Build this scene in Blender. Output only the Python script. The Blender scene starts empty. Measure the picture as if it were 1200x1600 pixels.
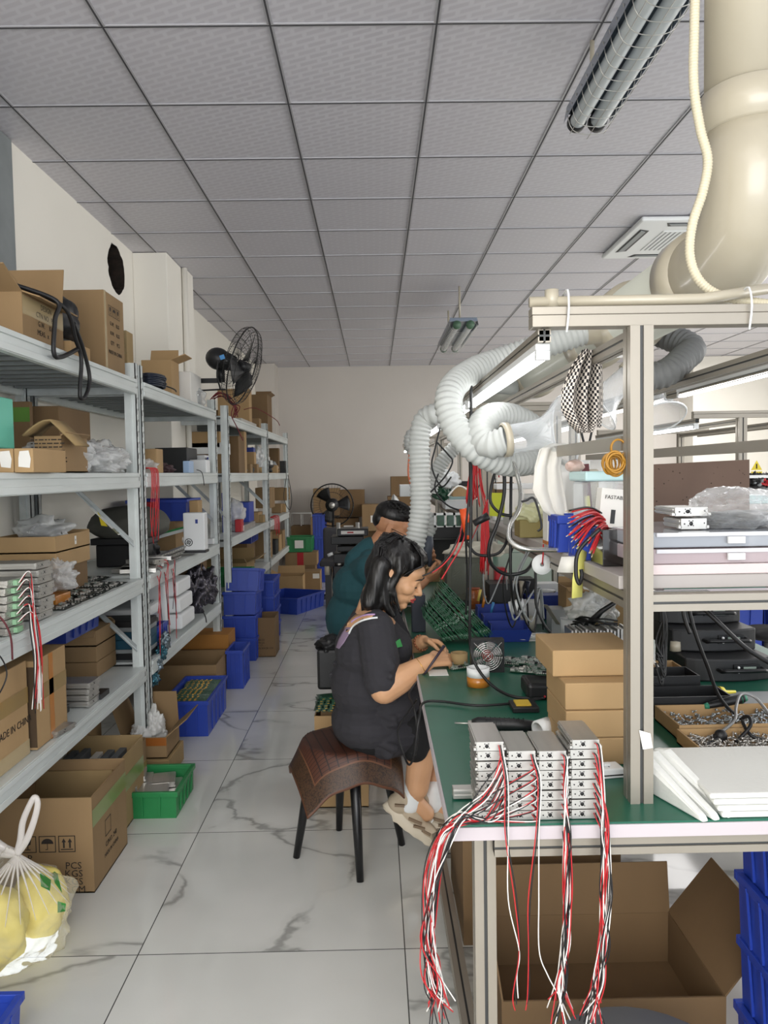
import bpy, bmesh, math, random
from math import radians as R_, sin, cos, pi
from mathutils import Vector as V, Matrix, noise
from mathutils.bvhtree import BVHTree
random.seed(7)
C = bpy.context.scene.collection
# ------------------------------------------------------------------ camera
FPX, EYE, CEIL = 1226.0, 1.43, 3.045
PITCH, YAW, ROLL = -0.0496, 0.011, -0.0163
FW = V((sin(YAW)*cos(PITCH), cos(YAW)*cos(PITCH), sin(PITCH)))
_r = V((cos(YAW), -sin(YAW), 0)); _u = _r.cross(FW)
RT = _r*cos(ROLL) + _u*sin(ROLL); UP = -_r*sin(ROLL) + _u*cos(ROLL)
cd = bpy.data.cameras.new('camera'); cam = bpy.data.objects.new('camera', cd); C.objects.link(cam)
cd.sensor_fit = 'VERTICAL'; cd.sensor_height = 36; cd.lens = FPX/1600*36; cd.clip_start = .05
m = Matrix((RT, UP, -FW)).transposed().to_4x4(); m.translation = V((0, 0, EYE)); cam.matrix_world = m
bpy.context.scene.camera = cam
# ------------------------------------------------------------------ exposure, world, lights
vs = bpy.context.scene.view_settings
vs.view_transform = 'Standard'; vs.look = 'None'; vs.exposure = 1.0; vs.gamma = 1; vs.use_curve_mapping = False
w = bpy.data.worlds.new('daylight'); bpy.context.scene.world = w; w.use_nodes = True
w.node_tree.nodes['Background'].inputs[0].default_value = (.86, .92, 1, 1)
w.node_tree.nodes['Background'].inputs[1].default_value = 1.2
def area(name, loc, target, sx, sy, power, col=(1, 1, 1)):
    d = bpy.data.lights.new(name, 'AREA'); d.shape = 'RECTANGLE'; d.size = sx; d.size_y = sy
    d.energy = power; d.color = col
    o = bpy.data.objects.new(name, d); C.objects.link(o); o.location = loc
    o.rotation_euler = (V(target)-V(loc)).to_track_quat('-Z', 'Y').to_euler(); return o
area('window_light_behind', (-.3, -2.6, 2.0), (0, 3, 1.3), 3.2, 2.2, 64, (1, .97, .92))
area('window_light_right', (6.0, 5.0, 1.7), (0, 6, 1.0), 7.5, 1.9, 100, (1, .99, .98))
area('hall_lights_behind', (-.2, -.6, 2.98), (-.2, -.6, 0), 1.6, 2.4, 10, (1, .97, .92))
area('hall_lights_far', (3.8, 8.6, 2.95), (3.8, 8.6, 0), 2.2, 4.5, 70, (1, .98, .96))
# ------------------------------------------------------------------ pixel ray to a point on a real plane
def at(px, py, x=None, y=None, z=None):
    d = FW + (px-600)/FPX*RT - (py-800)/FPX*UP
    t = y/d.y if y is not None else ((z-EYE)/d.z if z is not None else x/d.x)
    p = d*t; p.z += EYE; return p
# ------------------------------------------------------------------ materials
def lin(h):
    h = h.lstrip('#'); c = [int(h[i:i+2], 16)/255 for i in (0, 2, 4)]
    return tuple((v/12.92 if v <= .04045 else ((v+.055)/1.055)**2.4) for v in c) + (1,)
MATS = {}
def mat(name, col, rough=.5, metal=0, var=0, vscale=8, bump=0, bscale=60, stretch=(1, 1, 1), emit=0, alpha=1, trans=0, coat=0, sheen=0):
    if name in MATS: return MATS[name]
    m = bpy.data.materials.new(name); m.use_nodes = True; nt = m.node_tree; b = nt.nodes['Principled BSDF']
    b.inputs['Base Color'].default_value = lin(col); b.inputs['Roughness'].default_value = rough
    b.inputs['Metallic'].default_value = metal; b.inputs['Alpha'].default_value = alpha
    b.inputs['Transmission Weight'].default_value = trans; b.inputs['Coat Weight'].default_value = coat
    b.inputs['Sheen Weight'].default_value = sheen
    if emit: b.inputs['Emission Color'].default_value = lin(col); b.inputs['Emission Strength'].default_value = emit
    if var or bump:
        tc = nt.nodes.new('ShaderNodeTexCoord'); mp = nt.nodes.new('ShaderNodeMapping'); mp.inputs['Scale'].default_value = stretch
        nt.links.new(tc.outputs['Object'], mp.inputs[0])
    if var:
        n = nt.nodes.new('ShaderNodeTexNoise'); n.inputs['Scale'].default_value = vscale; n.inputs['Detail'].default_value = 5
        nt.links.new(mp.outputs[0], n.inputs[0])
        h = nt.nodes.new('ShaderNodeHueSaturation'); h.inputs['Color'].default_value = lin(col)
        mr = nt.nodes.new('ShaderNodeMapRange'); mr.inputs[1].default_value = .3; mr.inputs[2].default_value = .7
        mr.inputs[3].default_value = 1-var; mr.inputs[4].default_value = 1+var
        nt.links.new(n.outputs[0], mr.inputs[0]); nt.links.new(mr.outputs[0], h.inputs['Value']); nt.links.new(h.outputs[0], b.inputs['Base Color'])
    if bump:
        n = nt.nodes.new('ShaderNodeTexNoise'); n.inputs['Scale'].default_value = bscale; n.inputs['Detail'].default_value = 4
        nt.links.new(mp.outputs[0], n.inputs[0])
        bp = nt.nodes.new('ShaderNodeBump'); bp.inputs['Strength'].default_value = bump; bp.inputs['Distance'].default_value = .004
        nt.links.new(n.outputs[0], bp.inputs['Height']); nt.links.new(bp.outputs[0], b.inputs['Normal'])
    MATS[name] = m; return m
def film(name, col='#ffffff', alpha=.3, rough=.12):
    """thin clear plastic: mostly see-through with a glossy surface"""
    if name in MATS: return MATS[name]
    m = bpy.data.materials.new(name); m.use_nodes = True; nt = m.node_tree; N = nt.nodes; N.clear()
    o = N.new('ShaderNodeOutputMaterial'); mx = N.new('ShaderNodeMixShader'); tr = N.new('ShaderNodeBsdfTransparent'); p = N.new('ShaderNodeBsdfPrincipled')
    p.inputs['Base Color'].default_value = lin(col); p.inputs['Roughness'].default_value = rough; p.inputs['Coat Weight'].default_value = .5
    lw = N.new('ShaderNodeLayerWeight'); lw.inputs[0].default_value = .35
    mr = N.new('ShaderNodeMapRange'); mr.inputs[3].default_value = alpha; mr.inputs[4].default_value = min(1, alpha+.55)
    nt.links.new(lw.outputs['Facing'], mr.inputs[0]); nt.links.new(mr.outputs[0], mx.inputs[0])
    nt.links.new(tr.outputs[0], mx.inputs[1]); nt.links.new(p.outputs[0], mx.inputs[2]); nt.links.new(mx.outputs[0], o.inputs[0])
    MATS[name] = m; return m
KR = [mat('kraft_light', '#a98b62', .8, var=.06, vscale=5, bump=.12, bscale=40, stretch=(1, 1, .2)),
      mat('kraft_mid', '#8c7250', .82, var=.08, vscale=5, bump=.12, bscale=40, stretch=(1, 1, .2)),
      mat('kraft_dark', '#735b3e', .85, var=.08, vscale=5, bump=.12, bscale=40, stretch=(1, 1, .2)),
      mat('kraft_tan', '#998159', .8, var=.07, vscale=5, bump=.12, bscale=40, stretch=(1, 1, .2))]
TAPE = mat('packing_tape', '#9a7f4c', .25, coat=.6)
TAPEG = mat('packing_tape_green', '#7f8b4c', .3, coat=.4)
TAPECLR = film('clear_tape', '#d8c79c', .25, .15)
INK = mat('black_ink', '#241d18', .8); REDINK = mat('red_ink', '#a8262c', .8)
STEEL = mat('galvanised_steel', '#b4babb', .42, .75, var=.13, vscale=14, bump=.05, bscale=30, stretch=(1, .25, 1))
STEELW = mat('painted_rack_steel', '#d2d8d6', .42, .15, var=.09, vscale=10, stretch=(1, .2, 1))
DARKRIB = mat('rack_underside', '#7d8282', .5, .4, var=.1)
ALU = mat('anodised_aluminium', '#9d968a', .38, .5, var=.05, vscale=4, stretch=(1, 1, .1))
ALUD = mat('aluminium_groove', '#4d4e4e', .5, .6)
SILV = mat('bare_aluminium', '#bfbdb8', .35, .75, var=.08, vscale=40, stretch=(1, .1, 1))
SILVT = mat('brushed_aluminium_tan', '#bcb0a2', .4, .7, var=.08, vscale=40, stretch=(.1, 1, 1))
BLACKP = mat('black_plastic', '#17181a', .45); BLACKM = mat('black_metal', '#141517', .4, .3)
RUBBER = mat('black_rubber', '#101012', .5); WHITEP = mat('white_plastic', '#e4e6e6', .4); GREYP = mat('grey_plastic', '#8c9091', .5)
BLUE = mat('blue_crate_plastic', '#2743a6', .42, var=.06, vscale=6); BLUED = mat('blue_bin_plastic', '#1c3384', .4)
GREEN = mat('green_crate_plastic', '#237d45', .42, var=.06, vscale=6)
PCBG = mat('green_circuit_board', '#1d4a33', .4, coat=.3, var=.25, vscale=60); PCBD = mat('dark_circuit_board', '#1b2420', .45, var=.2, vscale=80)
COMP = mat('solder_and_chips', '#8f9a92', .4, .5, var=.5, vscale=120); GOLD = mat('gold_contacts', '#b48f45', .35, .7)
WR = mat('red_wire_sleeve', '#c1232a', .4); WK = mat('black_wire_sleeve', '#141315', .4); WW = mat('white_wire_sleeve', '#e9e6e0', .4)
WHITE = mat('white_card', '#e2e0da', .6); CREAM = mat('cream_pvc', '#b3ab98', .28, coat=.3, var=.05, vscale=3)
CLEAR = film('clear_acrylic', '#e6edf0', .14, .06); BAGM = film('clear_plastic_bag', '#e9ebea', .3, .16); BAGW = film('milky_plastic_bag', '#f0f0ec', .62, .3)
SKIN = mat('skin', '#c99a74', .5, var=.06, vscale=20); SKINM = mat('skin_tan', '#b98562', .5, var=.06, vscale=20)
HAIR = mat('black_hair', '#0f0d0d', .38, bump=.5, bscale=120, stretch=(1, 1, .12))
ORANGE = mat('orange_plastic', '#d9511f', .45); YEL = mat('yellow_card', '#d8d574', .7); AMBER = mat('amber_tape', '#b87424', .3, coat=.5)
TEAL = mat('teal_plastic', '#6fc9b0', .5); RED = mat('red_plastic', '#b3222b', .45); CYAN = mat('pale_teal_plastic', '#b9d8d8', .35)
GREYF = mat('grey_fabric', '#55554f', .9, bump=.3, bscale=90); NAVY = mat('dark_blue_plastic', '#1c2333', .4)
# ------------------------------------------------------------------ mesh builder
class MB:
    def __init__(s): s.v, s.f, s.mi, s.sm, s.m = [], [], [], [], 0
    def add(s, vs, fs, smooth=False):
        k = len(s.v); s.v += [V(p) for p in vs]
        for f in fs: s.f.append([i+k for i in f]); s.mi.append(s.m); s.sm.append(smooth)
        return s
    def box(s, x0, x1, y0, y1, z0, z1):
        return s.add([(x0, y0, z0), (x1, y0, z0), (x1, y1, z0), (x0, y1, z0), (x0, y0, z1), (x1, y0, z1), (x1, y1, z1), (x0, y1, z1)],
                     [(0, 3, 2, 1), (4, 5, 6, 7), (0, 1, 5, 4), (1, 2, 6, 5), (2, 3, 7, 6), (3, 0, 4, 7)])
    def bar(s, p0, p1, w, h, up=V((0, 0, 1))):
        p0, p1 = V(p0), V(p1); d = (p1-p0).normalized(); a = d.cross(V(up))
        if a.length < 1e-4: a = d.cross(V((1, 0, 0)))
        a.normalize(); b = a.cross(d); vs = []
        for p in (p0, p1):
            for i, j in ((-1, -1), (1, -1), (1, 1), (-1, 1)): vs.append(p+a*i*w/2+b*j*h/2)
        return s.add(vs, [(0, 1, 2, 3), (7, 6, 5, 4), (0, 4, 5, 1), (1, 5, 6, 2), (2, 6, 7, 3), (3, 7, 4, 0)])
    def tube(s, pts, r, n=8, cap=True, fine=0):
        pts = [V(p) for p in pts]
        if fine: pts = spline(pts, fine)
        rs = list(r) if isinstance(r, (list, tuple)) else [r]*len(pts)
        if len(rs) != len(pts):
            m = len(rs)-1; rs = [rs[min(int(i*m/(len(pts)-1)), m-1)]*(1-(i*m/(len(pts)-1)-min(int(i*m/(len(pts)-1)), m-1)))+rs[min(int(i*m/(len(pts)-1)), m-1)+1]*(i*m/(len(pts)-1)-min(int(i*m/(len(pts)-1)), m-1)) for i in range(len(pts))]
        t = (pts[1]-pts[0]).normalized(); a = t.orthogonal().normalized(); vs = []
        for i, p in enumerate(pts):
            t = (pts[min(i+1, len(pts)-1)]-pts[max(i-1, 0)])
            if t.length < 1e-9: t = V((0, 0, 1))
            t.normalize(); a = (a-t*a.dot(t))
            if a.length < 1e-5: a = t.orthogonal()
            a.normalize(); b = t.cross(a)
            for k in range(n): vs.append(p+(a*cos(2*pi*k/n)+b*sin(2*pi*k/n))*rs[i])
        fs = []
        for i in range(len(pts)-1):
            for k in range(n): fs.append((i*n+k, i*n+(k+1) % n, (i+1)*n+(k+1) % n, (i+1)*n+k))
        if cap: fs += [tuple(range(n-1, -1, -1)), tuple((len(pts)-1)*n+k for k in range(n))]
        return s.add(vs, fs, True)
    def cyl(s, p0, p1, r0, r1=None, n=20): return s.tube([p0, p1], [r0, r0 if r1 is None else r1], n)
    def lathe(s, prof, c=(0, 0, 0), ax=(0, 0, 1), n=28):
        c, ax = V(c), V(ax).normalized(); a = ax.orthogonal().normalized(); b = ax.cross(a); vs = []; fs = []
        for r, h in prof:
            for k in range(n): vs.append(c+ax*h+(a*cos(2*pi*k/n)+b*sin(2*pi*k/n))*r)
        for i in range(len(prof)-1):
            for k in range(n): fs.append((i*n+k, i*n+(k+1) % n, (i+1)*n+(k+1) % n, (i+1)*n+k))
        return s.add(vs, fs, True)
    def ell(s, c, r, n=12, M=None):
        c = V(c); r = V(r) if not isinstance(r, (int, float)) else V((r, r, r)); vs = []; fs = []
        m2 = n*2
        for i in range(1, n):
            for k in range(m2):
                p = V((r.x*sin(pi*i/n)*cos(2*pi*k/m2), r.y*sin(pi*i/n)*sin(2*pi*k/m2), r.z*cos(pi*i/n)))
                vs.append(c+(M @ p if M else p))
        t = len(vs); z = V((0, 0, r.z)); vs += [c+(M @ z if M else z), c-(M @ z if M else z)]
        for i in range(n-2):
            for k in range(m2): fs.append((i*m2+k, (i+1)*m2+k, (i+1)*m2+(k+1) % m2, i*m2+(k+1) % m2))
        for k in range(m2): fs.append((t, k, (k+1) % m2)); fs.append((t+1, (n-2)*m2+(k+1) % m2, (n-2)*m2+k))
        return s.add(vs, fs, True)
    def prism(s, pts, vec):
        pts = [V(p) for p in pts]; n = len(pts); vec = V(vec)
        return s.add(pts+[p+vec for p in pts], [tuple(range(n-1, -1, -1)), tuple(range(n, 2*n))]+[(i, (i+1) % n, n+(i+1) % n, n+i) for i in range(n)])
    def sheet(s, grid, th=0, smooth=True):
        """grid: rows of points; th>0 gives it a thickness"""
        nr, nc = len(grid), len(grid[0]); P = [V(p) for r in grid for p in r]
        fs = [(i*nc+j, i*nc+j+1, (i+1)*nc+j+1, (i+1)*nc+j) for i in range(nr-1) for j in range(nc-1)]
        if th:
            nn = []
            for i in range(nr):
                for j in range(nc):
                    du = P[i*nc+min(j+1, nc-1)]-P[i*nc+max(j-1, 0)]; dv = P[min(i+1, nr-1)*nc+j]-P[max(i-1, 0)*nc+j]
                    q = du.cross(dv); nn.append(q.normalized() if q.length > 1e-9 else V((0, 0, 1)))
            k = nr*nc; P2 = [p-n*th for p, n in zip(P, nn)]; f2 = [tuple(i+k for i in reversed(f)) for f in fs]
            b = [i for i in range(nc)]+[i*nc+nc-1 for i in range(1, nr)]+[(nr-1)*nc+i for i in range(nc-2, -1, -1)]+[i*nc for i in range(nr-2, 0, -1)]
            sd = [(b[(i+1) % len(b)], b[i], b[i]+k, b[(i+1) % len(b)]+k) for i in range(len(b))]
            return s.add(P+P2, fs+f2+sd, smooth)
        return s.add(P, fs, smooth)
    def build(s, name, mats, parent=None, world=True, bevel=0, seg=2):
        me = bpy.data.meshes.new(name); off = V((0, 0, 0))
        if parent is not None and world:
            q = parent
            while q is not None: off += q.location; q = q.parent
        elif parent is None:
            lo = V((min(v.x for v in s.v), min(v.y for v in s.v), min(v.z for v in s.v))); hi = V((max(v.x for v in s.v), max(v.y for v in s.v), 0))
            off = V(((lo.x+hi.x)/2, (lo.y+hi.y)/2, lo.z))
        me.from_pydata([v-off for v in s.v], [], s.f)
        if not isinstance(mats, (list, tuple)): mats = [mats]
        for mm in mats: me.materials.append(mm)
        me.polygons.foreach_set('material_index', s.mi); me.polygons.foreach_set('use_smooth', s.sm); me.update()
        o = bpy.data.objects.new(name, me); C.objects.link(o)
        if parent is None: o.location = off
        else: o.parent = parent
        if bevel:
            bv = o.modifiers.new('bevel', 'BEVEL'); bv.width = bevel; bv.segments = seg; bv.limit_method = 'ANGLE'; bv.angle_limit = R_(35)
        return o
def spline(p, k):
    p = [V(q) for q in p]; o = []
    for i in range(len(p)-1):
        a, b, c, d = p[max(i-1, 0)], p[i], p[i+1], p[min(i+2, len(p)-1)]
        for j in range(k):
            t = j/k; o.append(.5*((2*b)+(c-a)*t+(2*a-5*b+4*c-d)*t*t+(3*b-a-3*c+d)*t**3))
    o.append(p[-1]); return o
def tag(o, label, cat, group=None, kind=None):
    o['label'] = label; o['category'] = cat
    if group: o['group'] = group
    if kind: o['kind'] = kind
    return o
def T(name, label, cat, loc=(0, 0, 0), rz=0, group=None):
    o = bpy.data.objects.new(name, None); C.objects.link(o); o.empty_display_size = .05
    o.location = loc; o.rotation_euler = (0, 0, rz); return tag(o, label, cat, group)
def struct(name, mb, mats, bevel=0):
    o = mb.build(name, mats, bevel=bevel); o['kind'] = 'structure'; return o
def dup(o, loc=None, rz=None, label=None, group=None, parent=None):
    c = o.copy(); C.objects.link(c)
    if parent is not None: c.parent = parent
    for ch in list(o.children): dup(ch, parent=c)
    if loc is not None: c.location = loc
    if rz is not None: c.rotation_euler[2] = rz
    if label: c['label'] = label
    if group: c['group'] = group
    return c
def fit(p, w, t, d=None, dm=None, z=None, X=None, Y=None):
    """box resting at z: p = pixel of its visible near bottom corner, w = pixel x of the other near corner, t = pixel y of the top there, d = pixel x of the far corner of the side"""
    if X is not None: c = at(p[0], p[1], x=X)
    elif Y is not None: c = at(p[0], p[1], y=Y)
    else: c = at(p[0], p[1], z=z)
    if z is None: z = c.z
    o = at(w, p[1], y=c.y).x; h = at(p[0], t, y=c.y).z - z
    y1 = c.y+dm if dm else at(d, p[1], x=c.x).y
    return (min(c.x, o), max(c.x, o), c.y, y1, z, h)
# ------------------------------------------------------------------ the room
def floor_mat():
    m = bpy.data.materials.new('polished_marble_tile'); m.use_nodes = True; nt = m.node_tree; N = nt.nodes; L = nt.links; b = N['Principled BSDF']
    tc = N.new('ShaderNodeTexCoord'); sp = N.new('ShaderNodeSeparateXYZ'); L.new(tc.outputs['Object'], sp.inputs[0])
    def mth(op, a, b_=None):
        n = N.new('ShaderNodeMath'); n.operation = op
        for i, q in enumerate((a, b_)):
            if q is None: continue
            if isinstance(q, (int, float)): n.inputs[i].default_value = q
            else: L.new(q, n.inputs[i])
        return n.outputs[0]
    g = []; cells = []
    for k, o in ((0, -.7336), (1, 2.2913)):
        u = mth('DIVIDE', mth('SUBTRACT', sp.outputs[k], o), .8); fr = mth('FRACT', u); cells.append(mth('FLOOR', u))
        g.append(mth('LESS_THAN', mth('MINIMUM', fr, mth('SUBTRACT', 1, fr)), .0022))
    grout = mth('MAXIMUM', g[0], g[1])
    cm = N.new('ShaderNodeCombineXYZ'); L.new(mth('MULTIPLY', cells[0], 3.7), cm.inputs[0]); L.new(mth('MULTIPLY', cells[1], 5.3), cm.inputs[1])
    ad = N.new('ShaderNodeVectorMath'); L.new(tc.outputs['Object'], ad.inputs[0]); L.new(cm.outputs[0], ad.inputs[1])
    mp = N.new('ShaderNodeMapping'); mp.inputs['Rotation'].default_value = (0, 0, -.85); mp.inputs['Scale'].default_value = (.75, 1.25, 1); L.new(ad.outputs[0], mp.inputs[0])
    def vein(scale, wd, dist):
        n = N.new('ShaderNodeTexNoise'); n.inputs['Scale'].default_value = scale; n.inputs['Detail'].default_value = 6; n.inputs['Roughness'].default_value = .47; n.inputs['Distortion'].default_value = dist
        L.new(mp.outputs[0], n.inputs[0]); a = mth('ABSOLUTE', mth('SUBTRACT', n.outputs[0], .5))
        mr = N.new('ShaderNodeMapRange'); mr.inputs[1].default_value = 0; mr.inputs[2].default_value = wd; mr.inputs[3].default_value = 1; mr.inputs[4].default_value = 0; L.new(a, mr.inputs[0]); return mr.outputs[0]
    mk = N.new('ShaderNodeTexNoise'); mk.inputs['Scale'].default_value = 2.2; L.new(ad.outputs[0], mk.inputs[0])
    mr = N.new('ShaderNodeMapRange'); mr.inputs[1].default_value = .40; mr.inputs[2].default_value = .52; L.new(mk.outputs[0], mr.inputs[0])
    v = mth('MINIMUM', mth('MULTIPLY', mth('ADD', vein(1.0, .011, .35), mth('MULTIPLY', vein(1.0, .035, .35), .22)), mth('ADD', mth('MULTIPLY', mr.outputs[0], .9), .08)), 1)
    cl = N.new('ShaderNodeTexNoise'); cl.inputs['Scale'].default_value = 1.6; cl.inputs['Detail'].default_value = 3; L.new(ad.outputs[0], cl.inputs[0])
    r0 = N.new('ShaderNodeValToRGB'); r0.color_ramp.elements[0].color = lin('#cbccc7'); r0.color_ramp.elements[1].color = lin('#dcdcd7'); r0.color_ramp.elements[0].position = .3; r0.color_ramp.elements[1].position = .7
    L.new(cl.outputs[0], r0.inputs[0])
    mx = N.new('ShaderNodeMix'); mx.data_type = 'RGBA'; L.new(mth('MULTIPLY', v, .62), mx.inputs[0]); L.new(r0.outputs[0], mx.inputs[6]); mx.inputs[7].default_value = lin('#6f6f6a')
    m2 = N.new('ShaderNodeMix'); m2.data_type = 'RGBA'; L.new(grout, m2.inputs[0]); L.new(mx.outputs[2], m2.inputs[6]); m2.inputs[7].default_value = lin('#4e4f4c')
    L.new(m2.outputs[2], b.inputs['Base Color']); b.inputs['Roughness'].default_value = .09; b.inputs['IOR'].default_value = 1.55
    return m
def ceil_mat():
    m = bpy.data.materials.new('patterned_ceiling_tile'); m.use_nodes = True; nt = m.node_tree; N = nt.nodes; L = nt.links; b = N['Principled BSDF']
    tc = N.new('ShaderNodeTexCoord'); sp = N.new('ShaderNodeSeparateXYZ'); L.new(tc.outputs['Object'], sp.inputs[0])
    ma = N.new('ShaderNodeMath'); ma.operation = 'MULTIPLY_ADD'; L.new(sp.outputs[0], ma.inputs[0]); ma.inputs[1].default_value = .45; L.new(sp.outputs[1], ma.inputs[2])
    cb = N.new('ShaderNodeCombineXYZ'); L.new(sp.outputs[0], cb.inputs[0]); L.new(ma.outputs[0], cb.inputs[1])
    br = N.new('ShaderNodeTexBrick'); L.new(cb.outputs[0], br.inputs[0]); br.inputs['Scale'].default_value = 1; br.inputs['Brick Width'].default_value = .085; br.inputs['Row Height'].default_value = .04
    br.inputs['Mortar Size'].default_value = .012; br.inputs['Mortar Smooth'].default_value = .6; br.offset = .5
    br.inputs['Color1'].default_value = lin('#c0bdc4'); br.inputs['Color2'].default_value = lin('#c2bfc6'); br.inputs['Mortar'].default_value = lin('#cccad0')
    L.new(br.outputs[0], b.inputs['Base Color']); b.inputs['Roughness'].default_value = .42
    mr = N.new('ShaderNodeMapRange'); mr.inputs[3].default_value = .36; mr.inputs[4].default_value = .5; L.new(br.outputs['Fac'], mr.inputs[0]); L.new(mr.outputs[0], b.inputs['Roughness'])
    return m
XL, XR, YB, YF = -1.72, 6.4, -3.0, 11.92
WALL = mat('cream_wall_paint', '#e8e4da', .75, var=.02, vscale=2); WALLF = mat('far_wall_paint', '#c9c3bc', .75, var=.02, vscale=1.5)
PLASTER = mat('bare_grey_plaster', '#7d8283', .85, var=.08)
fl = MB().add([(XL-.3, YB, 0), (XR, YB, 0), (XR, YF+.1, 0), (XL-.3, YF+.1, 0)], [(0, 1, 2, 3)]).build('floor', floor_mat()); fl['kind'] = 'structure'
for v in fl.data.vertices: v.co += fl.location
fl.location = (0, 0, 0)
ce = MB().box(XL-.3, XR, YB, YF+.1, CEIL+.004, CEIL+.05); ce = struct('ceiling', ce, ceil_mat())
gb = MB(); GM = mat('ceiling_grid_metal', '#b9b8bc', .4, .3); GS = mat('ceiling_grid_shadow_gap', '#47464a', .8)
xs = [-1.549+.6*i for i in range(0, 13)]; ys = [2.911+.6*j for j in range(-9, 16)]
for x in xs:
    gb.m = 0; gb.box(x-.011, x+.011, YB, YF, CEIL-.001, CEIL+.006)
    gb.m = 1; gb.box(x-.0035, x+.0035, YB, YF, CEIL-.002, CEIL+.004)
for y in ys:
    gb.m = 0; gb.box(XL, XR, y-.009, y+.009, CEIL-.0005, CEIL+.006)
    gb.m = 1; gb.box(XL, XR, y-.0035, y+.0035, CEIL-.0015, CEIL+.004)
struct('trim_1', gb, [GM, GS])
# left wall with the broken-through hole (a ragged ring of real edge, dark cavity behind)
wl = MB(); hy0, hy1, hz0, hz1 = 5.0, 5.75, 2.35, 2.98
for a in ((YB, hy0, 0, CEIL+.05), (hy1, YF, 0, CEIL+.05), (hy0, hy1, 0, hz0), (hy0, hy1, hz1, CEIL+.05)):
    wl.add([(XL, a[0], a[2]), (XL, a[1], a[2]), (XL, a[1], a[3]), (XL, a[0], a[3])], [(0, 1, 2, 3)])
ch = at(182, 421, x=XL); n = 40; ring = []; outer = []
for k in range(n):
    a = 2*pi*k/n; rr = .165*(1+.09*noise.noise(V((cos(a)*3, sin(a)*3, 1)))+random.uniform(-.03, .03))
    ring.append(V((XL, ch.y+cos(a)*rr*1.05, ch.z+sin(a)*rr*.98)))
    dx, dz = cos(a), sin(a); s = min(((hy1-ch.y)/dx if dx > 0 else (hy0-ch.y)/dx) if abs(dx) > 1e-6 else 9, ((hz1-ch.z)/dz if dz > 0 else (hz0-ch.z)/dz) if abs(dz) > 1e-6 else 9)
    outer.append(V((XL, ch.y+dx*s, ch.z+dz*s)))
for cy, cz in ((hy0, hz0), (hy1, hz0), (hy0, hz1), (hy1, hz1)):
    k = min(range(n), key=lambda i: (outer[i]-V((XL, cy, cz))).length); outer[k] = V((XL, cy, cz))
wl.add(ring+outer, [(k, (k+1) % n, n+(k+1) % n, n+k) for k in range(n)])
back = [p+V((-.3, 0, 0)) for p in ring]; wl.m = 1
wl.add(ring+back, [(k, n+k, n+(k+1) % n, (k+1) % n) for k in range(n)]); wl.m = 2
wl.add(back+[V((XL-.3, ch.y, ch.z))], [(k, n, (k+1) % n) for k in range(n)])
wl.m = 0; wl.box(XL-.42, XL-.32, YB, YF, 0, CEIL+.05)
struct('wall_left', wl, [WALL, mat('broken_brick', '#2a211b', 1, var=.4, vscale=30), mat('dark_cavity', '#060505', 1, var=.3, vscale=25)])
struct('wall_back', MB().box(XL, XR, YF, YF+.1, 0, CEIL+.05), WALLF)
struct('wall_right', MB().box(XR, XR+.1, YB, YF, 0, CEIL+.05), WALL)
pl = MB().box(XL, -1.475, 5.76, 6.42, 0, CEIL); struct('trim_2', pl, WALL, .004)
pl = MB().tube([(-1.452, 6.2, 0), (-1.452, 6.2, CEIL)], .022, 10).box(-1.475, -1.445, 6.26, 6.45, 0, CEIL); struct('trim_3', pl, WALL)
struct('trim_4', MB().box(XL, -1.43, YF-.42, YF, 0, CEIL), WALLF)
cp = at(434, 700, y=YF); o = MB().tube([(cp.x, YF-.03, .2), (cp.x, YF-.03, CEIL)], .022, 8).build('wall_conduit', WALL); tag(o, 'white pipe running up the far wall beside the corner pillar', 'pipe')
g0 = at(17, 300, x=XL).y; o = struct('trim_5', MB().box(XL, XL+.012, 2.6, g0, 2.2, CEIL), PLASTER)
p0 = at(1062, 640, y=YF).x; p1 = at(1142, 640, y=YF).x; p2 = at(1042, 640, y=YF).x
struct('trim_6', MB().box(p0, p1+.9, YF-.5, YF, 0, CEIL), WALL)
o = MB().tube([(p1+.35, YF-.53, .4), (p1+.35, YF-.53, 2.6)], .02, 8).build('wall_conduit', WHITE); tag(o, 'thin white pipe down the pillar at the right of the far wall', 'pipe')
# ------------------------------------------------------------------ steel racks on the left
XF, XB = -1.115, -1.675
TIER = [.525, .95, 1.45, 1.89]
def upright(root, x, y, s, front):
    mb = MB(); w, d = .038, .052
    # folded open profile: face to the aisle, two ribs
    mb.box(x-.004, x, y-w/2, y+w/2, .004, 1.965)
    mb.box(x-d, x, y-w/2, y-w/2+.004, .004, 1.965); mb.box(x-d, x, y+w/2-.004, y+w/2, .004, 1.965)
    mb.box(x-d-.004, x-d, y-w/2, y-w/2+.013, .004, 1.965); mb.box(x-d-.004, x-d, y+w/2-.013, y+w/2, .004, 1.965)
    mb.box(x-d*.62, x-d*.42, y-w/2-.005, y-w/2, .004, 1.965)
    mb.m = 1
    if front:
        z = .06
        while z < 1.93:
            mb.box(x, x+.0006, y-.013, y-.007, z, z+.026); mb.box(x, x+.0006, y+.006, y+.011, z+.02, z+.03); z += .052
    return mb.build('upright', [STEELW if front else STEEL, ALUD], root)
def beam(root, x, y0, y1, z, name='beam'):
    mb = MB(); mb.box(x-.022, x+.004, y0, y1, z-.072, z); mb.box(x+.004, x+.010, y0, y1, z-.02, z-.002)
    mb.box(x+.004, x+.008, y0, y1, z-.069, z-.045)
    return mb.build(name, STEELW, root, bevel=.002)
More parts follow.
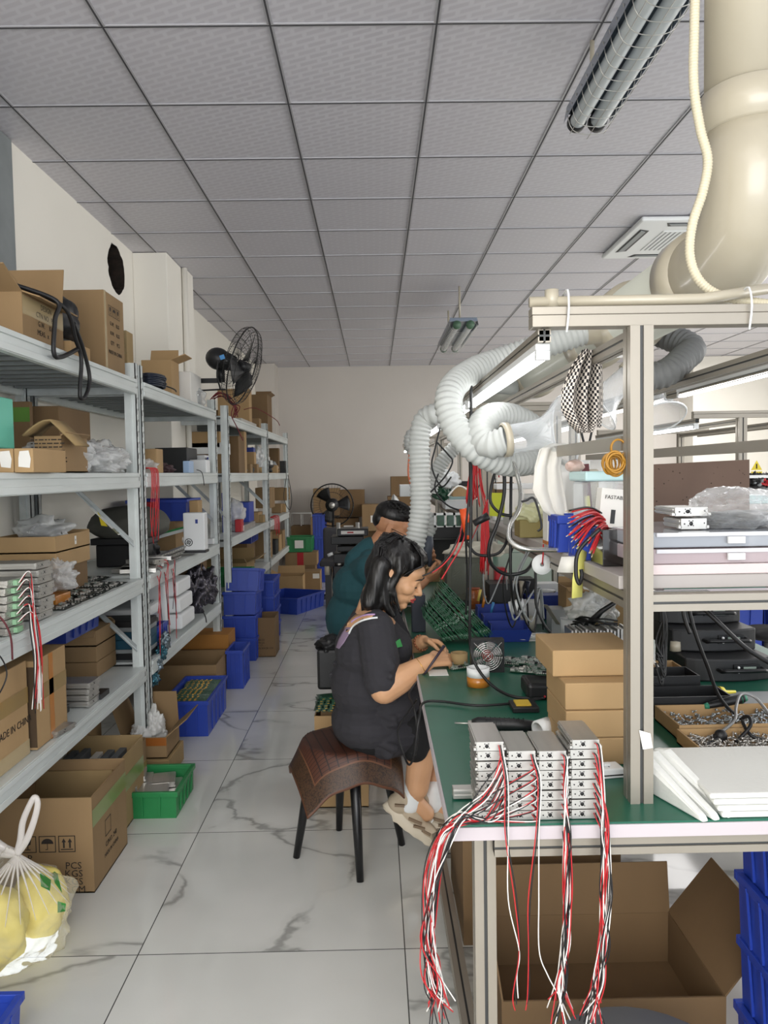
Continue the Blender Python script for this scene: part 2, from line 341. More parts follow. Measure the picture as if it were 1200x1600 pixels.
def rack(y0, y1, label, braces=()):
    root = T('storage_rack', label, 'rack', ((XF+XB)/2, (y0+y1)/2, 0), group='grey steel racks along the left wall')
    for y in (y0+.02, y1-.02):
        upright(root, XF, y, 1, True); upright(root, XB+.05, y, 1, False)
        for z in TIER: MB().box(XB+.04, XF-.05, y-.012, y+.012, z-.07, z-.03).build('side_bar', STEEL, root)
    for i, z in enumerate(TIER):
        beam(root, XF-.002, y0+.04, y1-.04, z); beam(root, XB+.03, y0+.04, y1-.04, z, 'rear_beam')
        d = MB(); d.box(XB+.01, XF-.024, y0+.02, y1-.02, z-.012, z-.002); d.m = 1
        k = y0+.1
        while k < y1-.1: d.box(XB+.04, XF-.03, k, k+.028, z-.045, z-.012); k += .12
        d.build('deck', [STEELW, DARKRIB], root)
    for (y, z) in braces:
        b = MB().bar((XF-.30, y-.012, z), (XF-.03, y-.012, z-.27), .006, .034, (0, 1, 0)); b.bar((XF-.30, y-.02, z+.012), (XF-.03, y-.02, z-.258), .02, .004, (0, 1, 0)); b.build('brace', STEEL, root)
    return root
rk1 = rack(1.72, 3.76, 'nearest steel rack on the left, its front posts cut by the photo edge', [(3.74, 1.37), (3.74, .87)])
rk2 = rack(3.80, 5.60, 'second steel rack, holding the white printer', [(5.58, 1.37), (5.58, .87)])
rk3 = rack(6.03, 8.22, 'third steel rack, below the wall fan and behind the stacked blue crates', [(6.06, 1.37), (8.2, 1.37)])
rk4 = rack(8.25, 10.15, 'farthest steel rack, end post by the far wall boxes', [(8.27, 1.37)])
s = MB(); b0 = V((XF-.22, 3.70, 1.29)); s.bar(b0, b0+V((.13, 0, -.13)), .002, .034, (0, 1, 0)); s.m = 1
s.prism([b0+V((.03, -.002, -.018)), b0+V((.075, -.002, -.09)), b0+V((.045, -.002, -.085))], (0, -.001, 0)); s.m = 2
s.bar(b0+V((.10, -.002, -.10)), b0+V((.125, -.002, -.125)), .002, .03, (0, 1, 0))
s.build('warning_sticker', [WHITE, mat('warning_yellow', '#d8c21f', .5), mat('olive_print', '#7a7a22', .5)], rk1)
# ceiling cassette air conditioner
a0 = at(1003, 337, z=CEIL); ac = T('ceiling_air_conditioner', 'white square air conditioner cassette set in the ceiling behind the pipe', 'air conditioner', (a0.x+.45, a0.y+.45, CEIL-.03))
x0, y0 = a0.x, a0.y; b = MB(); b.box(x0, x0+.9, y0, y0+.9, CEIL-.032, CEIL-.002); b.build('panel', WHITEP, ac, bevel=.012)
for k in range(4):
    M = Matrix.Translation((x0+.45, y0+.45, 0)) @ Matrix.Rotation(k*pi/2, 4, 'Z')
    g = MB(); pts = [(-.27, -.40), (.27, -.40), (.24, -.33), (-.24, -.33)]; g.prism([M @ V((p[0], p[1], CEIL-.0335)) for p in pts], (0, 0, .001)); g.build('outlet', BLACKP, ac)
    l = MB().prism([M @ V((p[0]*.93, p[1]+.012 if p[1] < -.35 else p[1]-.02, CEIL-.038)) for p in pts], (0, 0, .004)); l.build('louvre', GREYP, ac)
g = MB(); g.box(x0+.22, x0+.68, y0+.22, y0+.68, CEIL-.036, CEIL-.031)
for i in range(14): g.m = 1; g.box(x0+.24+i*.032, x0+.25+i*.032, y0+.24, y0+.66, CEIL-.0375, CEIL-.035)
g.build('intake_grille', [WHITEP, GREYP], ac)
# ceiling twin-tube lamps (off) with wire guards
GL = film('lamp_tube_glass', '#dfe6ea', .5, .05); BODYB = mat('bluish_reflector', '#7e8894', .25, .7)
def ceil_lamp(c, L, label, green, wide=.17):
    root = T('ceiling_lamp', label, 'ceiling lamp', c, group='unlit twin tube ceiling lamps'); x, y, z = c
    r = MB(); r.prism([(x-wide/2, y, z), (x-wide/2-.008, y, z-.035), (x-wide/2+.005, y, z+.03), (x+wide/2-.005, y, z+.03), (x+wide/2+.008, y, z-.03), (x+wide/2, y, z)], (0, L, 0)); r.build('housing', BODYB, root)
    for s in (-1, 1):
        t = MB().tube([(x+s*wide*.24, y, z-.03), (x+s*wide*.24, y+L, z-.03)], .031, 16, cap=False); t.build('glass_tube', GL, root)
        t = MB().tube([(x+s*wide*.24, y+.01, z-.03), (x+s*wide*.24, y+L-.01, z-.03)], .014, 10); t.build('lamp_tube', mat('unlit_tube', '#d3d6d2', .3), root)
        for yy in (y-.012, y+L-.02): MB().cyl((x+s*wide*.24, yy, z-.03), (x+s*wide*.24, yy+.035, z-.03), .036).build('end_cap', green or BLACKP, root)
    g = MB(); k = 0
    while k*.07 < L:
        yy = y+.02+k*.07; g.tube([(x-wide/2-.005, yy, z), (x-wide*.4, yy, z-.075), (x, yy, z-.095), (x+wide*.4, yy, z-.075), (x+wide/2+.005, yy, z)], .0016, 5, fine=4); k += 1
    for dx, dz in ((-.4, -.075), (0, -.095), (.4, -.075)): g.tube([(x+wide*dx, y, z+dz), (x+wide*dx, y+L, z+dz)], .0014, 5)
    g.build('wire_guard', SILV, root)
    for yy in (y+.12, y+L-.15): MB().cyl((x-.02, yy, z+.02), (x-.02, yy, CEIL), .009, n=8).build('hanging_rod', CREAM, root)
    return root
c = at(917, 195, z=2.80); ceil_lamp((c.x+.0, c.y-1.25, 2.84), 1.25, 'big unlit twin tube lamp in a wire guard near the cream pipe', None)
ceil_lamp((.785, 6.8, 2.72), 1.3, 'small far twin tube lamp with green end caps hanging from the ceiling', mat('lamp_green', '#4d6a54', .5), .24)
# ------------------------------------------------------------------ builders for cartons, crates, bags, boards, modules
def face_M(face, w, d):
    """matrix from (u right, v up, 0) on a face to local space of a box centred on x,y with base z=0"""
    if face == 'front': return Matrix(((1, 0, 0, 0), (0, 0, -1, -d/2-.0012), (0, 1, 0, 0), (0, 0, 0, 1)))
    if face == 'right': return Matrix(((0, 0, 1, w/2+.0012), (1, 0, 0, 0), (0, 1, 0, 0), (0, 0, 0, 1)))
    if face == 'left': return Matrix(((0, 0, -1, -w/2-.0012), (-1, 0, 0, 0), (0, 1, 0, 0), (0, 0, 0, 1)))
    if face == 'top': return Matrix(((1, 0, 0, 0), (0, 1, 0, 0), (0, 0, 1, w), (0, 0, 0, 1)))
def text_mesh(body, size, extrude=.0002):
    cu = bpy.data.curves.new('t', 'FONT'); cu.body = body; cu.size = size; cu.extrude = extrude; cu.align_x = 'CENTER'; cu.align_y = 'CENTER'; cu.resolution_u = 2
    o = bpy.data.objects.new('t', cu); C.objects.link(o); dg = bpy.context.evaluated_depsgraph_get()
    me = bpy.data.meshes.new_from_object(o.evaluated_get(dg)); bpy.data.objects.remove(o); bpy.data.curves.remove(cu); return me
def put_text(root, body, size, M, m=INK, name='printed_text'):
    me = text_mesh(body, size); me.name = name; me.materials.clear(); me.materials.append(m); me.transform(M)
    o = bpy.data.objects.new(name, me); C.objects.link(o); o.parent = root; return o
def frame2(mb, M, x0, y0, x1, y1, t):
    for a in ((x0, y0, x1, y0+t), (x0, y1-t, x1, y1), (x0, y0, x0+t, y1), (x1-t, y0, x1, y1)): rect2(mb, M, *a)
def rect2(mb, M, x0, y0, x1, y1): mb.add([M @ V((x0, y0, 0)), M @ V((x1, y0, 0)), M @ V((x1, y1, 0)), M @ V((x0, y1, 0))], [(0, 1, 2, 3)])
def poly2(mb, M, pts): mb.add([M @ V((p[0], p[1], 0)) for p in pts], [tuple(range(len(pts)))])
def care_icons(root, M, s, kinds='gua', x=0, m=INK):
    mb = MB()
    for i, k in enumerate(kinds):
        cx = x+i*s*1.15; frame2(mb, M, cx-s/2, -s/2, cx+s/2, s/2, s*.05)
        if k == 'u':
            poly2(mb, M, [(cx+cos(a)*s*.36, sin(a)*s*.32+s*.02) for a in [pi*j/10 for j in range(11)]]); rect2(mb, M, cx-s*.02, -s*.32, cx+s*.02, s*.05); rect2(mb, M, cx-s*.12, -s*.34, cx+s*.02, -s*.3)
        elif k == 'a':
            for q in (-.18, .18):
                rect2(mb, M, cx+(q-.05)*s, -s*.25, cx+(q+.05)*s, s*.1); poly2(mb, M, [(cx+(q-.13)*s, s*.1), (cx+(q+.13)*s, s*.1), (cx+q*s, s*.34)])
            rect2(mb, M, cx-s*.36, -s*.36, cx+s*.36, -s*.3)
        else:
            poly2(mb, M, [(cx-s*.2, s*.34), (cx-s*.16, 0), (cx, -s*.08), (cx+s*.16, 0), (cx+s*.2, s*.34)]); rect2(mb, M, cx-s*.025, -s*.3, cx+s*.025, 0); rect2(mb, M, cx-s*.15, -s*.34, cx+s*.15, -s*.29)
    return mb.build('printed_icons', m, root, world=False)
def carton(bx, label, k=0, flaps=None, tape=None, rz=0, group=None, name='cardboard_box', seam=None, th=.005, inner=True):
    """bx = (x0,x1,y0,y1,z,h). flaps: {'n','s','e','w': (angle from upright outwards, length)} makes it open."""
    x0, x1, y0, y1, z, h = bx; w, d = abs(x1-x0), abs(y1-y0)
    root = T(name, label, 'box', ((x0+x1)/2, (y0+y1)/2, z), rz, group); M = KR[k] if isinstance(k, int) else k
    mb = MB()
    if flaps is None:
        mb.box(-w/2, w/2, -d/2, d/2, 0, h); mb.build('body', M, root, False, bevel=.003)
        if seam == 'x': s = MB(); s.box(-w/2+.002, w/2-.002, -.001, .001, h-.002, h+.0006); s.build('seam', KR[2], root, False)
    else:
        mb.box(-w/2, w/2, -d/2, -d/2+th, 0, h); mb.box(-w/2, w/2, d/2-th, d/2, 0, h); mb.box(-w/2, -w/2+th, -d/2+th, d/2-th, 0, h); mb.box(w/2-th, w/2, -d/2+th, d/2-th, 0, h); mb.box(-w/2, w/2, -d/2, d/2, 0, th)
        mb.build('body', M, root, False)
        for s, (ang, ln) in flaps.items():
            a = R_(ang); f = MB(); o = sin(a)*ln; u = cos(a)*ln
            nrm = V((0, 0, 0)); c = .004
            if s == 's': q = [(-w/2, -d/2, h), (w/2, -d/2, h), (w/2-c, -d/2-o, h+u), (-w/2+c, -d/2-o, h+u)]; nrm = V((0, cos(a), sin(a)))
            if s == 'n': q = [(-w/2, d/2, h), (w/2, d/2, h), (w/2-c, d/2+o, h+u), (-w/2+c, d/2+o, h+u)]; nrm = V((0, -cos(a), sin(a)))
            if s == 'e': q = [(w/2, -d/2, h), (w/2, d/2, h), (w/2+o, d/2-c, h+u), (w/2+o, -d/2+c, h+u)]; nrm = V((-cos(a), 0, sin(a)))
            if s == 'w': q = [(-w/2, -d/2, h), (-w/2, d/2, h), (-w/2-o, d/2-c, h+u), (-w/2-o, -d/2+c, h+u)]; nrm = V((cos(a), 0, sin(a)))
            f.prism(q, nrm*th*.9); f.build('flap', M, root, False)
    if tape:
        for tm, face, a0, a1, dirn in tape:   # strip on a face: dirn 'v' at u in a0..a1, 'h' at v in a0..a1 (fractions)
            t = MB(); F = face_M(face, h+.0008 if face == 'top' else w, d); W = w if face in ('front', 'top') else d; Hh = d if face == 'top' else h
            lo = -Hh/2 if face == 'top' else 0
            if dirn == 'v': rect2(t, F, (a0-.5)*W, lo, (a1-.5)*W, lo+Hh)
            else: rect2(t, F, -W/2, lo+a0*Hh, W/2, lo+a1*Hh)
            t.build('tape', tm, root, False)
    root['_w'] = w; root['_d'] = d; return root
def cleanup_props():
    for o in bpy.data.objects:
        for k in ('_w', '_d'):
            if k in o: del o[k]
def FM(root, face, u, v):
    return face_M(face, root['_w'], root['_d']) @ Matrix.Translation((u, v, 0))
def paper(root, face, u, v, w, h, m=WHITE, name='paper_label'):
    t = MB(); rect2(t, FM(root, face, u, v), -w/2, -h/2, w/2, h/2); return t.build(name, m, root, False)
def crate(bx, label, m=BLUE, rz=0, group=None, name='plastic_crate', taper=.93, tilt=None, ribs=(4, 5)):
    x0, x1, y0, y1, z, h = bx; w, d = abs(x1-x0), abs(y1-y0); root = T(name, label, 'crate', ((x0+x1)/2, (y0+y1)/2, z), rz, group)
    if tilt: root.rotation_euler = tilt
    mb = MB(); t = .006
    def ring(s, zz, off=0): return [(-w/2*s+off, -d/2*s+off, zz), (w/2*s-off, -d/2*s+off, zz), (w/2*s-off, d/2*s-off, zz), (-w/2*s+off, d/2*s-off, zz)]
    o0, o1, i0, i1 = ring(taper, 0), ring(1, h-.012, .008), ring(taper, .006, t), ring(1, h-.012, .008+t)
    mb.add(o0+o1+i0+i1, [(0, 3, 2, 1)]+[(i, (i+1) % 4, 4+(i+1) % 4, 4+i) for i in range(4)]+[(8, 9, 10, 11)]+[(8+i, 12+i, 12+(i+1) % 4, 8+(i+1) % 4) for i in range(4)])
    for sx, n in ((1, ribs[0]), (-1, ribs[0])):
        for i in range(1, n):
            u = (i/n-.5)
            mb.prism([(u*w*taper-.004, sx*d/2*taper, .01), (u*w*taper+.004, sx*d/2*taper, .01), (u*w+.004, sx*(d/2-.004), h-.014), (u*w-.004, sx*(d/2-.004), h-.014)], (0, sx*.006, 0))
    for sx in (1, -1):
        for i in range(1, ribs[1]):
            u = (i/ribs[1]-.5)
            mb.prism([(sx*w/2*taper, u*d*taper-.004, .01), (sx*w/2*taper, u*d*taper+.004, .01), (sx*(w/2-.004), u*d+.004, h-.014), (sx*(w/2-.004), u*d-.004, h-.014)], (sx*.006, 0, 0))
    mb.build('body', m, root, False)
    r = MB(); q = .016
    for a in ((-w/2, w/2, -d/2, -d/2+q), (-w/2, w/2, d/2-q, d/2), (-w/2, -w/2+q, -d/2+q, d/2-q), (w/2-q, w/2, -d/2+q, d/2-q)): r.box(*a, h-.022, h)
    r.build('rim', m, root, False, bevel=.002); return root
def blob_mesh(size, seed, crumple=.25, sub=4, flat=True, freq=2.2, pinch=None):
    bm = bmesh.new(); bmesh.ops.create_icosphere(bm, subdivisions=sub, radius=1); s = V(size)/2
    for v in bm.verts:
        p = v.co.copy(); q = p*freq+V((seed*3.1, seed*1.7, seed)); k = 1+crumple*noise.noise(q)+crumple*.6*abs(noise.noise(q*2.3))-crumple*.3*abs(noise.noise(q*4.9))
        p *= k
        if flat: p.z = max(p.z, -.75)+.75; p.z /= 1.75
        if pinch and p.z > .6: f = 1-pinch*((p.z-.6)/.4 if p.z < 1 else 1); p.x *= max(f, .1); p.y *= max(f, .1)
        v.co = V((p.x*s.x, p.y*s.y, p.z*size[2] if flat else p.z*s.z))
    me = bpy.data.meshes.new('blob'); bm.to_mesh(me); bm.free()
    me.polygons.foreach_set('use_smooth', [True]*len(me.polygons)); return me
def blob(loc, size, m, label, cat='bag', seed=1, name='plastic_bag', rz=0, parent=None, group=None, **kw):
    me = blob_mesh(size, seed, **kw); me.name = name; me.materials.append(m); o = bpy.data.objects.new(name, me); C.objects.link(o)
    if parent is not None:
        o.parent = parent; q = parent; off = V(loc)
        while q is not None: off = off-q.location; q = q.parent
        o.location = off
    else: o.location = loc; tag(o, label, cat, group)
    o.rotation_euler[2] = rz; return o
def cable(pts, r, m, label, cat='cable', group=None, name='cable', n=7, fine=8, parent=None):
    o = MB().tube(pts, r, n, fine=fine).build(name, m, parent)
    if parent is None: tag(o, label, cat, group)
    return o
def bxs(x0, x1, y0, y1, z0, z1, m, label, cat, name, bevel=.002, group=None, rz=0):
    o = MB().box(x0, x1, y0, y1, z0, z1).build(name, m, bevel=bevel); o.rotation_euler[2] = rz; return tag(o, label, cat, group)
ORD = ['first', 'second', 'third', 'fourth', 'fifth', 'sixth', 'seventh', 'eighth', 'ninth', 'tenth', 'eleventh', 'twelfth', 'thirteenth', 'fourteenth', 'fifteenth', 'sixteenth', 'seventeenth', 'eighteenth', 'nineteenth', 'twentieth']
ORD += ['twenty-'+q for q in ORD[:9]]+['thirtieth']
# printed circuit board: green plate with a components part
def board(w, d, seed=0, dark=False, n=22):
    rd = random.Random(seed); root = T('circuit_board', '', 'circuit board')
    MB().box(-w/2, w/2, -d/2, d/2, 0, .0018).build('board', PCBD if dark else PCBG, root, False)
    c = MB()
    for i in range(n):
        x, y = rd.uniform(-w*.44, w*.44), rd.uniform(-d*.44, d*.44); a, b, h = rd.uniform(.002, .010), rd.uniform(.002, .008), rd.uniform(.002, .009)
        c.m = rd.choice((0, 0, 1, 2)); c.box(x-a, x+a, y-b, y+b, .0018, .0018+h)
    for i in range(10):
        c.m = 0; x = (i/9-.5)*w*.86
        for y in (-d*.46, d*.46): c.cyl((x, y, .0018), (x, y, .006), .0022, n=6)
    c.build('components', [SILV, BLACKP, COMP], root, False); return root
def place(o, loc, rot, label, group=None):
    o.location = loc; o.rotation_euler = rot; o['label'] = label
    if group: o['group'] = group
    return o
# aluminium power module: case, end plate with socket holes
def module(w, d, h, face='y-'):
    root = T('power_module', '', 'metal module'); c = MB(); c.box(-w/2+.003, w/2-.003, -d/2, d/2, .002, h-.002); c.box(-w/2, w/2, -d/2+.004, d/2-.004, .005, h*.45); c.box(-w/2, w/2, -d/2+.004, d/2-.004, h*.6, h-.0035)
    c.build('case', SILV, root, False, bevel=.0008)
    e = MB(); e.box(-w/2+.002, w/2-.002, -d/2-.0025, -d/2, .001, h-.001)
    for i in range(-1, 2, 2): e.box(w/2*i-.003, w/2*i+.003, -d/2-.0025, -d/2+.01, .002, h*.35)
    e.m = 1
    for x, z, r in ((-w*.1, h*.52, .0038), (-w*.34, h*.5, .0014), (-w*.17, h*.75, .0011), (-w*.04, h*.75, .0011), (-w*.2, h*.35, .0011), (-w*.02, h*.35, .0011), (w*.38, h*.55, .0012)):
        e.cyl((x, -d/2-.0032, z), (x, -d/2-.002, z), r, n=10)
    e.build('end_plate', [SILV, BLACKP], root, False); return root
# ------------------------------------------------------------------ rack 1 top deck (z 1.89)
Z4, Z3, Z2, Z1 = 1.89, 1.45, .95, .525
xr = -1.15
y0 = at(36, 520, x=xr).y; y1 = at(85, 520, x=xr).y
b = carton((-1.62, xr, y0, y1+.08, Z4, .155), 'open printed carton with raised flaps at the left end of the top deck', 1, {'e': (108, .06), 'n': (14, .17), 's': (62, .13)}, tape=[(TAPECLR, 'right', .55, .95, 'h')])
M = FM(b, 'right', 0, .10)
for i, s in enumerate(('DESIGN', 'CTN NO.  PCS', 'G.W.     KGS', 'MEAS.  x   CM')): put_text(b, s, .026, FM(b, 'right', .02, .132-.03*i))
y2 = at(120, 520, x=-1.13).y
bxs(-1.40, -1.13, y1+.1, y1+.30, Z4, Z4+.055, KR[0], 'low flat carton under the black strap bag on the top deck', 'box', 'cardboard_box')
sb = T('strap_bag', 'black bag with grey lining slumped on the low carton of the top deck', 'bag', (-1.24, y1+.2, Z4+.055))
blob((-1.25, y1+.2, Z4+.055), (.22, .2, .17), GREYF, '', seed=3, name='lining', parent=sb, crumple=.15)
blob((-1.235, y1+.17, Z4+.07), (.2, .2, .19), BLACKP, '', seed=4, name='body', parent=sb, crumple=.2)
P = [at(*q, x=-1.09) for q in ((72, 442), (88, 470), (86, 500), (84, 550), (95, 558), (122, 545))]
MB().tube([P[0]+V((-.12, 0, 0))]+P[1:], .008, 8, fine=8).build('strap', RUBBER, sb)
P = [at(*q, x=-1.085) for q in ((80, 448), (100, 480), (118, 530), (127, 560), (125, 605), (126, 622), (134, 618), (140, 590), (130, 545), (115, 505))]
MB().tube([P[0]+V((-.1, 0, 0))]+P[1:], .0075, 8, fine=8).build('strap', RUBBER, sb)
c = at(165, 560, x=xr).y; c2 = at(195, 560, x=xr).y; hC = at(165, 452, y=c).z-Z4
b = carton((at(96, 500, y=c).x, xr, c, c2, Z4, hC), 'closed brown carton with a drawn triangle and shipping marks, before the hole in the wall', 1)
t = MB(); Mx = FM(b, 'front', -.05, hC*.55)
for a, q in (((-.055, .022), (.02, 0)), ((.02, 0), (-.03, -.018))): t.bar(Mx @ V((*a, 0)), Mx @ V((*q, 0)), .003, .001)
t.build('marker_line', INK, b, False)
care_icons(b, FM(b, 'right', -.055, hC-.075), .045, 'gug')
for i in range(4): put_text(b, ('G.W.    KGS', 'N.W.    KGS', 'QTY     PCS', 'MADE IN CHINA')[i], .024, FM(b, 'right', 0, hC-.13-.042*i))
t = MB(); rect2(t, FM(b, 'right', -b['_d']/2+.012, 0), -.012, .0, .012, hC); t.build('tape', TAPECLR, b, False)
y3 = at(199, 560, x=-1.19).y
b = carton((-1.33, -1.19, y3, y3+.10, Z4, at(205, 516, y=y3).z-Z4), 'small taped carton between the triangle carton and the rack posts', 3, tape=[(TAPECLR, 'front', .55, 1, 'h')])
put_text(b, '7', .05, FM(b, 'front', .02, .03), REDINK)
# rack 2 top deck
def deckbox(px0, px1, pxd, yt, X, z, label, k=0, **kw):
    """closed or open carton whose front right edge stands at x=X on deck z; px0..px1 front, px1..pxd side"""
    Y = at(px1, 739, x=X).y; Y1 = at(pxd, 739, x=X).y; x0 = max(at(px0, 739, y=Y).x, XB+.02); h = at(px1, yt, y=Y).z-z
    return carton((x0, X, Y, max(Y1, Y+.03), z, h), label, k, **kw)
b = deckbox(226, 272, 284, 562, -1.2, Z4, 'open carton with red print at the near end of the second top deck', 0, flaps={'n': (15, .09), 'e': (70, .09)})
for i, s in enumerate(('KE', 'DI', 'YI')): put_text(b, s, .035, FM(b, 'front', -.05+i*.045, .04), REDINK)
b = deckbox(262, 302, 318, 580, -1.14, Z4, 'plain white carton on the second top deck', WHITE)
cb = T('cable_coil', 'coil of black cable in film lying on the second top deck', 'cable', (-1.15, 4.12, Z4))
t = MB()
for j in range(7):
    t.tube([(-1.14+cos(a)*(.05+.003*(j % 3)), 4.12+sin(a)*(.11+.004*(j % 2)), Z4+.008+.009*j) for a in [2*pi*i/30 for i in range(31)]], .005, 6)
t.build('loops', NAVY, cb)
t = MB().tube([(-1.10, 4.2, Z4+.02), (-1.08, 4.3, Z4+.012), (-1.09, 4.38, Z4+.008)], .004, 6, fine=5); t.build('plug_lead', RUBBER, cb)
blob((-1.19, 5.2, Z4), (.16, .22, .13), BAGM, 'clear bag of tan parts at the far end of the second top deck', seed=11)
bxs(-1.24, -1.14, 5.14, 5.26, Z4, Z4+.10, KR[0], 'tan carton inside the clear bag below the wall fan', 'box', 'cardboard_box')
bxs(-1.66, -1.45, 4.7, 5.1, Z4, Z4+.18, KR[2], 'brown carton at the wall behind the plain white carton', 'box', 'cardboard_box')
# rack 3 top deck
b = deckbox(343, 392, 396, 607, -1.20, Z4, 'tan carton with red cord over it below the wall fan', 0, tape=[(TAPECLR, 'front', .5, .6, 'v')])
care_icons(b, FM(b, 'front', .05, .06), .04, 'g')
b = deckbox(394, 420, 427, 616, -1.20, Z4, 'darker worn carton next to the red cord carton, on the far top deck', 2, flaps={'n': (20, .08), 'e': (60, .05)})
P = [at(*q, y=6.5) for q in ((345, 628), (355, 622), (365, 625), (372, 634), (381, 640), (377, 655), (385, 672), (394, 692))]
rc = T('wire_bundle', 'dark red cord bundle trailing over the tan carton and the deck edge', 'cord', P[0])
cr = mat('dark_red_cord', '#6d1622', .6); t = MB()
for j in range(6): t.tube([p+V((random.uniform(-.02, .02), random.uniform(-.03, .03)-.3, random.uniform(-.015, .02))) for p in P[:6]], .004, 5, fine=4)
t.build('bundle', cr, rc); t = MB().tube([p+V((0, -.45, 0)) for p in P[4:]], .004, 5, fine=4)
t.tube([at(381, 640, y=6.1), at(400, 638, y=6.1), at(430, 655, y=6.3), at(437, 665, y=6.3)], .003, 5, fine=4); t.build('loose_end', cr, rc)
bxs(-1.22, -1.13, 6.75, 7.6, Z4, Z4+.03, SILV, 'silver foil tray at the edge of the far top deck', 'tray', 'foil_tray')
for i, (X, Y, s, k, lb) in enumerate([(-1.3, 8.4, .16, 1, 'brown carton on the farthest top deck'), (-1.5, 7.7, .2, 2, 'dark carton by the wall on the farthest top deck')]): bxs(X-s/2, X+s/2, Y, Y+s, Z4, Z4+s*.9, KR[k], lb, 'box', 'cardboard_box')
# ------------------------------------------------------------------ rack 1, deck at 1.45
def item(px0, px1, yt, yb, X, z, m, label, cat, name, dep=.12, bev=.004, Y=None, **kw):
    """upright thing on a deck: front between px0..px1 at the plane where its right side is x=X"""
    if Y: X = min(at(px1, 739, y=Y).x, -1.135)
    Y = at(px1, 739, x=X).y; x0 = max(at(px0, 739, y=Y).x, XB+.02); h = at(px1, yt, y=Y).z-z
    return bxs(x0, X, Y, Y+dep, z, z+h, m, label, cat, name, bev, **kw)
tb = T('teal_box', 'tall teal box at the photo left edge, on the two small labelled cartons', 'box', (-1.30, 2.55, Z3+.075))
Y = 2.62; q = at(20, 617, y=Y+.14); q.z = at(18, 617, y=Y).z; MB().box(q.x-.10, q.x, Y, Y+.14, Z3+.085, q.z).build('body', TEAL, tb, bevel=.004); MB().box(q.x-.102, q.x-.075, Y-.002, Y+.1, Z3+.1, q.z+.006).build('edge_strip', GREYP, tb, bevel=.002)
for i, (a, bb) in enumerate(((-8, 20), (21, 51))):
    Y = 2.45; c = carton((at(a, 700, y=Y).x, at(bb, 700, y=Y).x, Y, Y+.26, Z3, .075), ('small square carton with a torn white label under the teal box', 'small square carton with a torn white label beside the one under the teal box')[i], 0, group='small labelled cartons')
    p_ = MB(); rd = random.Random(i); Mx = FM(c, 'front', .005, .042); poly2(p_, Mx, [(-.018+rd.uniform(-.004, .004), -.024), (.014, -.028), (.018, .0), (.012, .026), (-.016, .024), (-.02, .004)]); p_.build('torn_label', WHITE, c, False)
b = deckbox(20, 50, 53, 627, -1.36, Z3, 'tall brown carton with a green tape band behind the labelled cartons', 2, tape=[(mat('green_tape', '#4c7a1e', .5), 'front', .72, .92, 'h')])
Y = 3.0
b = carton((at(50, 660, y=3.25).x, at(93, 660, y=3.25).x, 3.25, 3.6, Z3, at(90, 634, y=3.25).z-Z3), 'dark creased carton leaning behind the split open carton', 2)
X1 = at(96, 700, y=2.8).x
b = carton((at(54, 700, y=2.8).x, X1, 2.8, 3.05, Z3, .13), 'printed carton with a drooping torn open flap on the middle deck', 1, flaps={'e': (55, .02)})
f = MB(); g = []
for i in range(9):
    t_ = i/8; g.append([V((X1-.13+.15*t_+.02*max(0, t_-.6)*4, 2.79+j*.13, Z3+.13+.055*sin(min(t_*1.5, 1)*pi/2)-max(0, t_-.62)*.24)) for j in range(2)])
f.sheet(g, .006).build('flap', KR[3], b)
pt = MB()
for i in range(7):
    u0 = -.06
    while u0 < .05: l_ = random.uniform(.006, .02); rect2(pt, FM(b, 'front', 0, .115-.013*i), u0, 0, u0+l_, .004); u0 += l_+.004
pt.build('printed_lines', INK, b, False)
blob((-1.42, 3.42, Z3), (.26, .25, .21), RUBBER, 'black sack behind the low open carton on the middle deck', 'sack', seed=8, name='black_sack', crumple=.2)
b = carton((-1.45, -1.2, 3.2, 3.6, Z3, .10), 'low open tray carton in front of the black sack', 2, flaps={'n': (8, .03), 'e': (80, .05)})
blob((-1.28, 2.76, Z3), (.12, .12, .055), BAGW, 'crumpled white film wad beside the second labelled carton', 'wrap', seed=9, name='plastic_wrap', crumple=.4)
bxs(-1.34, -1.16, 2.66, 3.1, Z3, Z3+.018, BLACKP, 'flat black plate at the front edge of the middle deck', 'plate', 'flat_plate')
for i in range(3):
    blob((-1.22+.02*(i % 2), 3.1+.2*i, Z3+.003), (.22, .36, .125), BAGM, ('clear bag of black cable nearest the flat black plate', 'clear bag of black cable, middle of three on the middle deck', 'clear bag of black cable bulging past the rack posts')[i], seed=20+i, crumple=.4, sub=5, group='clear bags of cable')
    t = MB()
    for j in range(5):
        a0 = random.uniform(0, 6); t.tube([(-1.2+.07*cos(a0+a), 3.05+.2*i+.09*sin(a0+a), Z3+.02+.012*j+.01*sin(a*3)) for a in [k*.5 for k in range(11)]], .005, 6, fine=2)
    tag(t.build('cable_bundle', [NAVY, GREYP][i % 2]), ('dark cable bundle in the bag nearest the flat black plate', 'grey cable bundle in the middle clear bag of the middle deck', 'dark cable bundle in the bag by the rack posts')[i], 'cable')
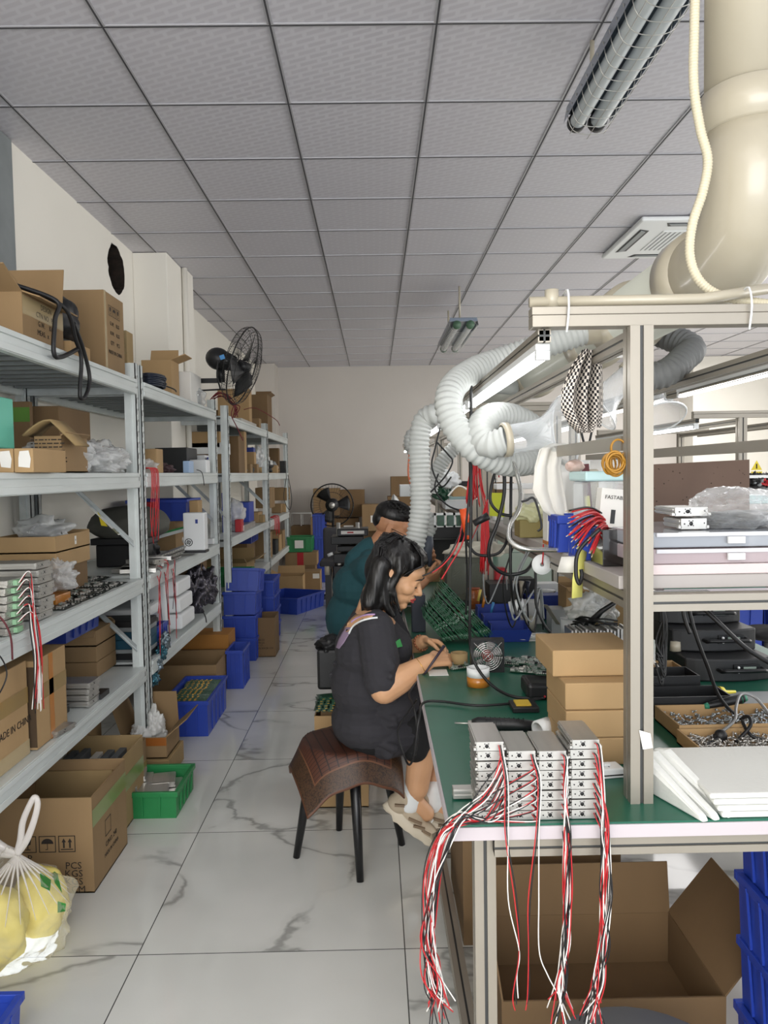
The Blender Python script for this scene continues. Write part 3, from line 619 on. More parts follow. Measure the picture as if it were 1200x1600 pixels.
# ------------------------------------------------------------------ rack 1, deck at .95
o1 = fit((90, 885), 42, 858, d=155, z=Z2)
Y = at(90, 880, x=-1.42).y
for i in range(2):
    c = carton((-1.50, -1.26, 3.09, 3.46, Z2+.12+.066*i, .065), ('flat tan carton, lower one of the pair by the back posts', 'flat tan open carton with a barcode, upper one of the pair by the back posts')[i], 0, flaps=None if i == 0 else {'n': (0, .005)}, group='flat cartons by the back posts')
    if i: paper(c, 'right', .02, .035, .02, .035); put_text(c, 'III', .012, FM(c, 'right', .02, .035))
bxs(-1.49, -1.27, 3.1, 3.45, Z2, Z2+.119, KR[2], 'brown carton under the pair of flat tan cartons', 'box', 'cardboard_box')
blob((-1.38, 3.26, Z2+.22), (.19, .2, .1), BAGM, 'clear bag of black parts sticking out of the upper flat carton', seed=31, crumple=.5)
blob((-1.38, 3.26, Z2+.225), (.14, .13, .06), BLACKP, 'black parts inside the bag of the upper flat carton', 'parts', seed=32, name='black_parts', crumple=.5)
blob((-1.42, 2.62, Z2), (.2, .22, .16), BAGM, 'large crumpled clear bag at the left edge before the back posts', seed=33, crumple=.5, sub=5)
blob((-1.34, 2.86, Z2+.03), (.24, .2, .14), BAGM, 'crumpled clear bag between the left edge bag and the flat cartons', seed=34, crumple=.5, sub=5)
blob((-1.27, 3.08, Z2+.045), (.16, .2, .11), BAGM, 'glossy clear bag over the amber tray', seed=35, crumple=.5, sub=5)
tr = T('amber_tray', 'amber taped tray with a red box in it before the dotted boards', 'tray', (-1.27, 3.0, Z2))
MB().box(-1.33, -1.21, 2.96, 3.1, Z2, Z2+.035).build('body', AMBER, tr, bevel=.004)
bxs(-1.315, -1.275, 2.98, 3.08, Z2+.036, Z2+.065, RED, 'small red box standing on the amber tray', 'box', 'red_box')
cq = at(28, 905, x=-1.33)
c = carton((-1.43, -1.28, 2.5, 2.66, Z2, .05), 'orange striped low carton at the left photo edge', 1, tape=[(AMBER, 'front', .1, .7, 'h'), (AMBER, 'right', .1, .7, 'h')])
# stack of aluminium modules by the edge
pm = module(.115, .17, .0245); d_ = None
st = [('topmost', 0), ('second from the top', 1), ('third from the top', 2), ('fourth from the top', 3), ('fifth from the top', 4), ('third from the bottom', 5), ('second from the bottom', 6), ('bottom', 7)]
for i in range(8):
    o = pm if i == 7 else dup(pm); j = 7-i
    place(o, (-1.225+random.uniform(-.004, .004)-(.008 if i == 0 else 0), 2.70+random.uniform(-.004, .004), Z2+.001+.0245*j), (0, 0, R_(90)), 'bare aluminium module, tall stack by the rack edge, %s' % st[i][0], 'bare aluminium modules in the tall stack')
# nearer stack with green connectors and hanging wires
gstack = []
for i in range(7):
    j = 6-i; o = dup(pm); bx_ = -1.215+random.uniform(-.006, .006)
    place(o, (bx_, 2.44, Z2+.001+.0245*j), (0, 0, R_(90)), 'aluminium module with green plug, left edge stack, %s' % ('topmost', 'second from the top', 'third from the top', 'middle', 'third from the bottom', 'second from the bottom', 'bottom')[i], 'aluminium modules with green plugs')
    g = MB().box(-.02, .02, -.1, -.085, .004, .02); g.build('green_plug', mat('pale_green_plug', '#8fb892', .5), o, False)
    if i < 6:
        for kk, m_ in enumerate((WW, WR, WK)):
            ex = XF+.02+random.uniform(-.0, .012); yy = 2.44+random.uniform(.02, .07)
            pts = [V((bx_+.10, 2.43+.008*kk, Z2+.012+.0245*j)), V((bx_+.13, 2.45, Z2+.02+.0245*j+.02)), V((ex, yy, Z2+.02)), V((ex+.004, yy+.01, Z2-.10)), V((ex+random.uniform(-.008, .008), yy+random.uniform(-.01, .02), Z2-random.uniform(.2, .27)))]
            inv = o.matrix_basis.inverted(); ww = MB().tube([Matrix.Rotation(-R_(90), 4, 'Z') @ (q-o.location) for q in pts], .0018, 5, fine=7); ww.build('wire', m_, o, False)
rl = T('tape_roll', 'amber tape roll with a clear jar on it at the left photo edge', 'tape', (-1.17, 2.2, Z2)); MB().lathe([(.035, 0), (.05, 0), (.05, .06), (.035, .06), (.035, 0)], (-1.175, 2.22, Z2)).build('roll', AMBER, rl)
o = MB().lathe([(.0, 0), (.03, .002), (.034, .02), (.03, .04), (.012, .048), (0, .048)], (-1.175, 2.22, Z2+.061)).build('glass_ball', CLEAR); tag(o, 'clear round jar standing on the amber tape roll', 'jar')
cable([(-1.17, 2.28, Z2+.10), (-1.12, 2.31, Z2+.08), (-1.095, 2.33, Z2+.02), (-1.095, 2.34, Z2-.06)], .003, mat('maroon_lead', '#5a1c24', .5), 'thin maroon lead hanging over the deck beside the tape roll')
cable([(-1.13, 2.2, Z2+.0), (-1.09, 2.24, Z2-.02), (-1.085, 2.28, Z2-.09), (-1.10, 2.24, Z2-.15), (-1.10, 2.17, Z2-.15)], .0022, BLACKP, 'thin black lead looping below the amber tape roll')
# dotted boards laid out towards the posts
pr = board(.13, .16, 5, True, 26); k = 0
pos = [('nearest the modules', -1.20, 2.93, 0), ('in the front row, middle', -1.20, 3.12, 0), ('in the front row, by the posts', -1.20, 3.31, 0), ('in the front row beside the rack post', -1.20, 3.50, 0), ('in the rear row by the tan cartons', -1.345, 3.57, 0), ('in the rear row by the wall cases', -1.345, 3.70, 0), ('on top of the front row', -1.21, 3.2, .012), ('on top of the rear row', -1.33, 3.62, .012), ('farthest on the pile', -1.24, 3.42, .012)]
for i, (nm, x, y, dz) in enumerate(pos):
    o = pr if i == 0 else dup(pr); place(o, (x, y, Z2+.001+dz), (0, 0, random.uniform(-.06, .06)), 'dark circuit board with bright solder dots, %s' % nm, 'dark circuit boards laid on the deck')
# grey cushion, black cases, mesh tray
cu = blob((-1.34, 4.28, Z2+.155), (.44, .3, .17), GREYF, 'grey padded cushion lying on the black case behind the double rack posts', 'cushion', seed=40, name='grey_cushion', crumple=.08)
for i in range(3): bxs(-1.64, -1.43, 3.30, 3.66, Z2+.016+.036*i, Z2+.05+.036*i, NAVY if i == 0 else BLACKP, ('dark blue flat case at the wall, bottom of three', 'black flat case at the wall, middle of three', 'black flat case at the wall, top of three')[i], 'case', 'flat_case', .004)
# ------------------------------------------------------------------ rack 1, deck at .525
b = carton((-1.50, -1.155, at(46, 1160, x=-1.155).y-.36, at(46, 1160, x=-1.155).y, Z1, .31), 'big taped carton printed with the country of origin on the lowest deck', 0, tape=[(TAPE, 'right', .55, .72, 'h'), (TAPECLR, 'right', 0, .16, 'h')])
put_text(b, 'MADE IN CHINA', .033, FM(b, 'right', .075, .115))
ya = at(56, 1100, x=-1.14).y; yb = at(104, 1080, x=-1.14).y
b = carton((-1.42, -1.14, ya, yb, Z1, .30), 'carton with a dark edge gap and amber tape strip beside the big printed carton', 0, tape=[(TAPE, 'right', .52, .7, 'h'), (AMBER, 'right', .42, .56, 'v')])
g = MB(); g.box(b['_w']/2-.03, b['_w']/2+.001, -b['_d']/2-.004, -b['_d']/2-.0015, .01, .28); g.build('seam_shade_strip', mat('shadow_gap_card', '#4a3a28', .9), b, False)  # dark strip laid on the edge, its colour standing for shade in an open seam
for i in range(3):
    Y = at(155, 1065, x=-1.27).y
    c = carton((-1.55, -1.27, Y-.02, Y+.24, Z1+.072*i, .07), ('flat lidded carton, bottom of three behind the silver modules', 'flat lidded carton, middle of three behind the silver modules', 'flat lidded carton with its tuck flap up, top of three behind the silver modules')[i], 1, flaps={'s': (160, .03), 'n': (-60, .05), 'e': (-80, .2)} if i == 2 else None, group='flat lidded cartons')
o = MB().lathe([(0, 0), (.036, .002), (.04, .03), (.04, .1), (.032, .118), (0, .12)], (-1.30, 3.02, Z1+.041), (0, 1, 0)).build('white_roll', WHITEP); tag(o, 'white plastic roll between the amber striped carton and the modules', 'roll')
bxs(-1.34, -1.2, 2.97, 3.02, Z1, Z1+.03, BLACKP, 'black adapter partly under the white roll', 'adapter', 'power_adapter')
for i in range(4):
    o = dup(pm); place(o, (-1.225+random.uniform(-.004, .004), 3.12, Z1+.001+.0245*i), (0, 0, R_(90)), 'silver module in the short stack on the lowest deck, %s one' % ('bottom', 'second from the bottom', 'third from the bottom', 'top')[i], 'short stack of silver modules')
bxs(-1.17, -1.13, 3.17, 3.27, Z1, Z1+.022, BLACKP, 'small black adapter right of the short module stack', 'adapter', 'power_adapter')
for i in range(2):
    o = dup(pm); place(o, (-1.20+.008*i, 2.78-.012*i, Z1+.001+.0125*i), (0, 0, R_(80)), ('lower', 'upper')[i]+' thin module lying alone on the lowest deck', 'two thin modules on the lowest deck'); o.scale = (1, 1, .5)
for i, (m_, h) in enumerate(((BLACKP, .03), (GREYP, .02), (mat('petrol_blue_case', '#17485c', .45), .045), (mat('petrol_blue_case', '', 0), .04), (GREYP, .022), (BLACKP, .03))):
    z = Z1+[.001, .032, .053, .099, .14, .163][i]; bxs(-1.45, -1.14, 3.86, 4.04, z, z+h, m_, ('black flat unit at the bottom of the pile by the brace', 'grey flat unit on the bottom black one by the brace', 'petrol blue case, lower of two by the brace', 'petrol blue case, upper of two by the brace', 'grey flat unit above the petrol blue cases', 'black flat unit on top of the pile by the brace')[i], 'case', 'flat_case', .003)
b = crate((-1.6, -1.25, 3.15, 3.55, Z1+.235, .09), 'dark blue tray lying high behind the brace under the dotted boards', BLUED, name='plastic_tray')
# ------------------------------------------------------------------ rack 2 decks
item(243, 293, 699, 715, -1.25, Z3, BLACKP, 'long black slab lying on white boxes of the second rack', 'slab', 'black_slab', dep=.3)
item(218, 246, 701, 736, -1.14, Z3, KR[0], 'tan carton right behind the double rack posts', 'box', 'cardboard_box')
item(268, 321, 711, 722, -1.22, Z3+.0, WHITEP, 'flat white box under the black slab', 'box', 'white_box', dep=.35)
item(296, 323, 718, 733, -1.13, Z3, WHITEP, 'small white plastic box with rounded corners at the rack edge', 'box', 'white_box', bev=.008)
item(286, 296, 720, 733, -1.13, Z3, mat('pale_blue', '#9fb9d8', .4), 'pale blue box beside the small white plastic box', 'box', 'blue_box')
item(324, 334, 714, 734, -1.16, Z3, BLUE, 'blue carton edge before the second rack end post', 'box', 'blue_box')
blob((-1.24, 4.15, Z3), (.18, .3, .08), BAGM, 'clear bag of metal parts on the second rack middle deck', seed=50, crumple=.4)
blob((-1.2, 4.45, Z3), (.12, .16, .05), mat('maroon_parts', '#3a2225', .6), 'dark maroon parts beside the clear bag', 'parts', seed=51, name='loose_parts', crumple=.6)
w_ = MB()
for i in range(9):
    yy = 3.86+.016*i; l = random.uniform(.22, .38)
    w_.tube([(-1.16, yy, Z3+.02), (XF+.012, yy+.01, Z3+.02), (XF+.018, yy+.012, Z3-.06), (XF+.01+random.uniform(0, .02), yy+random.uniform(-.02, .03), Z3-l*.6), (XF+.012, yy+random.uniform(-.02, .04), Z3-l)], .0018, 5, fine=5)
tag(w_.build('wire_bundle', WR), 'thin red wires hanging from the middle deck beside the double posts', 'wires')
cable([(-1.13, 5.0, Z3+.02), (-1.1, 5.02, Z3), (-1.095, 5.05, Z3-.08)], .0025, BLACKP, 'short black lead drooping below the small white plastic box')
item(288, 345, 674, 690, -1.42, Z3+.201, KR[0], 'wide tan carton with arrows high on the second rack', 'box', 'cardboard_box', dep=.3, Y=6.2)
item(290, 350, 691, 702, -1.38, Z3+.151, WHITEP, 'white foam slab under the wide tan carton', 'slab', 'foam_slab', dep=.3, Y=6.2)
bxs(-1.5, -1.2, 6.22, 6.5, Z3, Z3+.15, KR[1], 'brown carton under the white foam slab', 'box', 'cardboard_box')
# z .95 deck of rack 2
wb = T('white_fan_unit', 'upright white unit with a round fan grille at its lower corner', 'device', (-1.22, 4.78, Z2)); Y = 4.75; a = at(287, 856, y=Y); b2 = at(319, 801, y=Y)
zb = Z2+.03; W = (b2.x-a.x); MB().box(a.x, b2.x, Y, Y+.09, zb, b2.z).build('body', WHITEP, wb, bevel=.006)
MB().box(a.x-.002, b2.x+.004, Y-.005, Y+.095, zb-.015, zb).build('base', BLACKP, wb, bevel=.002)
f = MB(); f.lathe([(.02, 0), (.024, 0), (.024, .002), (.02, .002)], (a.x+.032, Y-.003, zb+.05), (0, 1, 0), 20); f.lathe([(.008, 0), (.012, 0), (.012, .002)], (a.x+.032, Y-.003, zb+.05), (0, 1, 0), 16)
for k in range(4): f.bar((a.x+.032, Y-.003, zb+.05), (a.x+.032+.022*cos(k*pi/2+.4), Y-.003, zb+.05+.022*sin(k*pi/2+.4)), .003, .002)
f.build('fan_grille', BLACKP, wb); MB().box(b2.x-.055, b2.x-.04, Y-.002, Y, b2.z-.065, b2.z-.04).build('blue_label', BLUED, wb)
item(305, 330, 842, 849, -1.14, Z2, WHITEP, 'small white box with black sockets beside the fan unit', 'box', 'socket_box', dep=.06)
for i in range(5):
    z = Z2+.002+.012*i; o = MB(); x = -1.15-.02*(i % 2); o.box(x-.03, x, 4.0+.05*i, 4.62+.05*i, z, z+.01)
    o.m = 1
    for k in range(10): o.box(x-.001, x+.0008, 4.05+.05*i+.055*k, 4.07+.05*i+.055*k, z+.003, z+.007)
    tag(o.build('perforated_rail', [SILV, BLACKP]), 'perforated metal rail lying along the second rack edge, %s of five' % ('bottom', 'second', 'middle', 'fourth', 'top')[i], 'metal rail', 'perforated rails')
rd = random.Random(3)
for i in range(6):
    o = dup(pm); place(o, (-1.23+.03*(i % 2), 3.95+.14*(i//2), Z2+.001+(.0 if i < 2 else .03*(i % 2))), (0, 0, R_(90+rd.uniform(-20, 20))), 'loose silver module with red leads near the double posts, %s' % ('closest to the post', 'behind the closest', 'in the middle row', 'stacked in the middle row', 'toward the rails', 'stacked toward the rails')[i], 'loose modules with red leads')
    for k in range(2):
        q = o.location; e = XF+.02
        pts = [q+V((.08, 0, .015)), q+V((.11, .01, .0)), V((e, q.y+rd.uniform(-.03, .03), Z2-.08)), V((e, q.y+rd.uniform(-.05, .05), Z2-rd.uniform(.2, .42)))]
        Mi = Matrix.Rotation(-o.rotation_euler[2], 4, 'Z'); MB().tube([Mi @ (p-q) for p in pts], .0018, 5, fine=5).build('lead', (WR, WR, WK)[(i+k) % 3], o, False)
b = T('black_speaker_case', 'black laptop shaped case standing behind loose black parts', 'case', (-1.5, 4.3, Z2))
MB().box(-1.52, -1.22, 4.18, 4.40, Z2+.12, Z2+.155).build('lid', BLACKP, b, bevel=.004); MB().box(-1.5, -1.24, 4.2, 4.38, Z2, Z2+.12).build('body', BLACKP, b, bevel=.008)
for i in range(6): blob((-1.46+.07*(i % 3), 4.4+.12*(i//3), Z2), (.12, .14, .12+.03*(i % 3)), RUBBER, 'tangle of black parts on the second rack, %s' % ('at the wall', 'below the lid', 'in front of the lid', 'at the wall, farther', 'beside the fan unit', 'nearest the fan unit')[i], 'parts', seed=60+i, name='black_parts', crumple=.7, group='black parts heap')
blob((-1.4, 5.3, Z2), (.2, .2, .16), BAGM, 'clear bag above the green striped foil pack', seed=67)
o = MB().bar((-1.5, 5.15, Z2+.07), (-1.2, 5.15, Z2+.15), .2, .03).build('foil_pack', WHITEP); tag(o, 'white flat pack with a green stripe leaning at the second rack end', 'pack')
o = MB().bar((-1.5, 5.04, Z2+.085), (-1.2, 5.04, Z2+.16), .006, .012).build('stripe', mat('stripe_green', '#2d8a4a', .5), o)
crate((-1.62, -1.22, 5.1, 5.5, Z2+.19, .14), 'blue crate at the back of the second rack below the brace', BLUE)
bxs(-1.6, -1.3, 5.1, 5.5, Z2, Z2+.19, KR[1], 'brown carton holding up the blue crate at the back', 'box', 'cardboard_box')
item(294, 308, 782, 795, -1.42, Z2+.2, KR[0], 'small tan carton below the red box on the second rack', 'box', 'cardboard_box', Y=5.0)
bxs(-1.5, -1.4, 4.98, 5.08, Z2+.26, Z2+.32, RED, 'small dark red box on the second rack', 'box', 'red_box')
# z .525 deck of rack 2: the white printer
px = T('white_printer', 'big white desktop machine with stacked trays on the second rack low deck', 'printer', (-1.35, 4.55, Z1))
MB().box(-1.60, -1.19, 4.40, 4.80, Z1+.003, Z1+.30).build('body', WHITEP, px, bevel=.015)
MB().prism([(-1.60, 4.40, Z1+.30), (-1.22, 4.40, Z1+.30), (-1.16, 4.40, Z1+.345), (-1.16, 4.40, Z1+.375), (-1.30, 4.40, Z1+.37), (-1.60, 4.40, Z1+.40)], (0, .40, 0)).build('top_cover', WHITEP, px, bevel=.008)
for i, z in enumerate((.03, .125, .22)): MB().box(-1.20, -1.125+.01*(1-i), 4.46, 4.78, Z1+z, Z1+z+.085).build('tray', WHITEP, px, bevel=.012)
MB().box(-1.60, -1.21, 4.06, 4.40, Z1+.155, Z1+.215).build('output_shelf', WHITEP, px, bevel=.02)
g = MB()
for k in range(14): g.box(-1.56, -1.24, 4.09+.02*k, 4.098+.02*k, Z1+.215, Z1+.222)
g.build('shelf_slats', GREYP, px); MB().box(-1.30, -1.26, 4.398, 4.401, Z1+.08, Z1+.105).build('blue_badge', BLUED, px)
MB().box(-1.192, -1.188, 4.415, 4.425, Z1+.02, Z1+.08).build('power_switch', BLACKP, px)
crate((-1.36, -1.14, 4.07, 4.27, Z1, .12), 'small blue crate at the foot of the white printer', BLUE)
bxs(-1.34, -1.18, 4.10, 4.22, Z1+.121, Z1+.15, BLACKP, 'black box resting on the small blue crate', 'box', 'black_box', .006)
for i in range(4): blob((-1.13+.005*i, 3.90+.06*i, Z1-.10+.05*i), (.05, .08, .07), mat('foil_bag_%d' % (i % 2), ('#3c6a78', '#7c8a92')[i % 2], .18, .6), 'crinkled antistatic pouch hanging at the deck edge, %s of four' % ('lowest', 'second', 'third', 'highest')[i], 'pouch', seed=70+i, name='antistatic_pouch', crumple=.8, flat=False)
for i in range(5): blob((-1.2, 5.0+.11*i, Z1+.03+.03*(i % 3)), (.14, .14, .2), mat('foil_bag_2', '#4c4a52', .15, .7), 'crumpled antistatic bag right of the white printer, %s' % ('nearest the printer', 'second', 'middle', 'fourth', 'farthest')[i], 'pouch', seed=80+i, name='antistatic_bag', crumple=.9)
MB_ = MB().box(-1.5, -1.2, 5.0, 5.45, Z1, Z1+.03); tag(MB_.build('grey_tray', GREYP), 'flat grey tray holding antistatic bags', 'tray')
cable([(-1.15, 4.98, Z1+.1), (-1.10, 4.98, Z1+.02), (-1.09, 4.98, Z1-.03)], .004, BLACKP, 'black strap hanging over the deck edge right of the printer')
bxs(-1.6, -1.2, 5.2, 5.55, Z1+.25, Z1+.38, KR[2], 'dark carton behind the second rack side braces', 'box', 'cardboard_box')
# ------------------------------------------------------------------ racks 3 and 4
def fill(seedn, specs):
    for s in specs: item(*s[:4], s[4], s[5], s[6], s[7], s[8], s[9], **(s[10] if len(s) > 10 else {}))
fill(0, [
 (344, 374, 681, 735, -1.30, Z3, KR[2], 'dark brown carton behind the third rack near post', 'box', 'cardboard_box', dict(Y=6.5, dep=.3)),
 (375, 383, 674, 722, -1.28, Z3, KR[0], 'narrow tan carton standing upright on the third rack', 'box', 'cardboard_box', dict(Y=6.5)),
 (384, 398, 706, 729, -1.16, Z3, KR[0], 'open tan carton of blue parts on the third rack', 'box', 'cardboard_box', {}),
 (384, 397, 699, 706, -1.17, Z3+.16, BLUED, 'blue bin peeking over the open tan carton', 'bin', 'parts_bin', {}),
 (372, 392, 725, 733, -1.13, Z3, KR[1], 'crumpled low carton at the third rack edge', 'box', 'cardboard_box', {}),
 (395, 402, 725, 733, -1.13, Z3, KR[1], 'small brown carton before the fourth rack post', 'box', 'cardboard_box', {}),
 (421, 436, 700, 726, -1.2, Z3, KR[2], 'brown carton at the near end of the fourth rack', 'box', 'cardboard_box', {}),
 (420, 433, 727, 735, -1.13, Z3, KR[0], 'low tan carton at the fourth rack edge', 'box', 'cardboard_box', {}),
 (437, 446, 720, 733, -1.13, Z3, BLACKP, 'black adapter at the far end of the fourth rack', 'adapter', 'black_adapter', {}),
 (345, 352, 770, 795, -1.33, Z2, BLUE, 'blue bin strip behind the third rack post', 'bin', 'parts_bin', dict(Y=6.6)),
 (398, 421, 762, 800, -1.25, Z2+.12, KR[1], 'brown carton high on the third rack low deck', 'box', 'cardboard_box', dict(Y=7.3, dep=.4)),
 (368, 402, 801, 812, -1.18, Z2, KR[0], 'tan low carton with film on it on the third rack', 'box', 'cardboard_box', dict(dep=.3)),
 (402, 410, 805, 820, -1.13, Z2, KR[3], 'small tan carton on the third rack edge', 'box', 'cardboard_box', {}),
 (423, 438, 787, 801, -1.18, Z2, KR[1], 'brown carton on the fourth rack low deck', 'box', 'cardboard_box', {}),
 (430, 445, 787, 800, -1.15, Z2, KR[0], 'tan carton at the far end of the fourth rack low deck', 'box', 'cardboard_box', dict(dep=.05)),
 (422, 447, 762, 784, -1.22, Z2+.15, KR[1], 'wide brown carton at the back of the fourth rack', 'box', 'cardboard_box', dict(Y=9.2, dep=.4)),
 (365, 375, 812, 822, -1.14, Z2, RED, 'pink capped jar box on the third rack edge', 'box', 'red_box', {}),
])
for i in range(4): 
    o = bxs(-1.32+.02*i, -1.13, 6.75+.16*i, 6.9+.16*i, Z2+.001, Z2+.05, SILV, 'silver flat pack on the third rack edge, %s of four' % ('nearest', 'second', 'third', 'farthest')[i], 'metal pack', 'silver_pack')
o = MB().box(-1.34, -1.16, 7.2, 7.5, Z2+.12, Z2+.30).build('blue_bin', BLUE); o.location.z = Z2+.052; tag(o, 'blue bin on the third rack in front of the high brown carton', 'bin')
blob((-1.25, 6.9, Z2+.052), (.2, .35, .22), BAGM, 'big clear bag beside the blue bin on the third rack', seed=90)
blob((-1.2, 8.1, Z3+.06), (.12, .35, .2), BAGM, 'clear film bag slung around the fourth rack near post', seed=91, crumple=.6)
for i in range(4): blob((-1.3+.06*(i % 2), 6.7+.3*i, Z3), (.16, .24, .08), (NAVY, GREYP, BAGW, GREYF)[i], ('dark wrapped part on the third rack', 'grey wrapped part on the third rack', 'milky wrapped part on the third rack', 'grey felt wrapped part on the third rack')[i], 'parts', seed=95+i, name='wrapped_part', crumple=.5)
for i in range(5): blob((-1.3+.04*(i % 2), 8.5+.3*i, Z3+.0), (.2, .24, .1+.05*(i % 3)), (KR[3], BLACKP, BAGW, KR[1], GREYP)[i], ('tan sack on the fourth rack', 'black sack on the fourth rack', 'milky sack on the fourth rack', 'brown sack on the fourth rack', 'grey sack on the fourth rack')[i], 'sack', seed=105+i, name='small_sack', crumple=.5)
cable([(-1.1, 9.6, Z3+.1), (-1.08, 9.6, Z3-.05), (-1.11, 9.55, Z3-.3), (-1.05, 9.6, Z3-.45), (-1.02, 9.6, Z3-.3), (-1.06, 9.6, Z3-.02)], .004, BLACKP, 'black cable loop hanging off the far end of the racks')
# low decks of racks 3, 4
carton((-1.55, -1.16, 7.0, 7.45, Z1, .12), 'open low carton with splayed flaps on the third rack bottom deck', 3, flaps={'e': (70, .12), 's': (60, .1), 'n': (20, .1)})
crate((-1.45, -1.05, 6.35, 6.75, Z1, .12), 'green crate sticking out of the third rack bottom deck', GREEN)
crate((-1.6, -1.2, 7.6, 8.1, Z1+.24, .16), 'dark blue crate high at the end of the third rack', BLUED)
bxs(-1.6, -1.25, 7.6, 8.1, Z1, Z1+.24, KR[2], 'dark carton under the dark blue crate on the third rack', 'box', 'cardboard_box')
bxs(-1.35, -1.15, 8.5, 8.7, Z1, Z1+.28, KR[1], 'brown carton standing on the fourth rack bottom deck', 'box', 'cardboard_box')
for i in range(3): bxs(-1.5, -1.14, 8.9+.35*i, 9.15+.35*i, Z1, Z1+.16+.03*i, (BLACKP, KR[0], KR[1])[i], ('black box on the fourth rack bottom deck', 'tan box on the fourth rack bottom deck', 'brown box at the end of the fourth rack bottom deck')[i], 'box', 'storage_box')
w_ = MB()
for i in range(8):
    yy = 8.5+.06*i; w_.tube([(-1.15, yy, Z2+.02), (XF+.02, yy, Z2), (XF+.02, yy+random.uniform(-.03, .03), Z2-random.uniform(.12, .25))], .003, 5, fine=3)
tag(w_.build('wire_bundle', WR), 'red wires hanging from the fourth rack low deck', 'wires')
# ------------------------------------------------------------------ wall fan
wf = T('wall_fan', 'black wall mounted fan with a wire cage above the racks', 'fan', (-1.70, 5.35, 2.35)); Yf = 5.35
m0 = at(345, 562, y=Yf); fc = at(382, 566, y=Yf-.02); ax = V((.93, -.12, -.30)).normalized()
MB().ell(m0-ax*.02, (.085, .075, .075), 12, ax.to_track_quat('X', 'Z').to_matrix()).cyl(m0, m0+ax*.1, .07, .05).build('motor', BLACKP, wf)
MB().bar(m0+V((.01, -.078, .0)), m0+V((.04, -.078, .01)), .004, .03).build('blue_label', mat('label_blue', '#3f8fd0', .4), wf)
MB().bar((XL+.01, Yf, m0.z-.14), (m0.x-.0, Yf, m0.z-.14), .03, .03).box(XL, XL+.015, Yf-.06, Yf+.06, m0.z-.24, m0.z-.04).cyl((m0.x-.0, Yf, m0.z-.15), (m0.x, Yf, m0.z-.05), .025).build('wall_bracket', BLACKM, wf)
hub = m0+ax*.16; a_ = ax.orthogonal().normalized(); b_ = ax.cross(a_); Rf = .265
g = MB()
for k in range(44):
    t = 2*pi*k/44; u = a_*cos(t)+b_*sin(t); g.tube([hub-ax*.06+u*.06, hub-ax*.075+u*Rf*.55, hub-ax*.045+u*Rf*.93, hub+u*Rf], .0013, 4, fine=3)
    g.tube([hub+ax*.075+u*.04, hub+ax*.07+u*Rf*.55, hub+ax*.035+u*Rf*.93, hub+u*Rf], .0013, 4, fine=3)
for r, h in ((Rf, 0), (Rf*.93, .036), (Rf*.6, .07), (Rf*.3, .075), (Rf*.93, -.045), (Rf*.55, -.075), (.06, -.06)):
    g.tube([hub+ax*h+(a_*cos(2*pi*k/48)+b_*sin(2*pi*k/48))*r for k in range(49)], .0045 if h == 0 else .002, 5)
g.build('cage', BLACKM, wf)
for k in range(3):
    t = 2*pi*k/3+.5; bl = []
    for i in range(8):
        r = .04+.19*i/7; row = []
        for j in range(6): q = t+(j/5-.5)*(1.1-.3*i/7); row.append(hub+(a_*cos(q)+b_*sin(q))*r+ax*((j/5-.5)*.06))
        bl.append(row)
    MB().sheet(bl, .003).build('blade', BLACKP, wf)
MB().cyl(hub-ax*.03, hub+ax*.05, .04, .03).build('hub', BLACKP, wf)
cable([m0-V((0, .09, .02)), m0+V((-.01, -.09, -.12)), m0+V((.0, -.05, -.2)), m0+V((-.03, 0, -.2)), V((XL+.01, Yf+.02, m0.z-.22))], .006, BLACKP, '', parent=wf, name='power_lead')
# ------------------------------------------------------------------ floor items, left
crate((-1.35, -.905, 1.55, 1.93, 0, .14), 'blue crate whose corner shows at the bottom left of the photo', BLUE)
# big printed carton
xr_ = at(148, 1395, z=0).x; ya = at(148, 1395, z=0).y; yb = at(175, 1322, z=0).y
A = carton((-1.335, xr_, ya, ya+.36, 0, .335), 'open carton with umbrella and arrow signs behind the bag of yellow sponge', 1, tape=[(TAPEG, 'right', .68, .86, 'h')], flaps={'n': (6, .005)})
care_icons(A, FM(A, 'front', -.03, .175), .058, 'gua', x=-.02)
for i, s in enumerate(('P', '      PCS', '      KGS', '      KGS', '         CM')): put_text(A, s, .034, FM(A, 'front', .075-(.12 if i == 0 else 0), .125-.028*i))
fr = MB(); frame2(fr, FM(A, 'right', -.03, .0), -.03, .14, .03, .20, .003); fr.build('printed_icons', INK, A, False)
put_text(A, 'C/NO. 240', .026, FM(A, 'right', .0, .11)); put_text(A, 'MADE IN CHINA', .02, FM(A, 'right', .0, .075))
xb = at(179, 1322, z=0)
carton((-1.42, xb.x, xb.y, xb.y+.40, 0, .30), 'open carton with a green tape band, between the printed carton and the green crate', 3, tape=[(TAPEG, 'right', .5, .72, 'h')], flaps={'n': (5, .005)})
Cx = at(182, 1215, z=.02)
c = carton((-1.62, -1.06, 3.22, 3.52, 0, .245), 'wide carton of grey foam sheets under the first rack end', 1, flaps={'n': (5, .005)}, tape=[(TAPE, 'right', .3, .6, 'h')])
for i in range(9): bxs(-1.55+.052*i, -1.52+.052*i, 3.24, 3.49, .006, .235+.008*(i % 3), mat('grey_foam', '#5b6064', .7) if i % 3 else BAGW, 'upright grey sheet in the wide carton, %s from the left' % ('first', 'second', 'third', 'fourth', 'fifth', 'sixth', 'seventh', 'eighth', 'ninth')[i], 'foam sheet', 'foam_sheet', group='grey sheets in the wide carton')
bxs(-1.6, -1.35, 2.2, 2.6, 0, .3, KR[2], 'dark carton in the shade under the first rack, at the photo left', 'box', 'cardboard_box')
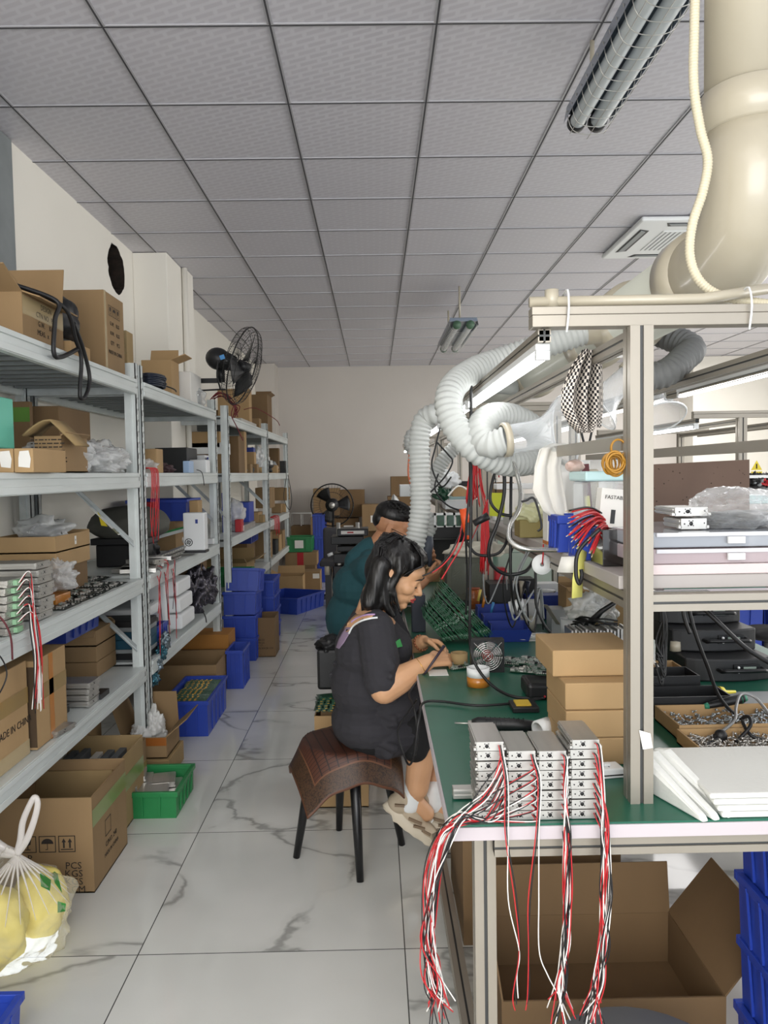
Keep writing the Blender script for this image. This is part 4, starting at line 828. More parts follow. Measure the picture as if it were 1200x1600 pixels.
bxs(-1.335-.17, -1.345, 2.2, 2.36, 0, .26, KR[2], 'ajar brown carton left of the umbrella printed carton', 'box', 'cardboard_box')
bxs(-1.5, -1.33, 3.56, 3.72, 0, .40, KR[0], 'tall light carton standing under the first rack by its end post', 'box', 'cardboard_box')
bxs(-1.66, -1.5, 3.56, 3.7, 0, .36, KR[2], 'dark striped carton behind the tall light one under the first rack', 'box', 'cardboard_box')
# green crate with module boards
gx = at(282, 1268, z=0); g0_ = at(217, 1255, z=0)
gc = crate((-1.145, -.845, 3.22, 3.55, 0, .115), 'green crate of metal modules on the floor by the rack end', GREEN)
for i in range(8):
    o = dup(pm); place(o, (-1.06+.13*(i % 2)+(.0 if i < 4 else -.03), 3.32+.12*((i//2) % 2), .045+.026*(i//4 + (i % 2 == 0)*1)), (0, 0, R_(12)), 'metal module in the green floor crate, %s' % ('front left, lower', 'front right', 'back left, lower', 'back right', 'front left, upper', 'front right, upper', 'back left, upper', 'back right, upper')[i], 'modules in the green crate'); o.scale = (.85, .75, 1)
# open carton with white film
wc = carton((-1.215, -1.005, 3.66, 3.90, .10, .10), 'open carton with tall flaps and white film spilling out, on another carton', 1, flaps={'w': (18, .17), 'n': (-5, .16), 'e': (50, .13)}, tape=[(mat('orange_tape', '#9a5a24', .35), 'front', .6, .98, 'h')])
carton((-1.21, -.99, 3.64, 3.92, 0, .098), 'flat carton under the open one with white film', 3)
blob((-1.10, 3.76, .12), (.12, .1, .17), BAGW, 'white film bag spilling out of the open carton, right clump', seed=121, crumple=.6, sub=5)
blob((-1.16, 3.74, .12), (.08, .1, .11), BAGW, 'white film bag in the open carton, left clump', seed=122, crumple=.6, sub=5)
blob((-1.13, 3.64, .07), (.05, .05, .15), BAGW, 'tail of white film hanging over the open carton front', seed=123, crumple=.5)
# blue crate with boards
bc = crate((-1.19, -.93, 4.24, 4.80, 0, .20), 'blue crate full of green circuit boards on the floor', BLUE)
bd = MB(); pb = T('circuit_board', '', 'circuit board'); q = MB().box(-.10, .10, -.001, .001, 0, .085); q.build('board', PCBG, pb, False)
q = MB()
for i in range(8): q.box(-.09+.025*i, -.075+.025*i, -.006, .006, .06, .084)
q.m = 1
for i in range(5): q.box(-.09+.03*i, -.08+.03*i, -.0015, .0015, .080, .087)
q.build('components', [PCBG, GOLD], pb, False)
for i in range(30):
    o = pb if i == 0 else dup(pb); place(o, (-1.06+random.uniform(-.008, .008), 4.29+.0158*i, .10+random.uniform(-.004, .004)), (R_(-18), 0, random.uniform(-.04, .04)), 'green circuit board standing in the blue floor crate, %s from the near end' % ORD[i], 'boards standing in the blue crate')
oc = carton((-1.50, -1.02, 4.90, 5.3, 0, .24), 'wide open brown carton behind the blue board crate', 1, flaps={'n': (4, .005)})
carton((-1.46, -1.06, 5.42, 5.7, 0, .22), 'brown carton under the orange lidded one', 1)
oo = carton((-1.40, -1.04, 5.44, 5.7, .221, .10), 'orange brown lidded carton resting on a brown one near the second rack end', mat('kraft_orange', '#a5702e', .7, var=.06), flaps=None)
crate((-1.02, -.9, 5.2, 5.5, 0, .26), 'blue crate squeezed beside the wide open brown carton', BLUE)
# stacked blue crates
sx0, sy0 = -1.34, 5.98
for i, (t_, dx) in enumerate((((0, 0, 0), 0), ((0, 0, 0), .0), ((R_(-4), 0, 0), .0), ((R_(-8), R_(2), 0), .02))):
    crate((-1.19+dx, -.93+dx, 5.98+(.01*i), 6.36, .001+.172*i, .178), 'blue crate in the near stack at the third rack, %s' % ('bottom one', 'second from the floor', 'third, slightly tilted', 'top one, tilted')[i], BLUE, group='stacked blue crates', tilt=t_, ribs=(3, 5))
for i in range(4): crate((-1.13, -.86, 6.55, 7.0, .001+.135*i, .14), 'blue crate in the second stack, %s' % ('bottom', 'second from the floor', 'third from the floor', 'top')[i], BLUE, group='second stack of blue crates')
kx = at(389, 1027, z=0); kb = at(430, 1027, z=0)
c = carton((kx.x, kb.x, kx.y, kx.y+.26, 0, .31), 'upright open carton with printed lines beside the blue crate stack', 2, flaps={'n': (3, .005)})
for i, s in enumerate(('N.W. 8KGS', 'G.W. 9KGS', 'QTY 17', 'SIZE 40X30X28 CM')): put_text(c, s, .021, FM(c, 'front', -.03 if i < 3 else -.0, .135-.022*i))
qx = at(405, 955, z=0); crate((-1.18, -.66, 8.0, 8.62, 0, .17), 'wide empty blue crate lying on the floor by the third rack', BLUE, rz=R_(-24), ribs=(5, 6))
# ------------------------------------------------------------------ far corner: cartons, stand fan, chair, press
def fb(px0, px1, yt, yb, Y, dep, k, label, **kw):
    """carton whose front face is seen at px0..px1, yt..yb at distance Y"""
    a = at(px0, yb, y=Y); b = at(px1, yt, y=Y); z0 = kw.pop('z', max(a.z, 0)); return carton((a.x, b.x, Y, Y+dep, z0, b.z-z0), label, k, **kw)
c = fb(430, 473, 900, 942, 9.3, .3, 0, 'open tan carton on the floor before the red taped carton', z=0, flaps={'w': (60, .15), 'n': (30, .1)})
c = fb(473, 500, 893, 934, 9.6, .3, 1, 'brown carton with a white label beside the open tan one', z=0); paper(c, 'front', .06, .18, .08, .06)
c = fb(446, 495, 863, 899, 10.0, .35, 1, 'carton with a wide red tape band, under the green crate', z=.27, tape=[(REDINK, 'front', .38, .58, 'v')])
bxs(c.location.x-.18, c.location.x+.18, 10.0, 10.35, 0, .269, KR[2], 'brown carton holding up the red taped carton', 'box', 'cardboard_box')
a = at(448, 863, y=10.0); b = at(488, 839, y=10.0); g = crate((a.x, b.x, 10.0, 10.35, a.z, b.z-a.z), 'green crate on the red taped carton in the far corner', GREEN)
p_ = MB(); rect2(p_, face_M('front', .3, .36), -.06, .05, .05, .15); p_.build('paper_label', WHITE, g, False)
for i in range(3): a = at(489, 940-36*i, y=10.3); crate((a.x, a.x+.17, 10.3, 10.65, max(0, .002+.30*i), .3), 'tall blue crate beside the red taped carton, %s of three' % ('bottom', 'middle', 'top')[i], BLUE, group='blue crates in the far corner')
k = 0
for (x0, x1, yt, yb, Y, lab) in ((490, 530, 763, 806, 11.35, 'large brown carton behind the stand fan, left'), (531, 569, 765, 808, 11.4, 'large brown carton behind the stand fan, right'), (486, 520, 808, 850, 11.2, 'brown carton with a label below the stand fan cage'), (488, 504, 850, 880, 11.0, 'brown carton with a tilted label beside the green crate'), (566, 601, 788, 830, 11.1, 'brown carton with a label behind the man'), (523, 560, 810, 845, 11.3, 'brown carton behind the black press'), (611, 646, 744, 775, 11.3, 'dark brown carton on top of the far corner pile'), (606, 650, 775, 800, 11.3, 'dark brown carton second in the far corner pile'), (455, 486, 822, 845, 11.4, 'low brown carton under the wire rack')):
    c = fb(x0, x1, yt, yb, Y, .35, (1, 2, 1, 2, 1, 2, 2, 2, 2)[k], lab)
    if k in (2, 3, 4, 5): paper(c, 'front', .03, c.dimensions.z if False else .17, .14, .10)
    k += 1
bxs(-.90, .35, 11.42, 11.8, 0, .60, KR[2], 'row of brown cartons on the floor along the far wall', 'box', 'cardboard_box')
bxs(.12, .62, 11.25, 11.7, .0, .92, KR[2], 'dark brown carton stack base right of the stand fan', 'box', 'cardboard_box')
# wire rack left of stand fan
wr = MB(); a = at(455, 802, y=11.6); b = at(488, 822, y=11.6)
for i in range(6): wr.bar((a.x, 11.5+.05*i, a.z), (b.x, 11.5+.05*i, a.z), .008, .008); wr.bar((a.x, 11.5+.05*i, b.z), (b.x, 11.5+.05*i, b.z), .008, .008)
for x in (a.x, (a.x+b.x)/2, b.x):
    for y in (11.5, 11.75): wr.bar((x, y, .0), (x, y, a.z), .012, .012)
tag(wr.build('wire_rack', SILV), 'white wire rack by the far wall left of the stand fan', 'rack')
# stand fan
sf = T('stand_fan', 'black stand fan with a round cage in the far corner', 'fan', (at(519, 790, y=10.4).x, 10.4, 0)); hc = at(519, 789, y=10.35); Rf2 = at(552, 789, y=10.35).x-hc.x
g = MB()
for k in range(40):
    t = 2*pi*k/40; u = V((cos(t), 0, sin(t)))
    for s in (-1, 1): g.tube([hc+V((0, s*.07, 0))+u*.05, hc+V((0, s*.065, 0))+u*Rf2*.6, hc+u*Rf2], .0013, 4, fine=2)
for r, h in ((Rf2, 0), (Rf2*.6, -.065), (Rf2*.6, .065)): g.tube([hc+V((cos(2*pi*k/48)*r, h, sin(2*pi*k/48)*r)) for k in range(49)], .009 if h == 0 else .002, 5)
g.build('cage', BLACKM, sf)
for k in range(3):
    rows = []
    for i in range(6):
        r = .05+(Rf2-.09)*i/5; rows.append([hc+V((cos(2*pi*k/3+.1+(j/4-.5)*.9)*r, (j/4-.5)*.05, sin(2*pi*k/3+.1+(j/4-.5)*.9)*r)) for j in range(5)])
    MB().sheet(rows, .003).build('blade', BLACKP, sf)
MB().cyl(hc+V((0, -.09, 0)), hc+V((0, .16, 0)), .085).build('motor', BLACKP, sf); MB().cyl(hc+V((0, -.095, 0)), hc+V((0, -.088, 0)), .04).build('badge', SILV, sf)
MB().cyl((hc.x, 10.5, .03), (hc.x, 10.5, hc.z), .018).build('pole', BLACKM, sf); MB().lathe([(0, 0), (.22, 0), (.2, .03), (.03, .05), (0, .05)], (hc.x, 10.5, 0)).build('base', BLACKM, sf)
# grey chair back and black press machine
ch_ = T('office_chair', 'grey padded chair back between the blue crates and the black press', 'chair', (at(515, 870, y=8.9).x, 8.9, 0)); a = at(505, 870, y=8.85); b = at(531, 824, y=8.85)
o = MB().box(a.x, b.x+.1, 8.85, 8.93, a.z-.1, b.z).build('backrest', mat('chair_fabric', '#4c4b4e', .9), ch_, bevel=.035, seg=4); MB().box(a.x-.02, b.x+.15, 8.5, 8.9, .42, .48).build('seat', mat('chair_fabric', '', 0), ch_, bevel=.02)
MB().cyl((a.x+.15, 8.7, .1), (a.x+.15, 8.7, .42), .03).build('column', BLACKM, ch_)
g = MB()
for k in range(5): g.bar((a.x+.15, 8.7, .09), (a.x+.15+.26*cos(k*1.257), 8.7+.26*sin(k*1.257), .05), .04, .03); g.ell((a.x+.15+.26*cos(k*1.257), 8.7+.26*sin(k*1.257), .03), .028, 6)
g.build('star_base', BLACKM, ch_)
bp = T('bench_press', 'black bench machine with a white control card on top behind the man', 'machine', (at(545, 880, y=7.6).x, 7.6, 0)); Y = 7.6
for i, (x0, x1, yt, yb, dd) in enumerate(((527, 575, 826, 838, .3), (517, 568, 838, 851, .34), (527, 566, 853, 862, .3), (521, 560, 865, 880, .3), (521, 556, 884, 905, .3))):
    a = at(x0, yb, y=Y); b = at(x1, yt, y=Y); MB().box(a.x, b.x, Y, Y+dd, a.z, b.z).build(('top_plate', 'press_head', 'middle_plate', 'lower_block', 'table_plate')[i], BLACKM, bp, bevel=.006)
a = at(533, 838, y=Y); b = at(569, 829, y=Y); MB().box(a.x, b.x, Y-.004, Y, a.z+.02, b.z).build('control_card', WHITE, bp); MB().box(a.x+.06, a.x+.12, Y-.006, Y-.004, a.z+.03, b.z-.01).build('red_card_mark', REDINK, bp)
for x in (530, 560): a = at(x, 900, y=Y+.1); MB().cyl((a.x, Y+.1, 0), (a.x, Y+.1, .95), .02).build('column', SILV, bp)
a = at(512, 868, y=Y); MB().tube([a, a+V((.05, 0, .02))], .016, 10).build('lever_grip', WHITEP, bp); MB().cyl(at(511, 885, y=Y), at(511, 898, y=Y), .025).build('pale_jar', CREAM, bp)
a = at(508, 905, y=Y); MB().box(a.x, a.x+.06, Y, Y+.2, 0, a.z+.1).build('leg', BLACKM, bp)
# ------------------------------------------------------------------ workbenches with aluminium profile frames
BZ = .75; MAT_ = mat('green_bench_mat', '#1c5f4b', .32, var=.1, vscale=5, bump=.03, bscale=8); EDGE = mat('bench_board_edge', '#c2b9bd', .5); EMIT = mat('lit_tube', '#ffffff', .4, emit=4.6)
def prof(mb, p0, p1, w=.042):
    """slotted profile: four corner rails and a dark core"""
    p0, p1 = V(p0), V(p1); d = (p1-p0).normalized(); a = V((1, 0, 0)) if abs(d.x) < .9 else V((0, 1, 0)); b = d.cross(a)
    k = w*.29
    for i in (-1, 1):
        for j in (-1, 1): o = a*i*k+b*j*k; mb.m = 0; mb.bar(p0+o, p1+o, w*.42, w*.42, a)
    mb.m = 1; mb.bar(p0, p1, w*.8, w*.8, a); mb.m = 0
def bench(y0, y1, label, near=True, x0=.13, x1=1.46, posts=(.53, .95), shelfz=1.21, lamps=((.345, 0), (1.10, 1)), py=None):
    root = T('workbench', label, 'workbench', ((x0+x1)/2, (y0+y1)/2, 0), group='green topped workbenches in a row')
    MB().box(x0, x1, y0, y1, BZ-.028, BZ-.002).build('table_board', EDGE, root, bevel=.0015); MB().box(x0+.004, x1-.004, y0+.004, y1-.004, BZ-.002, BZ+.002).build('mat', MAT_, root)
    for x in (x0+.075, x1-.10):
        for y in (y0+.06, y1-.06):
            l = MB(); prof(l, (x, y, .04), (x, y, BZ-.03)); l.build('leg', [ALU, ALUD], root)
        r = MB(); prof(r, (x, y0+.08, .09), (x, y1-.08, .09), .036); r.build('floor_rail', [ALU, ALUD], root)
        for y in (y0+.06, (y0+y1)/2, y1-.06):
            MB().cyl((x, y, 0), (x, y, .018), .026).cyl((x, y, .018), (x, y, .07), .009).build('levelling_foot', SILV, root)
    for y in (y0+.03, (y0+y1)/2, y1-.05):
        r = MB(); prof(r, (x0+.09, y, BZ-.05), (x1-.12, y, BZ-.05), .034); r.build('cross_rail', [ALU, ALUD], root)
    r = MB(); prof(r, (x0+.09, (y0+y1)/2, .09), (x1-.12, (y0+y1)/2, .09), .034); r.build('cross_rail', [ALU, ALUD], root)
    pa, pb = py or (y0+.10, y1-.20)
    for x in posts:
        for y in (pa, pb):
            l = MB(); prof(l, (x, y, BZ), (x, y, 1.712), .046); l.build('post', [ALU, ALUD], root)
        r = MB(); prof(r, (x, pa+.03, 1.695), (x, pb-.03, 1.695), .03); r.build('upper_rail', [ALU, ALUD], root)
        r = MB(); prof(r, (x, pa+.03, shelfz-.05), (x, pb-.03, shelfz-.05), .036); r.build('shelf_rail', [ALU, ALUD], root)
    for y in (pa, pb):
        MB().box(lamps[0][0]-.03, lamps[1][0]+.03, y-.02, y+.02, 1.712, 1.735).box(lamps[0][0]-.03, lamps[1][0]+.03, y-.017, y+.02, 1.736, 1.752).build('top_beam', ALU, root, bevel=.001)
        r = MB(); prof(r, (posts[0]+.02, y, shelfz-.05), (posts[1]-.02, y, shelfz-.05), .034); r.build('shelf_rail', [ALU, ALUD], root)
    for x, s in lamps:
        r = MB(); prof(r, (x, pa+.01, 1.70), (x, pb+.12, 1.70), .026); r.build('lamp_rail', [ALU, ALUD], root)
    MB().box(posts[0]-.03, posts[1]+.06, pa+.03, pb+.06, shelfz-.028, shelfz).build('shelf', mat('grey_shelf_board', '#a9a39f', .5), root, bevel=.002)
    return root
def tube_lamp(x, y0, y1, z, label):
    r = T('bench_tube_lamp', label, 'tube lamp', (x, (y0+y1)/2, z), group='lit tube lamps over the benches')
    MB().box(x-.015, x+.015, y0, y1, z, z+.016).build('housing', WHITEP, r, bevel=.004)
    MB().box(x-.013, x+.013, y0+.015, y1-.015, z-.018, z).build('tube', EMIT, r, bevel=.008, seg=3)
    for y in (y0, y1-.02): MB().box(x-.014, x+.014, y, y+.015, z-.018, z).build('end_cap', WHITEP, r)
bench(1.47, 3.95, 'nearest green topped bench with the module stacks on its front edge', py=(1.575, 3.72))
bench(4.0, 6.45, 'second green topped bench, in front of the man')
bench(6.5, 8.95, 'third bench in the row, behind the clear funnels')
bench(4.38, 6.6, 'bench at the far right with blue crates under it', x0=1.62, x1=2.9, posts=(2.1, 2.5), lamps=((1.85, 0), (2.7, 1)))
tube_lamp(.345, 1.60, 2.78, 1.672, 'lit tube over the left bench side, the nearest one'); tube_lamp(.345, 2.84, 3.85, 1.672, 'lit tube over the left bench side, second from the camera')
tube_lamp(1.10, 1.64, 2.82, 1.70, 'lit tube right of the big post, the nearest one'); tube_lamp(1.10, 2.92, 3.9, 1.70, 'lit tube seen just beside the big post, second on the right')
for i, (a, b_) in enumerate(((4.12, 5.2), (5.25, 6.3), (6.6, 7.7), (7.75, 8.8))): tube_lamp(.345, a, b_, 1.672, 'lit tube over the left bench side, %s from the camera' % ('third', 'fourth', 'fifth', 'sixth')[i])
for i, (a, b_) in enumerate(((4.12, 5.2), (5.25, 6.3))): tube_lamp(1.10, a, b_, 1.672, 'lit tube over the right bench side, %s from the camera' % ('third', 'fourth')[i])
for i, (a, b_) in enumerate(((4.5, 5.5), (5.55, 6.5))): tube_lamp(1.85, a, b_, 1.672, 'lit tube over the far right bench, %s one' % ('nearer', 'farther')[i])
for i, x in enumerate((.515, .975)):
    o = MB().box(x-.006, x+.006, 1.62, 2.28 if i == 0 else 3.6, 1.468, 1.498).build('flat_bar', ALU); tag(o, ('flat metal bar holding the rubber bands and white cloth', 'flat metal bar right of the big post above the brown board')[i], 'metal bar')
o = MB().tube([(.315, 1.585, 1.766), (.66, 1.585, 1.768), (.80, 1.60, 1.79)], .011, 12).cyl((.36, 1.585, 1.754), (.36, 1.585, 1.79), .014).build('pvc_pipe', CREAM); tag(o, 'thin cream pipe tied on top of the front beam', 'pipe')
for i, x in enumerate((.385, .745)): o = MB().tube([(x-.004, 1.55, 1.70), (x, 1.548, 1.745), (x+.002, 1.565, 1.785), (x+.002, 1.6, 1.782)], .0022, 6, fine=3).build('cable_tie', WHITEP); tag(o, ('cable tie near the left end of the front beam', 'cable tie at the right of the front beam')[i], 'cable tie')
o = MB().prism([(.523, 1.549, .905), (.546, 1.549, .898), (.551, 1.549, .868), (.531, 1.549, .865)], (0, .001, 0)); o = o.build('torn_sticker', WHITE); tag(o, 'small torn sticker at the foot of the big front post', 'sticker')
# ------------------------------------------------------------------ fume extraction: main duct, riser, hoses, funnels
duct = T('extraction_duct', 'thick cream duct with a vertical riser at the right of the photo', 'duct', (.815, 1.7, 1.8)); DX, DZ, DR = .815, 1.905, .095
MB().cyl((DX, 1.70, 2.20), (DX, 1.70, CEIL+.02), DR, n=40).build('riser', CREAM, duct)
e = [V((DX, 1.70, 2.16))]+[V((DX, 1.70+.15*(1-cos(a)), 2.05-.145*sin(a))) for a in [k*pi/2/10 for k in range(11)]]+[V((DX, 1.95, DZ))]
MB().tube(e, DR*1.02, 40).build('elbow', CREAM, duct)
MB().lathe([(DR*1.02, 0), (DR*1.1, .004), (DR*1.1, .08), (DR*1.02, .085)], (DX, 1.70, 2.14), n=40).build('collar', CREAM, duct)
MB().cyl((DX, 1.95, DZ), (DX, 9.2, DZ), DR, n=40).build('main_pipe', mat('pale_pvc', '#bfc1b6', .28, coat=.3), duct)
for y, l in ((1.92, .09), (2.45, .14), (2.85, .10), (3.9, .14), (5.3, .14), (6.7, .14)):
    MB().lathe([(DR, 0), (DR*1.16, .006), (DR*1.16, l), (DR, l+.006)], (DX, y, DZ), (0, 1, 0), 40).build('collar', CREAM, duct)
    if l > .12: MB().tube([(DX, y+.07, DZ), (DX-.14, y+.07, DZ-.02)], DR*.62, 24).build('branch_stub', CREAM, duct)
HOSE = mat('grey_duct_hose', '#b9bcb9', .55, var=.05, vscale=20); HOSED = mat('dark_duct_hose', '#6f706f', .6)
def hose(pts, r, m, name='ribbed_hose', parent=None, label=None, pitch=.018, group=None):
    P = spline(pts, 16); L = [0]
    for i in range(1, len(P)): L.append(L[-1]+(P[i]-P[i-1]).length)
    n = int(L[-1]/pitch*4); Q = []; R = []; j = 0
    for k in range(n+1):
        t = L[-1]*k/n
        while j < len(L)-2 and L[j+1] < t: j += 1
        s = (t-L[j])/max(L[j+1]-L[j], 1e-6); Q.append(P[j].lerp(P[j+1], s)); R.append(r*(1, 1.0, .92, .90)[k % 4] if k % 4 != 1 else r*1.03)
    # taper the helix a little so that the folds are not perfectly even
    R = [q*(1+.012*noise.noise(V((k*.13, 0, 0)))) for k, q in enumerate(R)]
    o = MB().tube(Q, R, 22, cap=False).build(name, m, parent)
    if parent is None: tag(o, label, 'hose', group)
    return o
FUN = film('clear_funnel', '#e6eaec', .10, .06)
def funnel(c, ax, s, parent=None, label=None, m=None):
    root = T('extraction_funnel', label, 'funnel', c, group='clear extraction funnels'); ax = V(ax).normalized(); c = V(c)
    MB().lathe([(.036*s, 0), (.04*s, .01*s), (.042*s, .075*s), (.048*s, .10*s), (.065*s, .125*s), (.088*s, .145*s), (.098*s, .16*s), (.100*s, .163*s), (.096*s, .163*s), (.086*s, .149*s), (.063*s, .128*s), (.046*s, .103*s), (.040*s, .075*s), (.038*s, .0)], c, ax, 40).build('bell', m or FUN, root)
    MB().lathe([(.098*s+.003*s*cos(t), .163*s+.003*s*sin(t)) for t in [2*pi*k/8 for k in range(9)]], c, ax, 40).build('rim', film('funnel_rim', '#f4f6f7', .6, .08), root)
    MB().lathe([(.041*s, -.012*s), (.047*s, -.01*s), (.047*s, .006*s), (.041*s, .008*s)], c, ax, 30).build('clamp_ring', CREAM, root); return root
pts = [at(*q, y=yy) for q, yy in (((790, 560), 2.52), ((735, 582), 2.45), ((704, 612), 2.35), ((706, 655), 2.30), ((740, 700), 2.28), ((790, 722), 2.32), ((836, 716), 2.42), ((842, 680), 2.48), ((806, 654), 2.42), ((768, 652), 2.34), ((750, 672), 2.28), ((764, 694), 2.24), ((792, 688), 2.22))]
hose([V((DX-.12, 2.52, DZ-.03)), pts[0]+V((.0, .0, .0))]+pts[1:], .041, HOSE, label='big looping grey ribbed hose that ends in the large clear funnel')
f0 = at(792, 687, y=2.22); funnel(f0, (.98, .10, .12), 1.05, label='large clear funnel on the looping hose beside the white cloth')
pts = [at(*q, y=3.1) for q in ((740, 620), (695, 640), (664, 655), (655, 690), (656, 740), (657, 790), (652, 830), (645, 862))]
hose([V((DX-.12, 3.95, DZ-.05)), V((.45, 3.4, 1.80))]+pts[1:], .042, HOSE, label='grey ribbed hose hanging straight down beside the heads')
p1 = at(668, 818, y=3.02); p2 = at(655, 803, y=2.98)
hose([at(655, 850, y=4.3), at(672, 825, y=4.3), at(668, 808, y=4.3), at(652, 803, y=4.3)], .038, HOSE, label='short bent grey hose behind the funnel over the heads')
funnel(at(652, 803, y=4.3), (-.97, -.1, .16), .88, label='small frosted funnel above the man\'s head', m=film('frosted_funnel', '#c9cccb', .55, .4))
pts = [at(*q, y=4.6) for q in ((690, 655), (662, 672), (644, 680), (642, 697), (652, 712))]; hose([V((DX-.12, 5.37, DZ-.05))]+pts, .04, HOSE, label='farthest grey hose bending down over the rail')
pts = [at(*q, y=4.2) for q in ((720, 690), (692, 720), (676, 752), (672, 770))]; hose(pts, .04, HOSE, label='grey hose half hidden behind the straight hanging one')
hose([V((DX+.09, 2.55, DZ-.03)), at(1078, 542, y=2.45), at(1068, 560, y=2.40), at(1042, 582, y=2.36), at(1010, 590, y=2.36)], .042, HOSED, label='dark grey ribbed hose right of the big post')
funnel(at(985, 585, y=2.36), (-.75, 0, -.66), .9, label='clear funnel behind the checkered cloth'); funnel(at(1012, 600, y=2.9), (.1, -.5, -.8), .95, label='clear funnel seen between the big post and the right tube')
pts = [at(*q, y=3.3) for q in ((905, 720), (898, 760), (895, 800), (890, 830))]; hose(pts, .038, HOSE, label='grey hose hanging behind the red ruler')
pts = [at(*q, y=1.62) for q in ((1087, -40), (1085, 40), (1084, 130), (1094, 200), (1106, 250), (1098, 300), (1082, 350), (1078, 400), (1094, 440), (1130, 463), (1200, 475), (1270, 482))]
hose(pts, .0095, mat('cream_conduit', '#cfc6ac', .45), name='corrugated_conduit', label='thin cream corrugated conduit beside the riser', pitch=.006)
for i, (a, b_) in enumerate((((1088, 215), (1106, 250)), ((1106, 250), (1102, 290)))): pass
# ------------------------------------------------------------------ cloths and things hung from the frame
CHK = bpy.data.materials.new('checkered_cloth'); CHK.use_nodes = True; nt = CHK.node_tree; uvn = nt.nodes.new('ShaderNodeTexCoord'); ck = nt.nodes.new('ShaderNodeTexChecker')
ck.inputs['Scale'].default_value = 34; ck.inputs[1].default_value = lin('#d8cfc4'); ck.inputs[2].default_value = lin('#1d1a1e'); nt.links.new(uvn.outputs['UV'], ck.inputs[0]); nt.links.new(ck.outputs[0], nt.nodes['Principled BSDF'].inputs['Base Color']); nt.nodes['Principled BSDF'].inputs['Roughness'].default_value = .9
def cloth(prof_, name, label, m, cat='cloth', n=26, th=.0025, uv=None, fold=.012, ffreq=9):
    """prof_: list of (y centre, z, half width, x, fold scale) from top to bottom -> gathered sheet"""
    rows = []
    for i, (c, hw, f) in enumerate(prof_):
        c = V(c); rows.append([c+V((hw[0]*(2*j/(n-1)-1), hw[1]*(2*j/(n-1)-1)+f*fold*sin(j*ffreq/(n-1)*2*pi+i*.5)+fold*.5*noise.noise(V((j*.4, i*.5, hw[0]*50))), 0)) for j in range(n)])
    rr = []
    for i in range(len(rows)-1):
        for s in range(3): rr.append([rows[i][j].lerp(rows[i+1][j], s/3) for j in range(n)])
    rr.append(rows[-1]); mb = MB().sheet(rr, th); o = mb.build(name, m)
    if uv:
        u = o.data.uv_layers.new(name='UVMap'); nr = len(rr); k = nr*n
        for l in o.data.loops: i = l.vertex_index % k; u.data[l.index].uv = ((i % n)/(n-1)*uv[0], (i//n)/(nr-1)*uv[1])
    return tag(o, label, cat)
yc = 1.86
def wc_(px, py, y=yc): return at(px, py, y=y)
cloth([(wc_(920, 548), (.020, .02), 1), (wc_(915, 575), (.040, .02), 1.2), (wc_(909, 610), (.048, .02), 1.4), (wc_(910, 640), (.048, .02), 1.3), (wc_(914, 662), (.038, .02), 1), (wc_(916, 676), (.020, .012), .5)], 'checkered_sleeve', 'black and white checkered cloth hung over the upper rail', CHK, uv=(1, .95), ffreq=3, fold=.016)
cloth([(wc_(935, 545, 1.9), (.008, .02), .5), (wc_(938, 590, 1.9), (.013, .03), .5), (wc_(938, 640, 1.9), (.011, .02), .5), (wc_(936, 668, 1.9), (.006, .01), .3)], 'checkered_sleeve', 'far side of the checkered cloth behind the upper rail', CHK, uv=(.4, .9), ffreq=1, fold=.01)
cloth([(at(872, 694, y=2.26), (.030, .015), .6), (at(862, 702, y=2.20), (.038, .02), 1), (at(856, 730, y=2.18), (.04, .02), 1), (at(858, 765, y=2.18), (.048, .02), 1.2), (at(868, 797, y=2.18), (.038, .02), 1), (at(874, 806, y=2.18), (.026, .01), .6)], 'white_cloth', 'crumpled white cloth hung at the end of the flat bar', mat('white_cotton', '#dfdcd4', .9, bump=.2, bscale=60), ffreq=2.2, fold=.007)
blob(at(898, 728, y=2.1), (.05, .06, .035), film('pinkish_cup', '#d8b9ac', .6, .2), 'pinkish clear cup hanging at the flat bar beside the white cloth', 'cup', seed=140, name='hanging_cup', flat=False, crumple=.1)
rb = T('rubber_bands', 'bunch of amber rubber bands hanging from the flat bar by the post', 'rubber bands', at(962, 720, y=1.63)); RUBB = mat('amber_rubber', '#a87820', .45)
for k in range(12):
    c = at(958+random.uniform(-6, 9), 728+random.uniform(-8, 5), y=1.60+random.uniform(-.02, .02)) if k > 1 else at(966, 700, y=1.60); r = .017 if k > 1 else .015; tl = random.uniform(-.5, .5)
    MB().tube([c+V((r*cos(a)*cos(tl), r*cos(a)*sin(tl), r*1.15*sin(a))) for a in [2*pi*i/20 for i in range(21)]], .0022, 6).build('band', RUBB, rb)
cable([at(905, 660, y=1.95), at(912, 690, y=1.95), at(918, 700, y=1.95), at(925, 672, y=1.95)], .003, RUBBER, 'black cord loop below the checkered cloth')
